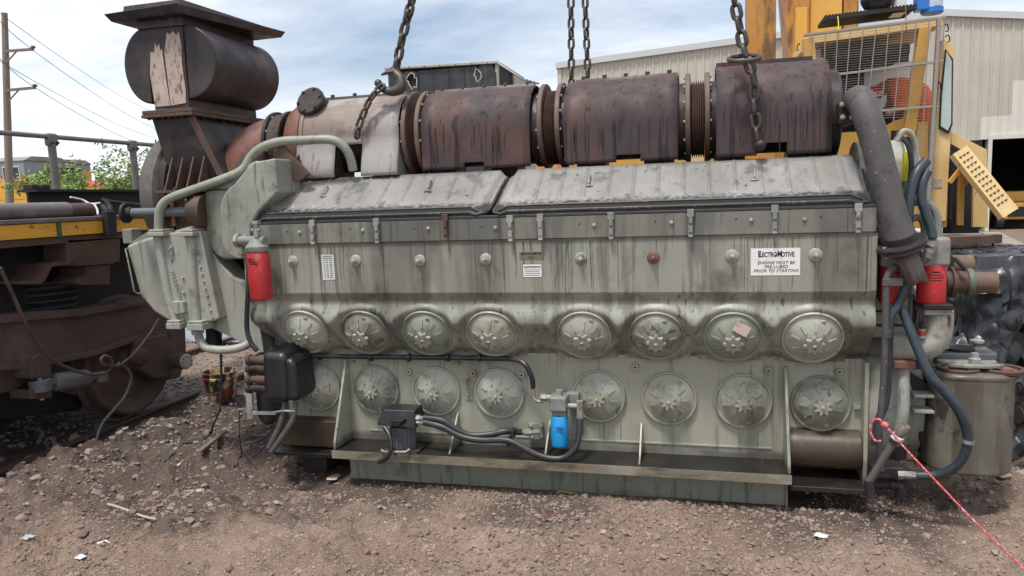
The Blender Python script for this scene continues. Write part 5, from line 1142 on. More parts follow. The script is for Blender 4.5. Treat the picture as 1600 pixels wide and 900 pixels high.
MB().box(SX - .028, SX + .003, atx(87, 350, SX).y, atx(95, 350, SX).y, 1.648, 1.76).build('green_stripe', 'far_green', LF)
MB().box(SX - .1, SX - .02, -4, YE, 1.60, 1.648).build('sill_flange', 'rust_brown', LF)
slabX([(167, 330), (182, 330), (184, 368), (170, 369)], SX + .05, SX - .01, 'bogie_black', 'sill_bracket', LF)
slabX([(105, 374), (188, 370), (188, 409), (107, 416)], SX - .02, SX - .25, 'rust_brown', 'bolster_plate', LF)
slabX([(121, 408), (178, 405), (178, 412), (122, 416)], SX + .03, SX - .3, 'rust_brown', 'bolster_lip', LF, bevel=.004)
slabX([(136, 414), (173, 412), (173, 446), (136, 446)], SX + .01, SX - .25, 'rust_brown', 'bolster_foot', LF, bevel=.015)
slabX([(118, 440), (136, 425), (136, 446), (120, 444)], SX + .0, SX - .25, 'rust_brown', 'bolster_web', LF, bevel=.004)
p = [(106, 414), (82, 417), (76, 428), (70, 440), (62, 444), (30, 444), (30, 440), (58, 438), (66, 430), (72, 416), (80, 410), (106, 408)]
slabX(p, SX - .03, SX - .4, 'rust_brown', 'hanger', LF, bevel=.003)
MB().box(-4.8, -2.55, -4, 1.88, .62, 1.60).build('underdeck_dark_mass', 'interior', LF)  # near-black mass added to block the view through and keep the underside dark
MB().box(-4.6, -2.28, -4, .55, 1.05, 1.60).build('underfloor_box', 'bogie_black', LF, bevel=.02)
# pipe and beam lying on the deck
pt_ = atx(60, 331, -2.2); o = MB().cyl((-2.2, -3.5, pt_.z + .012), (-2.2, atx(104, 331, -2.2).y, pt_.z + .005), .062, n=20).build('deck_pipe', 'rail_grey', LF)
MB().cyl((-2.2, atx(104, 331, -2.2).y, pt_.z), (-2.2, atx(140, 331, -2.2).y, pt_.z), .058, n=20).build('pipe_stub', 'rust_brown', o)
IB = thing('steel_beam', (-3.0, 1.2, 1.785), 'dark steel I-beam lying on the deck of the stripped locomotive', 'beam')
a, b = atx(42, 300, -2.9), atx(255, 312, -2.9)
for z0, z1, x0, x1 in ((1.785, 1.80, -3.0, -2.8), (1.80, 2.0, -2.91, -2.89), (2.0, 2.02, -3.0, -2.8)): MB().box(x0, x1, a.y, a.y + 3.2, z0, z1).build('flange' if x1 - x0 > .1 else 'web', 'bogie_black', IB)
for px in (48, 58, 66):
    q = atx(px, 293, -2.9); MB().box(-2.95, -2.85, q.y - .03, q.y + .03, 2.021, 2.045 + .02 * random.random()).build('beam_clip', 'bogie_black', IB, bevel=.004)
# junk strap and hook on the edge
m = MB(); m.tube([atx(110, 308, -2.3), atx(128, 312, -2.3), atx(140, 318, -2.25), atx(152, 318, -2.2), atx(160, 316, -2.2)], .008, n=6); m.tube([atx(147, 318, -2.2), atx(152, 328, -2.15), atx(153, 335, -2.1)], .008, n=6)
tag(m.build('loose_strap', 'paper'), 'pale loose strap lying on the edge of the stripped locomotive deck', 'strap')
m = MB(); m.tube([atx(158, 312, -2.15), atx(166, 316, -2.12), atx(172, 326, -2.08), atx(168, 331, -2.05), atx(160, 322, -2.1)], .022, n=8); m.tube([atx(160, 312, -2.15), atx(180, 316, -2.15), atx(235, 322, -2.1)], .014, n=8)
tag(m.build('air_hose', 'bogie_black'), 'black air hose with a clamp on the deck edge beside the I-beam', 'hose')
# handrail on the far side of the deck
HX = -4.85
r0, r1 = atx(-60, 196, HX), atx(262, 234, HX); zr = (atx(0, 203, HX).z + atx(200, 227, HX).z) / 2
hr = MB().cyl((HX, r0.y - 1, zr), (HX, r1.y + 1.5, zr), .028, n=14).build('handrail', 'rail_grey', LF)
for px in (80, 206):
    Y_ = atx(px, 220, HX).y; m = MB()
    m.prism(arcp(0, 0, .04, .048, 0, 340, 16), lambda u, v, d: (HX + u, Y_ + v, d), 1.76, zr - .05); m.build('rail_post', 'rail_grey', hr)
    m = MB().box(HX - .04, HX + .04, Y_ - .07, Y_ + .07, zr - .11, zr + .04); o = m.build('post_bracket', 'rail_grey', hr, bevel=.025, seg=3)
    for s_ in (-.04, .04): place('bracket_bolt', BOLT_D, o, axis_matrix((HX + .045, Y_ + s_, zr - .07), (1, 0, 0)) @ MX.Scale(1.6, 4))

BG = thing('bogie', (-2.9, .6, .1), 'rusty brown locomotive bogie with one wheel showing, under the yellow sill', 'bogie')
slabX([(-60, 505), (0, 492), (60, 486), (130, 482), (190, 472), (235, 462), (262, 476), (270, 510), (262, 522), (215, 528), (185, 542), (150, 552), (90, 568), (40, 576), (-60, 590)], -2.08, -2.3, 'bogie', 'side_frame', BG, bevel=.03, seg=3)
slabX([(-40, 500), (60, 492), (130, 487), (228, 470), (232, 476), (130, 494), (60, 500), (-40, 510)], -2.04, -2.1, 'bogie', 'frame_rib', BG, bevel=.006)
slabX([(-60, 572), (60, 566), (150, 548), (215, 524), (262, 516), (262, 524), (216, 532), (150, 556), (60, 575), (-60, 584)], -2.03, -2.1, 'bogie', 'frame_rib', BG, bevel=.006)
# stacked rubber spring
cs = atx(68, 470, -2.35)
m = MB(); pr = [(0, .0)]
for k in range(5): z = k * .05; pr += [(.21 - .02 * (k % 2), z + .004), (.235, z + .012), (.235, z + .03), (.20, z + .038)]
m.lathe(pr + [(.2, .26), (0, .26)], loc=(-2.36, cs.y, atx(68, 492, -2.35).z), axis=(0, 0, 1), n=36); m.build('spring', 'bogie_black', BG, ang=25)
# wheel
def wheel(Y, name='wheel'):
    m = MB(); m.lathe([(0, .08), (.10, .08), (.12, .06), (.14, .02), (.36, -.01), (.42, .02), (.455, .055), (.475, .055), (.487, .045), (.493, -.035), (.52, -.055), (.52, -.075), (.46, -.085), (.30, -.08), (0, -.08)], loc=(-2.17, Y, .605), axis=(1, 0, 0), n=64)
    o = m.build(name, 'bogie', BG)
    MB().lathe([(.462, .0562), (.474, .0562), (.486, .046), (.492, .0)], loc=(-2.169, Y, .605), axis=(1, 0, 0), n=64).build('tyre_face', 'rust_brown', o)
    return o
wheel(.90); wheel(-1.4)
MB().cyl((-3.7, .9, .605), (-2.2, .9, .605), .09, n=20).build('axle', 'bogie_black', BG)
MB().lathe([(0, .08), (.10, .08), (.12, .06), (.45, .05), (.49, .04), (.52, -.06), (0, -.08)], loc=(-3.65, .9, .605), axis=(-1, 0, 0), n=40).build('far_wheel', 'bogie', BG)
slabX([(-60, 505), (262, 476), (262, 522), (185, 560), (-60, 640)], -3.7, -3.9, 'bogie_black', 'far_side_frame', BG)
slabX([(212, 530), (262, 520), (276, 545), (270, 590), (240, 592), (215, 575)], -2.02, -2.18, 'bogie', 'axle_box', BG, bevel=.025, seg=3)
p = atx(222, 556, -2.0); MB().lathe([(.0, .05), (.035, .05), (.05, .03), (.075, .02), (.085, 0), (.085, -.05)], loc=(-2.0, p.y, p.z), axis=(1, 0, 0), n=24).build('axle_cap', 'bogie', BG)
q = atx(284, 564, -1.95); MB().lathe([(0, .10), (.066, .10), (.07, .09), (.07, .05), (.055, .04), (.055, -.02), (.075, -.03), (.075, -.14)], loc=(-1.98, q.y, q.z), axis=(1, -.25, 0), n=28).build('snubber', 'bogie', BG)
ef = MB().lathe([(0, .006), (.062, .006), (.066, 0)], loc=V((-1.98, q.y, q.z)) + V((1, -.25, 0)).normalized() * .1, axis=(1, -.25, 0), n=28).build('snubber_cap', 'concrete', BG)
fa1, fb1, _ = frame(V((1, -.25, 0)))
for k in range(8):
    t = R(45 * k); place('cap_bolt', BOLT_D, ef, axis_matrix(V((-1.98, q.y, q.z)) + V((1, -.25, 0)).normalized() * .106 + (fa1 * math.cos(t) + fb1 * math.sin(t)) * .05, (1, -.25, 0)) @ MX.Scale(.6, 4))
slabX([(255, 510), (290, 500), (292, 560), (282, 590), (255, 596)], -2.2, -2.5, 'bogie', 'end_frame', BG, bevel=.015)
# brake cylinder with eyes and bracket
b0, b1 = atx(72, 599, -1.95), atx(163, 587, -1.95)
bc = MB().lathe([(0, 0), (.03, 0), (.03, .05), (.062, .06), (.066, .08), (.066, .34), (.055, .36), (.03, .37), (.03, .46)], loc=b0, axis=(b1 - b0), n=28).build('brake_cylinder', 'damper', BG)
p = atx(63, 601, -1.95); MB().cyl(p + V((0, 0, -.045)), p + V((0, 0, .035)), .07, n=20).build('cylinder_eye', 'damper', bc, bevel=.004); MB().cyl(p + V((0, 0, -.11)), p + V((0, 0, .10)), .016, n=10).build('eye_pin', 'fitting', bc)
p = atx(157, 590, -1.95); MB().cyl(p + V((0, 0, -.03)), p + V((0, 0, .04)), .055, n=18).build('cylinder_eye', 'damper', bc, bevel=.004)
slabX([(50, 560), (62, 553), (80, 560), (82, 590), (50, 592)], -1.93, -2.1, 'bogie', 'brake_bracket', BG, bevel=.008); slabX([(48, 610), (82, 608), (82, 622), (50, 624)], -1.93, -2.12, 'bogie', 'brake_bracket', BG, bevel=.008)
slabX([(143, 598), (165, 596), (165, 602), (143, 606)], -1.93, -2.1, 'bogie', 'brake_bracket', BG, bevel=.006)
slabX([(-40, 585), (20, 575), (48, 596), (20, 612), (-40, 625)], -2.1, -2.2, 'bogie', 'brake_lever', BG, bevel=.012)
slabX([(-40, 610), (48, 600), (130, 620), (130, 640), (-40, 662)], -2.35, -2.45, 'bogie_black', 'brake_beam', BG, bevel=.02)
# loose air hoses looping down from the frame
for path, r, mt, lb in (([(0, 418), (22, 465), (45, 515), (80, 560), (120, 580), (152, 585), (172, 577), (174, 562), (164, 556), (158, 562), (165, 571), (188, 572)], .012, 'rust_brown', 'brown air hose curling in a small loop over the bogie'),
                        ([(248, 498), (235, 520), (210, 552), (188, 570)], .009, 'rust_brown', 'thin brown hose running down from the cooler to the bogie'),
                        ([(185, 568), (200, 578), (205, 592), (196, 618), (178, 640), (160, 662), (150, 690), (148, 712)], .011, 'hose_grey', 'grey-green hose hanging from the bogie down into the mud')):
    m = MB().tube([atx(x, y, -1.84) for x, y in path], r, n=8)
    tag(m.build('air_hose', mt), lb, 'hose')

# =================================================================== pole, wires, distant locomotives, thorn trees
up_ = thing('utility_pole', (-29.9, 25, 0), 'tall weathered wooden utility pole with two side arms, far left', 'pole')
t_, b_ = at(7, 20, 25), at(13.5, 250, 25); d_ = (b_ - t_)
MB().cyl(t_, t_ + d_ * ((t_.z + .3) / -d_.z), .13, .2, n=14).build('shaft', 'pole_wood', up_)
for (x0, y0), (x1, y1) in (((8, 80), (52, 77)), ((11, 141), (55, 137))):
    a, b = at(x0, y0, 24.8), at(x1, y1, 24.8); o = MB().bar(a, b, .09, .12).build('crossarm', 'rail_grey', up_)
    MB().ball(b + V((0, 0, .1)), .11, sc=(1, 1, .7)).build('insulator', 'damper', o)
    MB().bar(a + V((.02, 0, -.5)), a.lerp(b, .4) + V((0, 0, -.05)), .05, .05).build('arm_brace', 'rail_grey', o)
for (p0, p1, p2), lb in (((( -30, 0), (12, 30), (238, 176)), 'topmost thin power line from the pole top'), (((-30, 44), (52, 79), (248, 204)), 'power line off the upper pole arm'), (((-30, 80), (14, 104), (240, 216)), 'power line passing the pole between its two arms'), (((-30, 110), (55, 137), (232, 229)), 'power line off the lower pole arm')):
    a, b = at(*p1, 24.8), at(*p2, 70); c0 = a + (a - b).normalized() * 8 + V((0, 0, .8)); mid = a.lerp(b, .5) + V((0, 0, -.35))
    tag(MB().tube([c0, a, mid, b, b + (b - a) * .25], .015, n=5, k=8).build('power_line', 'wire'), lb, 'power line', 'power lines')
def far_loco(x0, x1, Y, zt, label, cab_side, seed, up='far_grey', rf='far_roof', up_h=.99):
    rn = random.Random(seed)
    L = thing('locomotive', ((x0 + x1) / 2, Y + 1.5, 0), label, 'locomotive', 'parked yellow locomotives far left')
    MB().box(x0, x1, Y, Y + 3, 1.2, zt - up_h - .01).build('hood_side', 'far_yellow', L, bevel=.03)
    MB().box(x0, x1, Y + .01, Y + 2.98, zt - up_h, zt - .15).build('hood_upper', up, L, bevel=.03)
    MB().box(x0, x1, Y - .01, Y + .05, zt - up_h - .09, zt - up_h + .01).build('red_line', 'far_red', L)
    MB().prism([(Y - .05, zt - .15), (Y + 3.05, zt - .15), (Y + 2.5, zt + .1), (Y + .5, zt + .1)], lambda u, v, d: (d, u, v), x0 - .1, x1 + .1).build('roof', rf, L)
    MB().box(x0 - .5, x1 + .5, Y - .1, Y + 3.1, .9, 1.2).build('walkway', 'bogie_black', L)
    MB().box(x0 + .5, x1 - .5, Y + .3, Y + 2.7, .0, .9).build('running_gear', 'bogie_black', L)
    if cab_side:
        for k in range(3):
            xa = x1 - 2.2 + k * .7; w_ = MB().box(xa, xa + .5, Y - .03, Y + .02, zt - 1.25, zt - .45).build('window', 'roof_trim', L); MB().box(xa + .06, xa + .44, Y - .04, Y - .03, zt - 1.19, zt - .51).build('pane', 'dark_glass', w_)
    k = x0 + 1
    while k < x1 - .8:
        MB().box(k, k + .9, Y - .02, Y + .02, zt - 2.3, zt - 1.4).build('hood_door', 'far_yellow', L, bevel=.01); k += 1.05
    return L
l1 = far_loco(-46, at(38, 270, 30).x, 30, at(25, 247, 30).z, 'far yellow locomotive with a grey cab and red roof line, nearest the pole', True, 1)
l2 = far_loco(at(43, 270, 33).x, at(82, 270, 33).x, 33, at(60, 252, 33).z, 'far yellow and grey locomotive hood between the pole and the trees', False, 2, up_h=.55)
l3 = far_loco(at(128, 280, 34).x, at(290, 280, 34).x, 34, at(180, 283, 34).z, 'low far yellow locomotive half hidden behind the thorn trees', False, 3, 'far_yellow', 'far_red')
for i, (px, py, s) in enumerate(((22, 292, 1.0), (35, 296, .8))):
    p = at(px, py, 29.97); tm = text_mesh(('S', 'A')[i], 1.0 * s, 'far_red', bold=.02); place('lettering', tm, l1, face_front(p))
MB().box(at(88, 264, 28).x, at(104, 264, 28).x, 28, 29, at(90, 280, 28).z, at(90, 263, 28).z).build('exhaust_box', 'bogie_black', l2)

def thorn_tree(base, h, spread, seed, label, nleaf=4600):
    rn = random.Random(seed)
    T = thing('thorn_tree', base, label, 'tree', 'feathery thorn trees behind the stripped locomotive')
    b = V(base); m = MB(); tips = []
    for k in range(6):
        a = rn.uniform(0, 6.28); ln = h * rn.uniform(.75, 1.05); tilt = rn.uniform(.1, .5) * spread
        d = V((math.cos(a) * tilt, math.sin(a) * tilt, 1)); pts = [b + V((rn.uniform(-.06, .06), rn.uniform(-.06, .06), 0))]
        for s in range(1, 6): pts.append(b + d * (ln * s / 5 * .9) + V((rn.uniform(-.1, .1), rn.uniform(-.1, .1), 0)) * s * .4 + V((0, 0, -.05 * s * tilt)))
        m.tube(pts, lambda t: .03 * (1 - .85 * t), n=5, k=3)
        for s in range(8):
            t = rn.uniform(.35, 1); q = pts[min(4, int(t * 5))].lerp(pts[min(5, int(t * 5) + 1)], t * 5 % 1)
            a2 = rn.uniform(0, 6.28); e = q + V((math.cos(a2), math.sin(a2), rn.uniform(.0, .9))) * rn.uniform(.25, .6) * spread
            m.tube([q, q.lerp(e, .5) + V((0, 0, .06)), e], lambda t: .009 * (1 - .7 * t), n=4, k=2); tips.append((q, e))
    m.build('trunk', 'bark', T)
    lv = MB(); vs = []; fs = []
    for k in range(nleaf):
        q, e = rn.choice(tips); t = rn.uniform(.2, 1.15); p = q.lerp(e, t) + V((rn.gauss(0, .06), rn.gauss(0, .06), rn.gauss(0, .06)))
        d = V((rn.gauss(0, 1), rn.gauss(0, 1), rn.gauss(-.1, .7))).normalized(); s = V((rn.gauss(0, 1), rn.gauss(0, 1), rn.gauss(0, 1))).cross(d).normalized()
        l, w_ = rn.uniform(.06, .13), rn.uniform(.012, .026); o = len(vs)
        vs += [p, p + d * l * .5 + s * w_, p + d * l, p + d * l * .5 - s * w_]; fs.append((o, o + 1, o + 2, o + 3))
    lv.add(vs, fs); c = lv.build('crown', 'leaf', T, flat=True); c['kind'] = 'stuff'
    return T
for px, Y, h, s, sd, lb in ((118, 10, 3.35, 1.0, 3, 'tall feathery thorn tree, left of the pair behind the deck beam'), (150, 12, 3.3, .9, 5, 'small thorn tree standing between two taller ones behind the deck beam'), (188, 10.5, 3.3, 1.1, 8, 'bushy bright green thorn tree nearest the silencer')):
    p = at(px, 290, Y); thorn_tree((p.x, Y, 0), h, s, sd, lb)

# =================================================================== hulk of a dark locomotive hood behind the engine
HU = thing('locomotive_hulk', (-2.2, 12, 0), 'burnt dark locomotive hood with holes in its end wall, behind the manifold', 'locomotive')
hx0, hx1, HYY = at(606, 120, 9.5).x, at(776, 120, 9.5).x, 9.5
zt = at(770, 96, 9.5).z; zt0 = at(612, 107, 9.5).z
MB().box(hx0, hx1, HYY + .03, 16, .9, zt - .06).build('hood', 'interior', HU)
npan = 7
for k in range(npan):
    a, b = hx0 + (hx1 - hx0) * k / npan, hx0 + (hx1 - hx0) * (k + 1) / npan
    if k in (1, 6):     # torn openings: frame of four pieces around a ragged hole
        hc = (at(645, 127, 9.5), at(743, 117, 9.5))[k == 6]; w_, h_ = (.13, .13)
        n = 14; inner = [(hc.x + w_ * (1 + .45 * random.uniform(-1, 1)) * math.cos(2 * math.pi * i / n) * .9, hc.z + h_ * (1 + .45 * random.uniform(-1, 1)) * math.sin(2 * math.pi * i / n) * .9) for i in range(n)]
        zb_ = 2.2; zt_ = zt - .06
        outer = []
        for i in range(n):
            t = 2 * math.pi * i / n; c, s = math.cos(t), math.sin(t)
            kx = (b - hc.x) / c if c > 1e-6 else ((a - hc.x) / c if c < -1e-6 else 1e9); kz = (zt_ - hc.z) / s if s > 1e-6 else ((zb_ - hc.z) / s if s < -1e-6 else 1e9)
            r = max(.03, min(kx, kz)); inner[i] = (hc.x + min(1, .82 * r / max(1e-3, math.hypot(inner[i][0] - hc.x, inner[i][1] - hc.z))) * (inner[i][0] - hc.x), hc.z + min(1, .82 * r / max(1e-3, math.hypot(inner[i][0] - hc.x, inner[i][1] - hc.z))) * (inner[i][1] - hc.z)); outer.append((hc.x + r * c, hc.z + r * s))
        m = MB(); m.add([(x, HYY, z) for x, z in inner] + [(x, HYY, z) for x, z in outer], [(i, n + i, n + (i + 1) % n, (i + 1) % n)[::-1] for i in range(n)])
        o = m.build('end_panel', 'loco_dark', HU, flat=True); o.modifiers.new('s', 'SOLIDIFY').thickness = .02
        m = MB(); m.tube([V((x, HYY - .012, z)) for x, z in inner] + [V((inner[0][0], HYY - .012, inner[0][1]))], .014, n=6, smooth=False); m.build('torn_edge', 'loco_pale', o)
    else: MB().box(a + .004, b - .004, HYY, HYY + .02, .9, zt - .06).build('end_panel', 'loco_dark', HU)
m = MB(); m.hexa([(hx0 - .05, HYY - .05, zt0 - .02), (hx1 + .03, HYY - .05, zt - .05), (hx1 + .03, 16, zt - .05), (hx0 - .05, 16, zt0 - .02), (hx0 - .05, HYY - .05, zt0 + .03), (hx1 + .03, HYY - .05, zt + .0), (hx1 - .2, 16, zt + .06), (hx0 - .05, 16, zt0 + .09)])
m.build('roof', 'loco_pale', HU, bevel=.01)
MB().box(hx1 - .75, hx1 - .05, HYY + .3, HYY + 2.5, zt, zt + .07).build('roof_hatch', 'loco_pale', HU, bevel=.01)
for k in range(7):
    x = hx0 + .15 + (hx1 - hx0 - .3) * k / 6; place('rivet', BOLT_D, HU, axis_matrix((x, HYY - .05, zt0 + .0 + (zt - zt0 - .03) * k / 6), (0, -1, 0)) @ MX.Scale(1.0, 4))
MB().box(hx1 - .02, hx1 + .02, HYY - .01, HYY + .12, .9, zt - .06).build('corner_post', 'loco_pale', HU); MB().box(hx1 + .0, hx1 + .03, HYY + 1.1, HYY + 1.22, .9, zt - .06).build('corner_post', 'rust_brown', HU)
MB().box(hx1, hx1 + .02, HYY + 1.25, HYY + 3.2, .9, zt - .06).build('side_panel', 'loco_pale', HU); MB().box(hx1, hx1 + .02, HYY + 3.3, HYY + 6.5, .9, zt - .3).build('side_panel', 'damper', HU)
for k in range(5):
    p = at(805 + k * 6, 128 + k * 1.5, 14 + k * .5); MB().tube([p + V((0, 0, -.5)), p + V((0, 0, .06)), p + V((.18, .2, .08))], .03, n=6, smooth=False).build('roof_pipe', 'damper', HU)
m = MB(); m.tube([V((hx1 + .02, HYY + .35, zt - 1.2)), V((hx1 + .02, HYY + .6, zt - .5)), V((hx1 + .02, HYY + .9, zt - .7))], .02, n=5); m.build('torn_wire', 'paper', HU)
MB().box(-3.3, -.6, 9.0, 16, 0, .9).build('underframe', 'bogie_black', HU)
# =================================================================== warehouse
WY = 25.0
WH = thing('warehouse', (12, 31, 0), 'large cream ribbed-metal warehouse with a low gable and dark open doorway', 'building')
wx0 = at(873, 105, WY).x; wxp = 10.6; wx1 = 32.0
ze0 = at(873, 105, WY).z; zp = at(1460, 24, WY).z
def eave(x): return ze0 + (zp - ze0) * (x - wx0) / (wxp - wx0) if x < wxp else zp - (x - wxp) * (zp - at(1600, 33, WY).z) / (at(1600, 33, WY).x - wxp) * .75
dx0, dx1, dz = at(1546, 300, WY).x, 19.0, at(1546, 218, WY).z
def sheet(x0, x1, z0, z1a, z1b, mt):
    m = MB(); n = 3; prof = []
    for k in range(n):
        a = x0 + (x1 - x0) * k / n; w_ = (x1 - x0) / n
        prof += [(a, 0), (a + w_ * .62, 0), (a + w_ * .70, -.045), (a + w_ * .86, -.045), (a + w_ * .94, 0)]
    prof.append((x1, 0)); N = len(prof)
    vs = [(x, WY + y, z0) for x, y in prof] + [(x, WY + y, z1a + (z1b - z1a) * (x - x0) / (x1 - x0)) for x, y in prof]
    m.add(vs, [(i, i + 1, N + i + 1, N + i) for i in range(N - 1)]); return m.build('cladding_sheet', mt, WH, flat=True)
x = wx0
SWD = .92
rn = random.Random(4)
while x < wx1:
    b = min(x + SWD, wx1); e0, e1 = eave(x), eave(b)
    zlow = 5.75 if x < 5 else (3.95 if x < 12.2 else 5.1)
    if dx0 - .3 < (x + b) / 2 < dx1: sheet(x, b, max(dz, 3.18) if (x + b) / 2 > dx0 else 0, zlow, zlow, 'cladding_new')
    else: sheet(x, b, 0, zlow, zlow, 'cladding_new' if (x < 5 or x > 11.1) else 'cladding')
    sheet(x, b, zlow + .0, e0, e1, 'cladding'); x = b
m = MB(); m.hexa([(wx0 - .1, WY - .14, ze0 - .06), (wxp, WY - .14, zp - .06), (wxp, WY + 20, zp - .06), (wx0 - .1, WY + 20, ze0 - .06), (wx0 - .1, WY - .14, ze0 + .16), (wxp, WY - .14, zp + .16), (wxp, WY + 20, zp + .16), (wx0 - .1, WY + 20, ze0 + .16)])
m.hexa([(wxp, WY - .14, zp - .06), (wx1, WY - .14, eave(wx1) - .06), (wx1, WY + 20, eave(wx1) - .06), (wxp, WY + 20, zp - .06), (wxp, WY - .14, zp + .16), (wx1, WY - .14, eave(wx1) + .16), (wx1, WY + 20, eave(wx1) + .16), (wxp, WY + 20, zp + .16)])
m.build('roof', 'roof_trim', WH)
MB().box(wx0 - .05, wx0 + .1, WY - .06, WY + 20, 0, ze0 - .06).build('side_wall', 'cladding', WH)
MB().box(dx0 - .12, dx0, WY - .08, WY + .3, 0, dz).build('door_jamb', 'cladding_new', WH); MB().box(dx0 - .12, dx1, WY - .08, WY + .3, dz - .0, dz + .15).build('door_head', 'cladding_new', WH)
m = MB(); m.add([(dx0 - 3, WY + 14, 0), (dx1 + 4, WY + 14, 0), (dx1 + 4, WY + 14, 6), (dx0 - 3, WY + 14, 6), (dx0 - 3, WY + .4, 0), (dx0 - 3, WY + .4, 6), (dx1 + 4, WY + .4, 0), (dx1 + 4, WY + .4, 6)], [(0, 1, 2, 3), (4, 0, 3, 5), (1, 6, 7, 2), (5, 3, 2, 7)]); m.build('inner_walls', 'black', WH)
FL = thing('loader', (13.9, 26.5, 0), 'small yellow loader parked just inside the dark warehouse doorway', 'loader')
p = at(1588, 345, 26); 
MB().box(p.x - .7, p.x + .9, 25.8, 27.4, .35, .95).build('body', 'crane_yellow', FL, bevel=.06); MB().box(p.x - .35, p.x + .35, 25.76, 25.81, .45, .8).build('grille', 'black', FL); MB().box(p.x - .5, p.x + .7, 26.2, 27.3, .95, 1.35).build('hood', 'crane_yellow', FL, bevel=.08)
for s in (-.6, .8): MB().cyl((p.x + s - .12, 26.0, .3), (p.x + s + .12, 26.0, .3), .3, n=18).build('tyre', 'rubber', FL)

# =================================================================== crane
CY = 3.5
CR = thing('mobile_crane', (3.6, 4.5, 0), 'weathered yellow mobile crane with a caged operator cab, behind the engine', 'crane')
a = at(1166, 0, 3.0); b = at(1213, 0, 3.0)
MB().hexa([(a.x + .02, 3.0, 1.5), (b.x + .0, 3.0, 1.5), (b.x + .0, 3.3, 1.5), (a.x + .02, 3.3, 1.5), (a.x, 3.0, 4.4), (b.x, 3.0, 4.4), (b.x, 3.3, 4.4), (a.x, 3.3, 4.4)]).build('boom', 'crane_stained', CR, bevel=.01)
a, b, c, d = at(1226, 0, 4.8), at(1266, 0, 4.8), at(1240, 100, 4.8), at(1264, 100, 4.8)
MB().hexa([(c.x + .1, 4.8, 1.6), (d.x, 4.8, 1.6), (d.x, 5.4, 1.6), (c.x + .1, 5.4, 1.6), (a.x - .12, 4.8, 5.2), (b.x, 4.8, 5.2), (b.x, 5.4, 5.2), (a.x - .12, 5.4, 5.2)]).build('mast_plate', 'crane_stained', CR, bevel=.008)
MB().box(at(1243, 10, 4.78).x, at(1262, 10, 4.78).x, 4.785, 4.798, at(1250, 95, 4.8).z, at(1250, 12, 4.8).z).build('mast_panel', 'crane_yellow', CR, bevel=.004)
MB().box(d.x + .01, at(1316, 10, 4.85).x, 4.85, 5.4, 2.6, 5.2).build('mast_plate', 'crane_yellow', CR, bevel=.01)
MB().box(at(1318, 10, 4.95).x, at(1342, 10, 4.95).x, 4.95, 5.3, 3.2, 5.2).build('mast_edge', 'crane_stained', CR, bevel=.006)
MB().box(at(840, 260, 3.6).x, 3.45, 3.5, 5.0, 1.0, 2.32).build('carrier_body', 'crane_yellow', CR, bevel=.02)
MB().box(at(1070, 240, 3.5).x, at(1100, 240, 3.5).x, 3.47, 3.5, 2.05, 2.26).build('body_grating', 'crane_pale', CR)
MB().box(at(872, 255, 3.5).x, at(882, 255, 3.5).x, 3.46, 3.5, 1.9, 2.3).build('red_marker', 'shirt', CR)
MB().box(2.4, 4.55, 4.3, 5.6, .7, 1.34).build('carrier_deck', 'bogie_black', CR, bevel=.02)
for xx in (2.2, 4.2):
    t = MB().lathe([(.25, -.15), (.46, -.15), (.5, -.1), (.5, .1), (.46, .15), (.25, .15)], loc=(xx, 4.2, .5), axis=(0, -1, 0), n=36).build('tyre', 'rubber', CR); MB().lathe([(0, .05), (.18, .06), (.25, .12), (.26, .0)], loc=(xx, 4.2, .5), axis=(0, -1, 0), n=28).build('rim', 'crane_yellow', t)
# cab: frame posts, back wall, roof
def cp(x, y, Y=CY): return at(x, y, Y)
cab = MB().box(cp(1275, 100).x, cp(1468, 100).x, 4.55, 4.62, 1.40, 3.15).build('cab_back', 'black', CR)
MB().box(cp(1352, 100, 4.5).x, cp(1432, 100, 4.5).x, 4.53, 4.548, cp(1390, 175, 4.5).z, cp(1390, 98, 4.5).z).build('rear_window', 'white', cab)
MB().box(cp(1275, 100).x - .02, cp(1275, 100).x + .04, CY, 4.6, 1.40, 3.1).build('cab_side', 'cab_grey', CR)
def qbar(p0, p1, Y, w_, d_, mt, name, par=CR, bevel=.006):
    a, b = at(*p0, Y), at(*p1, Y); return MB().bar(a, b, d_, w_, up=(0, 1, 0)).build(name, mt, par, bevel=bevel)
qbar((1262, 60), (1275, 175), CY, .10, .10, 'crane_yellow', 'cab_post'); qbar((1444, 44), (1418, 215), CY, .105, .10, 'crane_yellow', 'cab_post')
m = MB(); 
TL, TR, BLK, BRK = cp(1270, 62), cp(1452, 35), cp(1285, 40, 4.6), cp(1440, 20, 4.6)
m.hexa([TL + V((-.05, -.05, -.05)), TR + V((.1, -.05, -.05)), TR + V((.1, 1.15, -.02)), TL + V((-.05, 1.15, -.02)), TL + V((-.05, -.05, .04)), TR + V((.1, -.05, .04)), TR + V((.1, 1.15, .07)), TL + V((-.05, 1.15, .07))]); m.build('cab_roof', 'crane_pale', CR, bevel=.01)
MB().box(cp(1300, 80).x, cp(1425, 80).x, CY + .05, CY + .8, cp(1360, 92).z + .02, cp(1360, 70).z).build('cab_headliner', 'black', CR, bevel=.02)
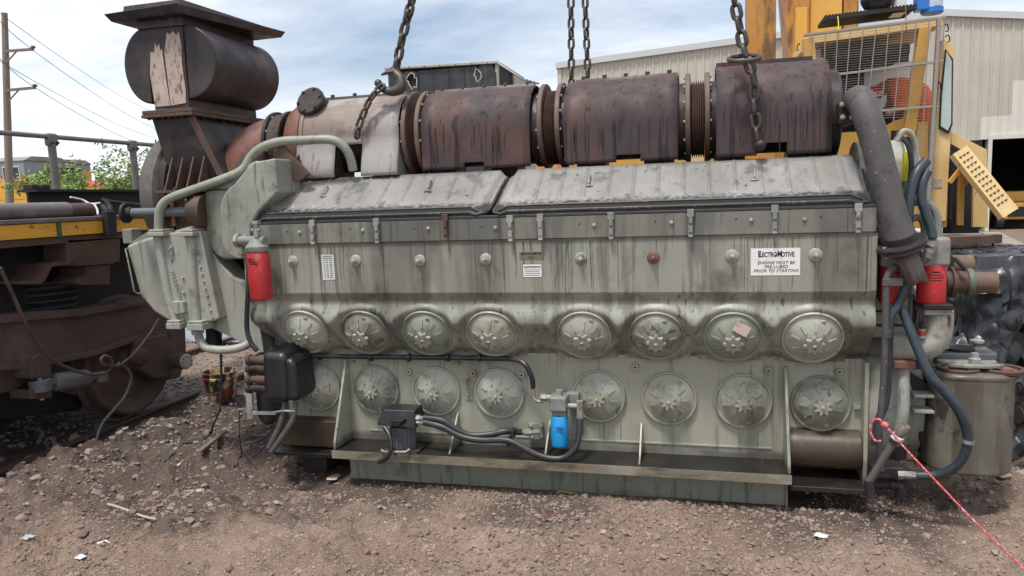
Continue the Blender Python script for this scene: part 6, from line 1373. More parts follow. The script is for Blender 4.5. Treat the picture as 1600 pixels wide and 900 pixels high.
# lower cab front, with a ragged top edge and a dark opening
zz0, zz1 = cp(1390, 345).z, cp(1400, 190).z
m = MB(); pts = poly_at([(1300, 345), (1300, 208), (1350, 205), (1372, 204), (1385, 196), (1400, 188), (1420, 182), (1432, 190), (1450, 190), (1450, 345)], CY)
m.prism(pts[::-1], lambda u, v, d: (u, d, v), CY + .05, CY); o = m.build('cab_front', 'crane_yellow', CR)
MB().box(cp(1391, 250).x, cp(1430, 250).x, CY - .012, CY - .002, cp(1400, 262).z, cp(1400, 204).z).build('front_opening', 'interior', o)
a, b = cp(1452, 355), cp(1484, 210); m = MB(); m.prism(poly_at([(1444, 350), (1478, 345), (1486, 208), (1492, 75), (1476, 60), (1470, 120), (1455, 240)], CY - .1), lambda u, v, d: (u, d, v), CY + .1, CY - .1); m.build('door_post', 'crane_pale', CR, bevel=.004)
m = MB(); m.prism(poly_at([(1478, 76), (1490, 92), (1489, 195), (1483, 209), (1468, 200), (1470, 150)], CY - .13), lambda u, v, d: (u, d, v), CY - .102, CY - .125); o = m.build('door_glass_seal', 'black', CR, bevel=.004)
m = MB(); m.prism(poly_at([(1479, 80), (1487, 95), (1486, 193), (1481, 204), (1470, 197), (1472, 150)], CY - .13), lambda u, v, d: (u, d, v), CY - .126, CY - .13); m.build('door_glass', 'pane_milky', o)
MB().box(cp(1458, 293, CY - .11).x, cp(1472, 293, CY - .11).x, CY - .106, CY - .101, cp(1465, 288).z - .03, cp(1465, 280).z).build('worn_plate', 'concrete', CR)
MB().box(cp(1405, 320).x, cp(1478, 320).x, CY - .05, CY + .3, cp(1440, 356).z, cp(1440, 308).z).build('cab_base', 'crane_yellow', CR, bevel=.008)
# steps: sloping perforated plate on struts
s0, s1 = at(1490, 232, CY - .3), at(1572, 336, CY - .3)
sm = MB(); 
qa = [at(1486, 243, CY - .4), at(1508, 229, CY - .1), at(1588, 327, CY - .1), at(1564, 342, CY - .4)]
nrm_ = (qa[1] - qa[0]).cross(qa[3] - qa[0]).normalized()
sm.hexa([q - nrm_ * .02 for q in qa] + [q + nrm_ * .02 for q in qa]); st_ = sm.build('step_plate', 'crane_pale', CR)
nf = nrm_ if nrm_.z > 0 else -nrm_
for i in range(11):
    for j in range(3):
        c = qa[0].lerp(qa[3], .08 + i * .075).lerp(qa[1].lerp(qa[2], .08 + i * .075), .22 + j * .25); e_ = (qa[1] - qa[0]).normalized(); l_ = (qa[3] - qa[0]).normalized()
        MB().hexa([c + e_ * (.025 * sx) + l_ * (.006 * sy) + nf * h for h in (.018, .028) for sx, sy in ((-1, -1), (1, -1), (1, 1), (-1, 1))]).build('tread_slot', 'rust_brown', st_)
m = MB(); m.prism(poly_at([(1486, 205), (1542, 234), (1544, 355), (1520, 355), (1521, 245), (1486, 225)], CY + .15), lambda u, v, d: (u, d, v), CY + .2, CY + .15); m.build('step_side', 'crane_pale', CR, bevel=.004)
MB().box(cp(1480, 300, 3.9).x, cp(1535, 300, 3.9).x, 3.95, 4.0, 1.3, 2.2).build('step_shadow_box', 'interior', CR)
qbar((1502, 268), (1500, 352), CY - .1, .05, .05, 'crane_yellow', 'step_strut'); qbar((1483, 286), (1501, 264), CY - .1, .04, .04, 'crane_yellow', 'step_strut'); qbar((1505, 290), (1514, 276), CY - .1, .04, .04, 'crane_yellow', 'step_strut')
# wire guard over the cab front
GY = CY - .2
g = qbar((1256, 55), (1478, 27), GY, .024, .024, 'grille', 'guard_rail', bevel=.003); qbar((1292, 119), (1474, 95), GY, .026, .02, 'grille', 'guard_rail', bevel=.003); qbar((1354, 175), (1466, 166), GY, .026, .02, 'grille', 'guard_rail', bevel=.003)
qbar((1467, 30), (1448, 345), GY, .045, .03, 'grille', 'guard_post', bevel=.003)
for k, (xt, xb) in enumerate(((1270, 1262), (1290, 1284), (1309, 1302), (1329, 1318), (1349, 1336), (1369, 1354), (1389, 1376), (1411, 1396), (1432, 1418), (1452, 1434), (1476, 1452))):
    yt = 55 - (xt - 1256) * 28 / 222; yb = 185 if xb < 1360 else 190
    if k >= 9: yb = 345
    a, b = at(xt, yt, GY - .012), at(xb, yb, GY - .012); MB().cyl(a, b, .0048, n=6).build('guard_bar', 'grille', CR)
m = MB()
for k in range(38):
    t = k / 37; y0_ = 58 + t * 132; y1_ = 31 + t * 150
    xl_ = 1254 - 6 * t; xr_ = 1477 - 14 * t
    m.cyl(at(xl_, y0_, GY), at(xr_, y1_, GY), .0016, n=4, caps=False)
for k in range(34):
    y_ = 186 + k * 4.4; m.cyl(at(1428, y_ + 1, GY), at(1464 - k * .5, y_, GY), .0016, n=4, caps=False)
o = m.build('guard_wires', 'grille', CR, flat=True); o['kind'] = 'stuff'
# things on the cab roof
gt = thing('floor_grating', (4.0, 3.6, 3.3), 'black serrated floor grating lying on the crane cab roof', 'grating')
g0, g1 = at(1288, 28, CY), at(1432, 10, CY)
for k in range(9):
    MB().bar(g0.lerp(g1, 0) + V((0, .05 * k, .0)), g1 + V((0, .05 * k, 0)), .008, .035).build('grating_bar', 'black', gt)
for k in range(26):
    p = g0.lerp(g1, (k + .5) / 26); MB().box(p.x - .006, p.x + .006, p.y - .005, p.y + .41, p.z + .012, p.z + .026).build('cross_bar', 'black', gt)
for px, c_ in ((1309, 'yellow_tag'), (1415, 'rust_orange')):
    MB().tube([at(px, 26 if px < 1400 else 8, CY - .03), at(px + 1, 35, CY - .08), at(px + 1, 48, GY - .02)], .005, n=5).build('tie_wire', c_, gt)
bag = MB(); c = at(1372, 6, CY + .1)
def bagf(u, v):
    th = u * 2 * math.pi; ph = v * math.pi; r = 1 + .18 * mnoise.noise(V((math.cos(th) * 2, math.sin(th) * 2, ph * 2)))
    return (c.x + .15 * r * math.sin(ph) ** .6 * math.cos(th), c.y + .14 * r * math.sin(ph) ** .6 * math.sin(th), c.z - .06 + .26 * (1 - math.cos(ph)) / 2)
bag.grid(bagf, 28, 14); tag(bag.build('black_bag', 'tarp', ang=60), 'crumpled black bag on the crane cab roof', 'bag')
p = at(1405, 12, CY + .15); tag(MB().box(p.x - .06, p.x + .05, CY + .1, CY + .3, p.z - .06, p.z + .3).build('white_carton', 'white', bevel=.01), 'plain white carton between the bag and the water jug on the crane roof', 'carton')
jg = thing('water_jug', tuple(at(1452, 22, CY + .1)), 'blue and clear water jug standing at the corner of the crane cab roof', 'jug')
p = at(1456, 22, CY + .1); MB().lathe([(0, 0), (.085, 0), (.095, .01), (.095, .05), (.088, .06)], loc=p, n=24).build('base', 'jug_blue', jg); MB().lathe([(.088, .06), (.09, .3), (.06, .36), (0, .36)], loc=p, n=24).build('body', 'jug_clear', jg)
MB().box(p.x - .15, p.x - .045, p.y - .09, p.y + .05, p.z + .03, p.z + .34).build('blue_carton', 'jug_blue', jg, bevel=.01)
for q0, q1 in (((1474, 40), (1482, 44)), ((1476, 58), (1484, 60)), ((1462, 132), (1470, 133)), ((1250, 70), (1245, 74))):
    a, b = at(*q0, GY), at(*q1, GY); MB().tube([a, a.lerp(b, .6) + V((0, -.02, .02)), b + V((0, 0, -.02)), a.lerp(b, .4) + V((0, 0, -.04))], .005, n=5).build('wire_tie', 'black', CR)

# operator, bent forward over the controls, seen through the guard
def skin_obj(name, pts, edges, rad, mt, parent, sub=2):
    me = bpy.data.meshes.new(name); c = sum((V(p) for p in pts), V()) / len(pts)
    me.from_pydata([V(p) - c for p in pts], edges, []); o = bpy.data.objects.new(name, me); reg(o, parent, MX.Translation(c))
    md = o.modifiers.new('skin', 'SKIN'); md.use_smooth_shade = True
    for i, r in enumerate(rad):
        o.data.skin_vertices[0].data[i].radius = (r, r) if not hasattr(r, '__len__') else r
    o.data.skin_vertices[0].data[0].use_root = True
    s = o.modifiers.new('sub', 'SUBSURF'); s.levels = sub; s.render_levels = sub
    me.materials.append(MATS[mt]); return o
PYD = 4.0
PN = thing('person', tuple(at(1445, 290, PYD)), 'person in an orange shirt and red cap bent forward inside the crane cab', 'person')
def pp_(x, y, dy=0): return at(x, y, PYD + dy)
body = [pp_(1446, 218), pp_(1440, 182), pp_(1426, 148), pp_(1402, 130), pp_(1388, 132), pp_(1376, 140), pp_(1367, 150, -.02),
        pp_(1403, 138, -.17), pp_(1410, 168, -.2), pp_(1384, 180, -.28), pp_(1400, 138, .17), pp_(1398, 166, .2), pp_(1372, 178, .1),
        pp_(1410, 228, -.1), pp_(1412, 290, -.1), pp_(1392, 296, -.1), pp_(1412, 228, .12), pp_(1414, 290, .12), pp_(1394, 296, .12)]
ed = [(0, 1), (1, 2), (2, 3), (3, 4), (4, 5), (5, 6), (3, 7), (7, 8), (8, 9), (3, 10), (10, 11), (11, 12), (0, 13), (13, 14), (14, 15), (0, 16), (16, 17), (17, 18)]
rd = [.13, .14, .15, .11, .055, .075, .08, .06, .047, .035, .06, .047, .035, .08, .05, .04, .08, .05, .04]
skin_obj('body', body, ed, rd, 'skin', PN)
skin_obj('shirt', [body[0] + V((0, 0, .04))] + body[1:4] + [body[4]] + [body[7], body[8], body[8].lerp(body[9], .4), body[10], body[11], body[11].lerp(body[12], .4)], [(0, 1), (1, 2), (2, 3), (3, 4), (3, 5), (5, 6), (6, 7), (3, 8), (8, 9), (9, 10)], [.165, .17, .185, .14, .08, .095, .085, .075, .095, .085, .075], 'shirt', PN)
skin_obj('trousers', [body[0], body[0] + V((0, 0, .06)), body[13], body[14], body[16], body[17]], [(0, 1), (0, 2), (2, 3), (0, 4), (4, 5)], [.15, .155, .105, .07, .105, .07], 'denim', PN)
cpo = MB(); hc = body[6] + (body[6] - body[5]).normalized() * .02; cax = (body[6] - body[4]).normalized() * .5 + V((-.2, 0, .75))
cpo.lathe([(.112, -.03), (.114, .0), (.105, .05), (.07, .09), (0, .105)], loc=hc, axis=cax, n=24); capm = cpo.build('cap', 'cap_red', PN)
MB().prism(arcp(0, 0, .1, .085, 200, 340, 8), lambda u, v, d: tuple(hc + V((v - .03, u, d - .03))), 0, .012).build('cap_peak', 'cap_red', capm)
tm = text_mesh('AZI', .06, 'white', bold=.002); place('cap_lettering', tm, capm, face_front(hc + V((.02, -.117, 0))))
for s in (-.03, .03): MB().ball(body[6] + V((-.07, s, -.02)), .011).build('eye', 'black', PN)
MB().ball(body[6] + V((-.088, -.0, -.035)), .018).build('nose', 'skin', PN)
seat = MB().box(body[0].x - .22, body[0].x + .2, PYD - .25, PYD + .25, 1.42, body[0].z - .13).build('seat', 'black', CR, bevel=.04)

# =================================================================== tarp-covered heap, kerb, blocks on the right
def heap_h(X, Y):
    h = np.zeros_like(X)
    for x0, x1, y0, y1, z in ((4.42, 5.5, 1.75, 2.9, 1.25), (5.3, 6.3, 1.9, 3.0, 1.12), (4.35, 4.9, 1.35, 1.9, .62), (4.9, 5.6, 1.30, 1.95, .74), (5.5, 6.2, 1.5, 2.2, .50), (4.6, 4.75, 1.2, 2.6, .84), (5.15, 5.3, 1.3, 2.4, .96)):
        f = np.clip(np.minimum(np.minimum(X - x0, x1 - X), np.minimum(Y - y0, y1 - Y)) / .05 + .5, 0, 1); h = np.maximum(h, z * f)
    return h
def drape():
    n = 124; sp = 2.7 / n; rs = np.random.RandomState(5)
    gx, gy = np.meshgrid(np.arange(n) * sp + 3.92, np.arange(n) * sp + .92, indexing='ij')
    P = np.stack([gx, gy, 1.40 + .05 * rs.rand(n, n)], -1)
    # slack: rest lengths longer than the spacing, so the sheet has to crumple
    sm = rs.rand(n // 6 + 2, n // 6 + 2); ii = np.arange(n) / 6.0; i0 = ii.astype(int); f = ii - i0
    low = (sm[i0][:, i0] * (1 - f)[:, None] + sm[i0 + 1][:, i0] * f[:, None]) * (1 - f)[None] + (sm[i0][:, i0 + 1] * (1 - f)[:, None] + sm[i0 + 1][:, i0 + 1] * f[:, None]) * f[None]
    P[..., 2] += .10 * low
    Q = P.copy(); rest = sp * 1.42; diag = rest * 1.414
    def con(a, b, L):
        d = b - a; l = np.linalg.norm(d, axis=-1, keepdims=True) + 1e-9; c = d * (.5 * (l - L) / l); a += c; b -= c
    for it in range(170):
        v = (P - Q) * .96; Q = P.copy(); P = P + v; P[..., 2] -= .0016
        for k in range(3):
            for o in (0, 1):
                m = (n - o) // 2 * 2
                a, b = P[o:o + m:2].copy(), P[o + 1:o + 1 + m:2].copy(); L = min(len(a), len(b)); con(a[:L], b[:L], rest); P[o:o + m:2][:L] = a[:L]; P[o + 1:o + 1 + m:2][:L] = b[:L]
                a, b = P[:, o:o + m:2].copy(), P[:, o + 1:o + 1 + m:2].copy(); L = min(a.shape[1], b.shape[1]); con(a[:, :L], b[:, :L], rest); P[:, o:o + m:2][:, :L] = a[:, :L]; P[:, o + 1:o + 1 + m:2][:, :L] = b[:, :L]
            a, b = P[:-2].copy(), P[2:].copy(); d = b - a; l = np.linalg.norm(d, axis=-1, keepdims=True); c = d * (.10 * np.minimum(0, l - rest * 1.55) / (l + 1e-9)); P[:-2] += c; P[2:] -= c
            a, b = P[:, :-2].copy(), P[:, 2:].copy(); d = b - a; l = np.linalg.norm(d, axis=-1, keepdims=True); c = d * (.10 * np.minimum(0, l - rest * 1.55) / (l + 1e-9)); P[:, :-2] += c; P[:, 2:] -= c
        H = np.maximum(heap_h(P[..., 0], P[..., 1]), .012) + .012
        hit = P[..., 2] < H; P[..., 2] = np.where(hit, np.minimum(H, P[..., 2] + .06), P[..., 2])
        P[..., :2] = np.where(hit[..., None], Q[..., :2] * .6 + P[..., :2] * .4, P[..., :2])
    return P, n
P_, n_ = drape()
du_ = np.zeros_like(P_); dv_ = np.zeros_like(P_); du_[1:-1] = P_[2:] - P_[:-2]; dv_[:, 1:-1] = P_[:, 2:] - P_[:, :-2]
nr_ = np.cross(du_, dv_); nr_ /= np.linalg.norm(nr_, axis=-1, keepdims=True) + 1e-9
for i in range(n_):
    for j in range(n_):
        p = V((i * .028, j * .028, P_[i, j, 2] * .8)); f = (.30 - abs(mnoise.noise(p * 1.7 + V((0, 3, 1))))) * .20 + (.30 - abs(mnoise.noise(p * 4.3 + V((7, 1, 4))))) * .15 + (.3 - abs(mnoise.noise(p * 8.9))) * .085
        P_[i, j] += nr_[i, j] * f * (.8 if P_[i, j, 2] < 1.16 else .25)
P_[..., 2] = np.maximum(P_[..., 2], .01)
m = MB(); m.add([tuple(p) for p in P_.reshape(-1, 3)], [(i * n_ + j, (i + 1) * n_ + j, (i + 1) * n_ + j + 1, i * n_ + j + 1) for i in range(n_ - 1) for j in range(n_ - 1)])
o = m.build('tarp_heap', 'tarp', ang=42); tag(o, 'heap of parts under a crumpled black plastic tarp, right of the engine', 'tarp')
for k, (x0, y0, x1, y1) in enumerate(((1455, 382, 1545, 392), (1470, 378, 1560, 386), (1440, 372, 1500, 380))):
    a, b = at(x0, y0, 2.3 + .16 * k), at(x1, y1, 2.42 + .16 * k); a.z = b.z = 1.345 - .004 * k; tag(MB().bar(a, b, .09, .07).build('steel_bar', 'rust_brown', bevel=.004), ('flat rusty bar lying across the back of the tarp heap', 'longest rusty bar lying behind the tarp heap', 'short rusty bar stacked highest behind the tarp heap')[k], 'bar', 'rusty bars behind the tarp heap')
kb = thing('kerb_wall', (10, 19, 0), 'low weathered concrete loading kerb running toward the warehouse doorway', 'kerb')
k0, k1 = atz(1534, 366, .2), atz(1640, 430, .2)
n = 5
for i in range(n):
    a, b = k0.lerp(k1, i / n + .002), k0.lerp(k1, (i + 1) / n - .002)
    MB().hexa([V((a.x, a.y, -.1)), V((b.x, b.y, -.1)), V((b.x + .5, b.y + .1, -.1)), V((a.x + .5, a.y + .1, -.1)), V((a.x, a.y, .26)), V((b.x, b.y, .26)), V((b.x + .5, b.y + .1, .26)), V((a.x + .5, a.y + .1, .26))]).build('kerb_block', 'kerb', kb, bevel=.03)
a, b = at(1410, 376, 9), at(1506, 358, 9); tag(MB().box(a.x, b.x, 9, 9.8, 0, b.z).build('concrete_block', 'concrete', bevel=.03), 'pale concrete block on the ground below the crane steps', 'block')
tb_ = thing('steel_bin', (5.4, 1.0, 0), 'dark steel bin at the right edge behind the strainer tank', 'bin')
a = at(1562, 585, 1.35); m = MB(); m.hexa([(a.x + .15, 1.3, .0), (a.x + 1.2, 1.3, .0), (a.x + 1.2, 2.0, 0), (a.x + .15, 2.0, 0), (a.x + .14, 1.25, .60), (a.x + 1.3, 1.25, .78), (a.x + 1.3, 2.0, .78), (a.x + .14, 2.0, .60)]); m.build('body', 'bogie_black', tb_, bevel=.02)
for py, r in ((608, .03), (648, .055)):
    p = at(1590, py, .8); MB().cyl((p.x, .8, p.z), (p.x + .6, .95, p.z), r, n=16).build('pipe', 'dark_iron', tb_); MB().cyl((p.x + .01, .8, p.z), (p.x + .05, .81, p.z), r * 1.5, n=16).build('pipe_flange', 'dark_iron', tb_)
# =================================================================== ground
def vnoise(x, y, seed):
    rs = np.random.RandomState(seed); T = rs.rand(256, 256).astype(np.float64)
    xi, yi = np.floor(x).astype(int), np.floor(y).astype(int); fx, fy = x - xi, y - yi
    fx, fy = fx * fx * fx * (fx * (fx * 6 - 15) + 10), fy * fy * fy * (fy * (fy * 6 - 15) + 10)
    a, b, c, d = T[xi % 256, yi % 256], T[(xi + 1) % 256, yi % 256], T[xi % 256, (yi + 1) % 256], T[(xi + 1) % 256, (yi + 1) % 256]
    return (a * (1 - fx) + b * fx) * (1 - fy) + (c * (1 - fx) + d * fx) * fy - .5
def fbm(x, y, seed, o=4, g=.55):
    s = 0; a = 1; f = 1
    for i in range(o): s = s + a * vnoise(x * f + 17.3 * i, y * f + 9.1 * i, seed + i); a *= g; f *= 2.03
    return s
def sst(a, b, x):
    t = np.clip((x - a) / (b - a), 0, 1); return t * t * (3 - 2 * t)
def ground_h(X, Y):
    X = np.asarray(X, float); Y = np.asarray(Y, float)
    near = sst(40, 8, np.hypot(X - 1, Y))
    h = .06 * fbm(X * .55, Y * .55, 11, 3)
    # ruts: long ridges left by tyres and dragging
    u = X * .35 + Y * 1.0 + .35 * fbm(X * .6, Y * .6, 5, 2); v = X * .9 - Y * .3
    h = h + .11 * fbm(v * .55, u * 2.2, 21, 4) * sst(3.2, .2, X) + .022 * fbm(v * .8, u * 3.5, 23, 3)
    h = h + .030 * fbm(X * 3.2, Y * 3.2, 31, 3)
    cl = fbm(X * 7, Y * 7, 41, 3); h = h + .034 * np.maximum(0, cl - .02) * 2 + .022 * np.abs(fbm(X * 11, Y * 11, 43, 3)) + .018 * fbm(X * 21, Y * 21, 47, 3) + .010 * np.abs(fbm(X * 42, Y * 42, 53, 2))
    # broken, pitted mud at the left
    L = sst(.2, -1.0, X) * sst(-1.6, -.9, Y) * sst(1.1, .4, Y)
    h = h + L * (.075 * np.abs(fbm(X * 3.0, Y * 3.0, 61, 4)) + .05 * np.maximum(0, fbm(X * 8, Y * 8, 67, 2)))
    for (cx, cy, r, d) in ((-1.25, .02, .22, .14), (-.95, -.12, .16, .09), (-.6, -.35, .2, .05)):
        q = np.hypot(X - cx, (Y - cy) * 1.3) / r; h = h - d * np.exp(-q * q * 1.4) + d * .45 * np.exp(-((q - 1.5) ** 2) * 3)
    # bank beside the track, bed under the bogie
    h = h + .10 * np.exp(-((X + 1.72) / .22) ** 2) * sst(2.2, 1.2, Y) * (1 + 1.2 * fbm(X * 4, Y * 4, 71, 3))
    h = h * near + (1 - near) * .04 * fbm(X * .08, Y * .08, 91, 3)
    bed = sst(-1.85, -2.05, X) * sst(-4.2, -3.9, X); h = h * (1 - bed) + bed * (.005 + .02 * fbm(X * 9, Y * 9, 77, 3))
    # settled flat where the engine and crane stand
    e = sst(-.25, .15, X) * sst(3.9, 3.2, X) * sst(-.02, .12, Y) * sst(1.9, 1.2, Y); h = h * (1 - e) + e * (-.006 + .008 * fbm(X * 20, Y * 20, 81, 2))
    lip = sst(.0, .3, X) * sst(3.2, 2.9, X) * np.exp(-((Y - .02) / .09) ** 2); h = h * (1 - .75 * lip) + lip * .010
    return h
def hz(x, y): return float(ground_h(x, y))
def seg(*parts):
    out = []
    for a, b, n in parts: out += list(np.linspace(a, b, n, endpoint=False))
    return np.array(out)
def geo(a, b, n): return list(np.sign(b) * np.geomspace(abs(a), abs(b), n))
gx = np.array(sorted(geo(-12, -900, 16)[1:] + list(seg((-12, -3.6, 50), (-3.6, 6.2, 640), (6.2, 14, 40))) + [14] + geo(14, 900, 16)[1:]))
gy = np.array(sorted(geo(-6, -60, 6)[1:] + list(seg((-6, -1.5, 30), (-1.5, 2.6, 270), (2.6, 8, 70), (8, 26, 40))) + [26] + geo(26, 1600, 18)[1:]))
GX, GY_ = np.meshgrid(gx, gy); GZ = ground_h(GX, GY_)
me = bpy.data.meshes.new('ground'); nxg, nyg = len(gx), len(gy)
vs = np.stack([GX, GY_, GZ], -1).reshape(-1, 3)
idx = np.arange(nxg * nyg).reshape(nyg, nxg); q = np.stack([idx[:-1, :-1], idx[:-1, 1:], idx[1:, 1:], idx[1:, :-1]], -1).reshape(-1, 4)
me.from_pydata(vs.tolist(), [], q.tolist()); me.polygons.foreach_set('use_smooth', [True] * len(me.polygons))
def ground_material():
    m = mat('dirt', (0.19, 0.132, 0.098), 0.88, layers=[
        ((0.275, 0.203, 0.158), 0.9, 0.45, 0.66, 0.75), ((0.15, 0.105, 0.082), 1.7, 0.48, 0.68, 0.75), ((0.38, 0.295, 0.24), 14, 0.56, 0.72, 0.5),
        ((0.10, 0.074, 0.062), 4.2, 0.56, 0.70, 0.6), ((0.46, 0.39, 0.33), 55, 0.60, 0.70, 0.5), ((0.40, 0.32, 0.26), 120, 0.54, 0.66, 0.6), ((0.09, 0.064, 0.05), 95, 0.54, 0.66, 0.6), ((0.11, 0.08, 0.066), 38, 0.58, 0.70, 0.55)],
        bump=[(9, 0.6, 0.03), (42, 0.9, 0.014), (150, 0.9, 0.005)], spec=0.3)
    nt = m.node_tree; N, L = nt.nodes, nt.links; b = N['Principled BSDF']
    # oil-soaked ground around the left end of the engine and under the bogie (a stain with its own ragged outline)
    geo_ = N.new('ShaderNodeNewGeometry')
    def blob(c, r):
        s = N.new('ShaderNodeVectorMath'); s.operation = 'DISTANCE'; L.new(geo_.outputs['Position'], s.inputs[0]); s.inputs[1].default_value = c
        d = N.new('ShaderNodeMath'); d.operation = 'DIVIDE'; L.new(s.outputs['Value'], d.inputs[0]); d.inputs[1].default_value = r; return d.outputs[0]
    cur = None
    for c, r in (((-1.3, .25, 0), 1.25), ((-1.1, 1.0, 0), 1.6), ((-2.9, .2, 0), 2.2), ((.2, .5, 0), 1.25), ((1.6, -.25, 0), .4), ((3.2, .4, 0), .9), ((-.6, -.6, 0), .5)):
        o = blob(c, r)
        if cur is None: cur = o
        else:
            mn = N.new('ShaderNodeMath'); mn.operation = 'MINIMUM'; L.new(cur, mn.inputs[0]); L.new(o, mn.inputs[1]); cur = mn.outputs[0]
    t = N.new('ShaderNodeTexNoise'); t.inputs['Scale'].default_value = 2.6; t.inputs['Detail'].default_value = 7; L.new(geo_.outputs['Position'], t.inputs['Vector'])
    ma = N.new('ShaderNodeMath'); ma.operation = 'MULTIPLY_ADD'; L.new(t.outputs['Fac'], ma.inputs[0]); ma.inputs[1].default_value = 1.3; L.new(cur, ma.inputs[2])
    mr = N.new('ShaderNodeMapRange'); L.new(ma.outputs[0], mr.inputs['Value']); mr.inputs['From Min'].default_value = 1.75; mr.inputs['From Max'].default_value = 1.25; mr.inputs['To Max'].default_value = .72
    src = b.inputs['Base Color'].links[0].from_socket
    mx = N.new('ShaderNodeMixRGB'); L.new(mr.outputs[0], mx.inputs[0]); L.new(src, mx.inputs[1]); mx.inputs[2].default_value = (0.034, 0.027, 0.024, 1); L.new(mx.outputs[0], b.inputs['Base Color'])
    r2_ = N.new('ShaderNodeMapRange'); L.new(mr.outputs[0], r2_.inputs['Value']); r2_.inputs['To Min'].default_value = .9; r2_.inputs['To Max'].default_value = .5; L.new(r2_.outputs[0], b.inputs['Roughness'])
    return m
me.materials.append(ground_material()); me.update()
go = bpy.data.objects.new('ground', me); reg(go, None, MX()); go['kind'] = 'structure'; go['label'] = 'churned brown dirt and gravel yard'

# puddle of standing water beyond the bogie
pc = atz(372, 522, .02)
m = MB(); m.prism([(pc.x + 1.5 * (1 + .3 * math.sin(3 * t)) * math.cos(t), pc.y + .9 * (1 + .25 * math.cos(2 * t)) * math.sin(t)) for t in np.linspace(0, 6.1, 26)], lambda u, v, d: (u, v, d), .03, .05)
mat('water', (0.10, 0.10, 0.10), 0.03, spec=0.9); o = m.build('puddle', 'water'); o['kind'] = 'structure'

# gravel: loose stones joined into one mass
def ico():
    t = (1 + 5 ** .5) / 2
    v = np.array([(-1, t, 0), (1, t, 0), (-1, -t, 0), (1, -t, 0), (0, -1, t), (0, 1, t), (0, -1, -t), (0, 1, -t), (t, 0, -1), (t, 0, 1), (-t, 0, -1), (-t, 0, 1)]); v /= np.linalg.norm(v[0])
    f = np.array([(0, 11, 5), (0, 5, 1), (0, 1, 7), (0, 7, 10), (0, 10, 11), (1, 5, 9), (5, 11, 4), (11, 10, 2), (10, 7, 6), (7, 1, 8), (3, 9, 4), (3, 4, 2), (3, 2, 6), (3, 6, 8), (3, 8, 9), (4, 9, 5), (2, 4, 11), (6, 2, 10), (8, 6, 7), (9, 8, 1)]); return v, f
def stones(name, mt, xs_, ys_, rs_, label, sink=.35, seed=1):
    rg = np.random.RandomState(seed); bv, bf = ico(); n = len(xs_)
    sc = rg.uniform(.6, 1.25, (n, 1, 3)) * np.array([1, 1, .72]); jit = 1 + rg.uniform(-.28, .28, (n, 12, 1))
    P = bv[None] * jit * sc * rs_[:, None, None]; a = rg.uniform(0, 6.28, n); ca, sa = np.cos(a)[:, None], np.sin(a)[:, None]
    x_ = P[..., 0] * ca - P[..., 1] * sa; y_ = P[..., 0] * sa + P[..., 1] * ca
    z = ground_h(xs_, ys_)
    Pw = np.stack([x_ + xs_[:, None], y_ + ys_[:, None], P[..., 2] + (z + rs_ * (.6 - sink * 1.2))[:, None]], -1).reshape(-1, 3)
    F = (bf[None] + (np.arange(n) * 12)[:, None, None]).reshape(-1, 3)
    me = bpy.data.meshes.new(name); me.from_pydata(Pw.tolist(), [], F.tolist()); me.materials.append(MATS[mt]); me.update()
    o = bpy.data.objects.new(name, me); reg(o, None, MX()); o['kind'] = 'stuff'; o['label'] = label; return o
rg = np.random.RandomState(3)
n = 11000
xs_ = rg.uniform(-1.6, 4.6, n); ys_ = -1.5 + 2.9 * rg.rand(n) ** 1.15
dens = fbm(xs_ * 1.1, ys_ * 1.1, 101, 3) + .25 * sst(.5, 3.5, xs_); keep = dens > rg.uniform(-.35, .35, n)
inside = (xs_ > .1) & (xs_ < 3.1) & (ys_ > .06) & (ys_ < 1.2); keep &= ~inside
xs_, ys_ = xs_[keep], ys_[keep]; r_ = .0035 + .009 * rg.rand(len(xs_)) ** 2.6 + .012 * (rg.rand(len(xs_)) > .985)
stones('gravel', 'stone', xs_, ys_, r_, 'loose gravel strewn over the brown dirt', seed=5)
n = 32000; xs_ = rg.uniform(-1.9, 5.0, n); ys_ = -1.45 + 2.6 * rg.rand(n) ** 1.3; dens = fbm(xs_ * 1.6, ys_ * 1.6, 131, 3); keep = (dens > rg.uniform(-.3, .4, n)) & ~((xs_ > .0) & (xs_ < 3.2) & (ys_ > .04))
xs_, ys_ = xs_[keep], ys_[keep]; stones('dirt_clods', 'clod', xs_, ys_, .005 + .015 * rg.rand(len(xs_)) ** 2.0, 'crumbled clods of brown dirt covering the ground', sink=.45, seed=15)
n = 520; xs_ = rg.uniform(-1.8, 4.8, n); ys_ = -1.4 + 1.5 * rg.rand(n); keep = (fbm(xs_ * 1.3, ys_ * 1.3, 151, 3) > rg.uniform(-.2, .4, n)) & ~((xs_ > .0) & (xs_ < 3.3) & (ys_ > -.03)); stones('mud_lumps', 'clod', xs_[keep], ys_[keep], .012 + .024 * rg.rand(keep.sum()) ** 1.5, 'larger lumps of dried mud in the dirt', sink=.55, seed=35)
n = 34000; xs_ = rg.uniform(-1.9, 5.0, n); ys_ = -1.45 + 2.0 * rg.rand(n) ** 1.2; keep = ~((xs_ > .0) & (xs_ < 3.2) & (ys_ > .04)); xs_, ys_ = xs_[keep], ys_[keep]; stones('grit', 'stone', xs_, ys_, .0022 + .0038 * rg.rand(len(xs_)) ** 1.6, 'fine grit over the brown dirt', sink=.4, seed=25)
n = 2600; xs_ = rg.uniform(3.4, 9, n); ys_ = rg.uniform(.3, 12, n); stones('far_gravel', 'stone', xs_, ys_, .012 + .03 * rg.rand(n) ** 3, 'scattered gravel on the open ground at the right', seed=6)
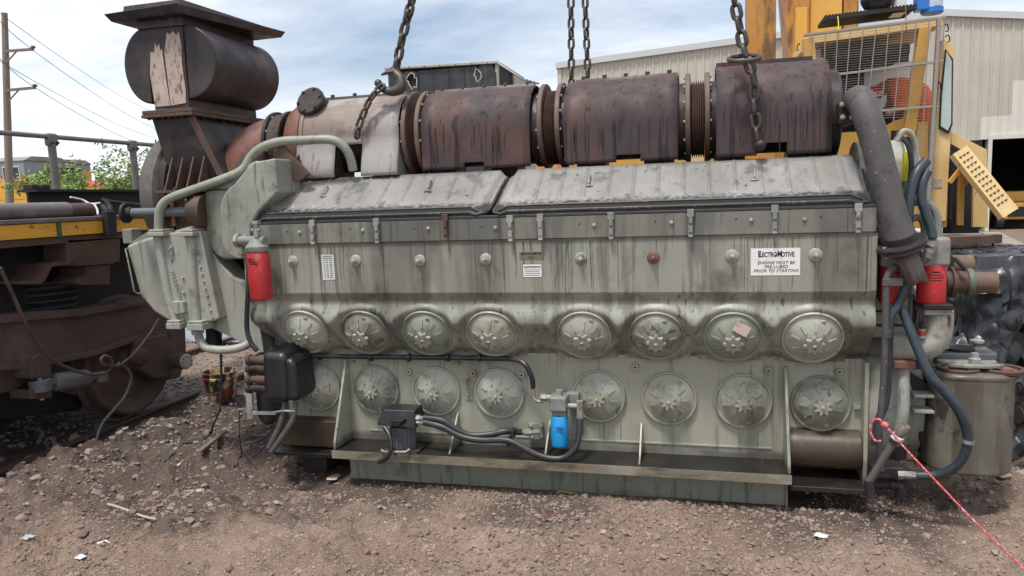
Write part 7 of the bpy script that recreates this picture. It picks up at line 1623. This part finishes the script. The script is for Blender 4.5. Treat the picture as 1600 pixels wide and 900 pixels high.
n = 3200; xs_ = rg.uniform(-4.4, -1.2, n); ys_ = rg.uniform(.2, 5.5, n); k = np.abs(xs_ + 2.15) > .06; stones('ballast', 'ballast', xs_[k], ys_[k], .009 + .016 * rg.rand(k.sum()), 'pale track ballast around the rails', seed=7)
# mud clods and broken rubble at the left, each its own stone
def rock_mesh(seed):
    rn = np.random.RandomState(seed); bv, bf = ico(); m = MB()
    # subdivide once
    vs = [tuple(p) for p in bv]; cache = {}; fs = []
    def mid(a, b):
        k = (min(a, b), max(a, b))
        if k not in cache: p = (np.array(vs[a]) + np.array(vs[b])) / 2; vs.append(tuple(p / np.linalg.norm(p))); cache[k] = len(vs) - 1
        return cache[k]
    for a, b, c in bf: ab, bc, ca = mid(a, b), mid(b, c), mid(c, a); fs += [(a, ab, ca), (b, bc, ab), (c, ca, bc), (ab, bc, ca)]
    out = []
    for p in vs:
        k = 1 + .45 * mnoise.noise(V(p) * 1.6 + V((seed * 3.1, 0, 0))) + .15 * mnoise.noise(V(p) * 4 + V((seed, 2, 0))); out.append((p[0] * k, p[1] * k, p[2] * k * .7))
    m.add(out, fs); return m.mesh('rock', 'stone', flat=True)
RK = [rock_mesh(s) for s in range(6)]
rn = random.Random(12)
for k in range(46):
    x, y = (rn.uniform(0, 130), rn.uniform(680, 830)) if k < 26 else (rn.uniform(80, 330), rn.uniform(690, 790))
    p = atz(x, y, 0); r = rn.uniform(.016, .045) * (1.25 if k < 8 else .85); z = hz(p.x, p.y)
    o = place('rock', RK[k % 6], None, MX.Translation((p.x, p.y, z + r * .2)) @ MX.Rotation(rn.random() * 6, 4, 'Z') @ MX.Rotation(rn.uniform(-.4, .4), 4, 'X') @ MX.Scale(r, 4)); tag(o, 'rough lump of rubble in the churned mud at the left', 'rock', 'rubble lumps at the left')

# rails and sleepers
for X, lb in ((-2.17, 'near rusty rail under the bogie wheel'), (-3.62, 'far rusty rail in the shade under the locomotive frame')):
    m = MB(); m.prism([(-.065, 0), (.065, 0), (.065, .012), (.012, .025), (.012, .095), (.036, .105), (.036, .125), (-.036, .125), (-.036, .105), (-.012, .095), (-.012, .025), (-.065, .012)], lambda u, v, d: (X + u, d, v - .045), -5, 14)
    tag(m.build('rail', 'rust_brown', bevel=.004), lb, 'rail', 'rails of the siding')
for k in range(16):
    y = -2.6 + k * .62
    tag(MB().box(-4.1, -1.72, y, y + .22, -.16, -.022).build('sleeper', 'timber', bevel=.012), 'old timber sleeper sunk in the ballast under the bogie', 'sleeper', 'sleepers of the siding')
# bucket
bp = atz(349, 643, .02); bk_ = thing('oil_bucket', (bp.x, bp.y, 0), 'oil-streaked open plastic bucket standing by the rail', 'bucket')
bzz = hz(bp.x, bp.y) - .01; H_ = at(349, 576, bp.y).z - bzz - .02
MB().lathe([(0, .0), (.118, .0), (.122, .01), (.140, H_ - .06), (.150, H_ - .06), (.150, H_ - .045), (.143, H_ - .04), (.145, H_ - .015), (.152, H_ - .012), (.152, H_), (.142, H_), (.132, H_ - .06), (.125, H_ - .1), (0, H_ - .1)], loc=(bp.x, bp.y, bzz), n=40).build('pail', 'bucket', bk_)
MB().tube([V((bp.x - .15, bp.y, bzz + H_ - .05)), V((bp.x - .12, bp.y - .10, bzz + H_ - .13)), V((bp.x, bp.y - .158, bzz + H_ - .17)), V((bp.x + .12, bp.y - .10, bzz + H_ - .13)), V((bp.x + .15, bp.y, bzz + H_ - .05))], .004, n=6).build('bail', 'chain_steel', bk_)

# hoses, bars and litter on the ground
def lay(path, r, name, mt, lb, cat, lift=None):
    raw = [at(*t) if len(t) == 3 else atz(t[0], t[1], .02) for t in path]; gr = [len(t) == 2 for t in path]; pts = []
    for i in range(len(raw) - 1):
        for k in range(6):
            p = raw[i].lerp(raw[i + 1], k / 6)
            if gr[i]: p = V((p.x, p.y, hz(p.x, p.y) + r * 1.1))
            pts.append(p)
    p = raw[-1]; pts.append(V((p.x, p.y, hz(p.x, p.y) + r)))
    return tag(MB().tube(pts, r, n=8).build(name, mt), lb, cat)
lay([(345, 506, .25), (345, 545, .25), (346, 590, .35), (344, 640, .4), (330, 672), (305, 700), (275, 712), (235, 720), (205, 726), (182, 724)], .009, 'cable', 'hose_grey', 'dark cable hanging from the cooler and trailing across the mud', 'cable')
lay([(374, 640, .1), (374, 680, .02), (377, 704), (368, 728), (362, 742)], .005, 'wire', 'rubber', 'thin black wire dangling beside the black control box', 'wire')
a, b = atz(312, 727, .02), atz(352, 679, .02); 
m = MB(); m.bar(V((a.x, a.y, hz(a.x, a.y) + .035)), V((b.x, b.y, hz(b.x, b.y) + .045)), .035, .02); tag(m.build('metal_bar', 'timber', bevel=.002), 'flat grey bar lying on the mud left of the engine', 'bar')
p = atz(300, 709, .02); tag(MB().obox(MX.Translation((p.x, p.y, hz(p.x, p.y) + .022)) @ MX.Rotation(.5, 4, 'Z'), .12, .035, .03).build('rubber_offcut', 'rubber', bevel=.006), 'small black rubber offcut beside the grey bar', 'offcut')
m = MB(); pts = []
for x, y in ((170, 806), (190, 814), (222, 826), (246, 838)): p = atz(x, y, .02); pts.append(V((p.x, p.y, hz(p.x, p.y) + .024)))
m.tube(pts, .007, n=6); tag(m.build('stick', 'timber_pale'), 'thin pale stick lying in the mud at the lower left', 'stick')
def litter(px, py, s, mt, lb, cat, seed, asp=1.0, name='litter'):
    p = atz(px, py, .02); z = hz(p.x, p.y); rn = random.Random(seed); n = 6; a0 = rn.random() * 6
    m = MB(); ca, sa = math.cos(a0), math.sin(a0)
    def fn(u, v):
        uu, vv = (u - .5) * s * asp, (v - .5) * s; k = mnoise.noise(V((u * 2.2, v * 2.2, seed * 1.7)))
        uu *= 1 + .35 * k; h = .012 + .25 * s * abs(k) + .12 * s * mnoise.noise(V((u * 5, v * 5, seed)))
        X, Y = p.x + uu * ca - vv * sa, p.y + uu * sa + vv * ca; return (X, Y, max(hz(X, Y) + .006, z + h))
    m.grid(fn, n, n); o = m.build(name, mt, ang=25); o.modifiers.new('s', 'SOLIDIFY').thickness = .0015; return tag(o, lb, cat)
litter(272, 731, .085, 'paper', 'torn white paper scrap on the mud left of the engine', 'paper', 1, 1.3, 'paper_scrap')
litter(163, 859, .050, 'paper', 'upper right of two small white scraps at the lower left', 'paper', 2, 1.2, 'paper_scrap')
litter(126, 872, .050, 'paper', 'lower left of two small white scraps at the lower left', 'paper', 3, .8, 'paper_scrap')
litter(45, 849, .055, 'jug_clear', 'crumpled bluish plastic wrapper at the lower left corner', 'wrapper', 4, 1, 'plastic_wrapper')
litter(305, 777, .075, 'timber_pale', 'pale flat chip in the mud below the left engine foot', 'chip', 5, 1.3, 'wood_chip')
litter(522, 741, .07, 'timber_pale', 'pale splinter lying beside the left end of the oil pan', 'chip', 6, 1.5, 'wood_chip')
litter(856, 818, .085, 'rust_red', 'crumpled red rag on the dirt in front of the oil pan', 'rag', 7, 1.4, 'rag')
litter(1283, 842, .05, 'paper', 'small pale scrap on the gravel at the lower right', 'paper', 9, 1.2, 'paper_scrap')
m = MB(); pts = []
for x, y in ((872, 769), (885, 772), (896, 772), (902, 777), (897, 781)): p = atz(x, y, .01); pts.append(V((p.x, p.y, hz(p.x, p.y) + .008)))
m.tube(pts, .003, n=5); tag(m.build('straw', 'yellow_tag'), 'bent yellow straw on the dirt below the oil pan', 'straw')
m = MB()
for a0 in (.2, 1.4, 2.9, 3.9): 
    p = atz(1530, 773, .01); z = hz(p.x, p.y) + .01; m.tube([V((p.x, p.y, z)), V((p.x + .05 * math.cos(a0), p.y + .05 * math.sin(a0), z + .012)), V((p.x + .1 * math.cos(a0), p.y + .1 * math.sin(a0), z - .002))], .004, n=5)
tag(m.build('twig', 'bark'), 'small dark twig on the dirt right of the hose fitting', 'twig')

SC.cycles.use_denoising = True
SC.cycles.max_bounces = 6
SC.cycles.diffuse_bounces = 3
SC.render.film_transparent = False
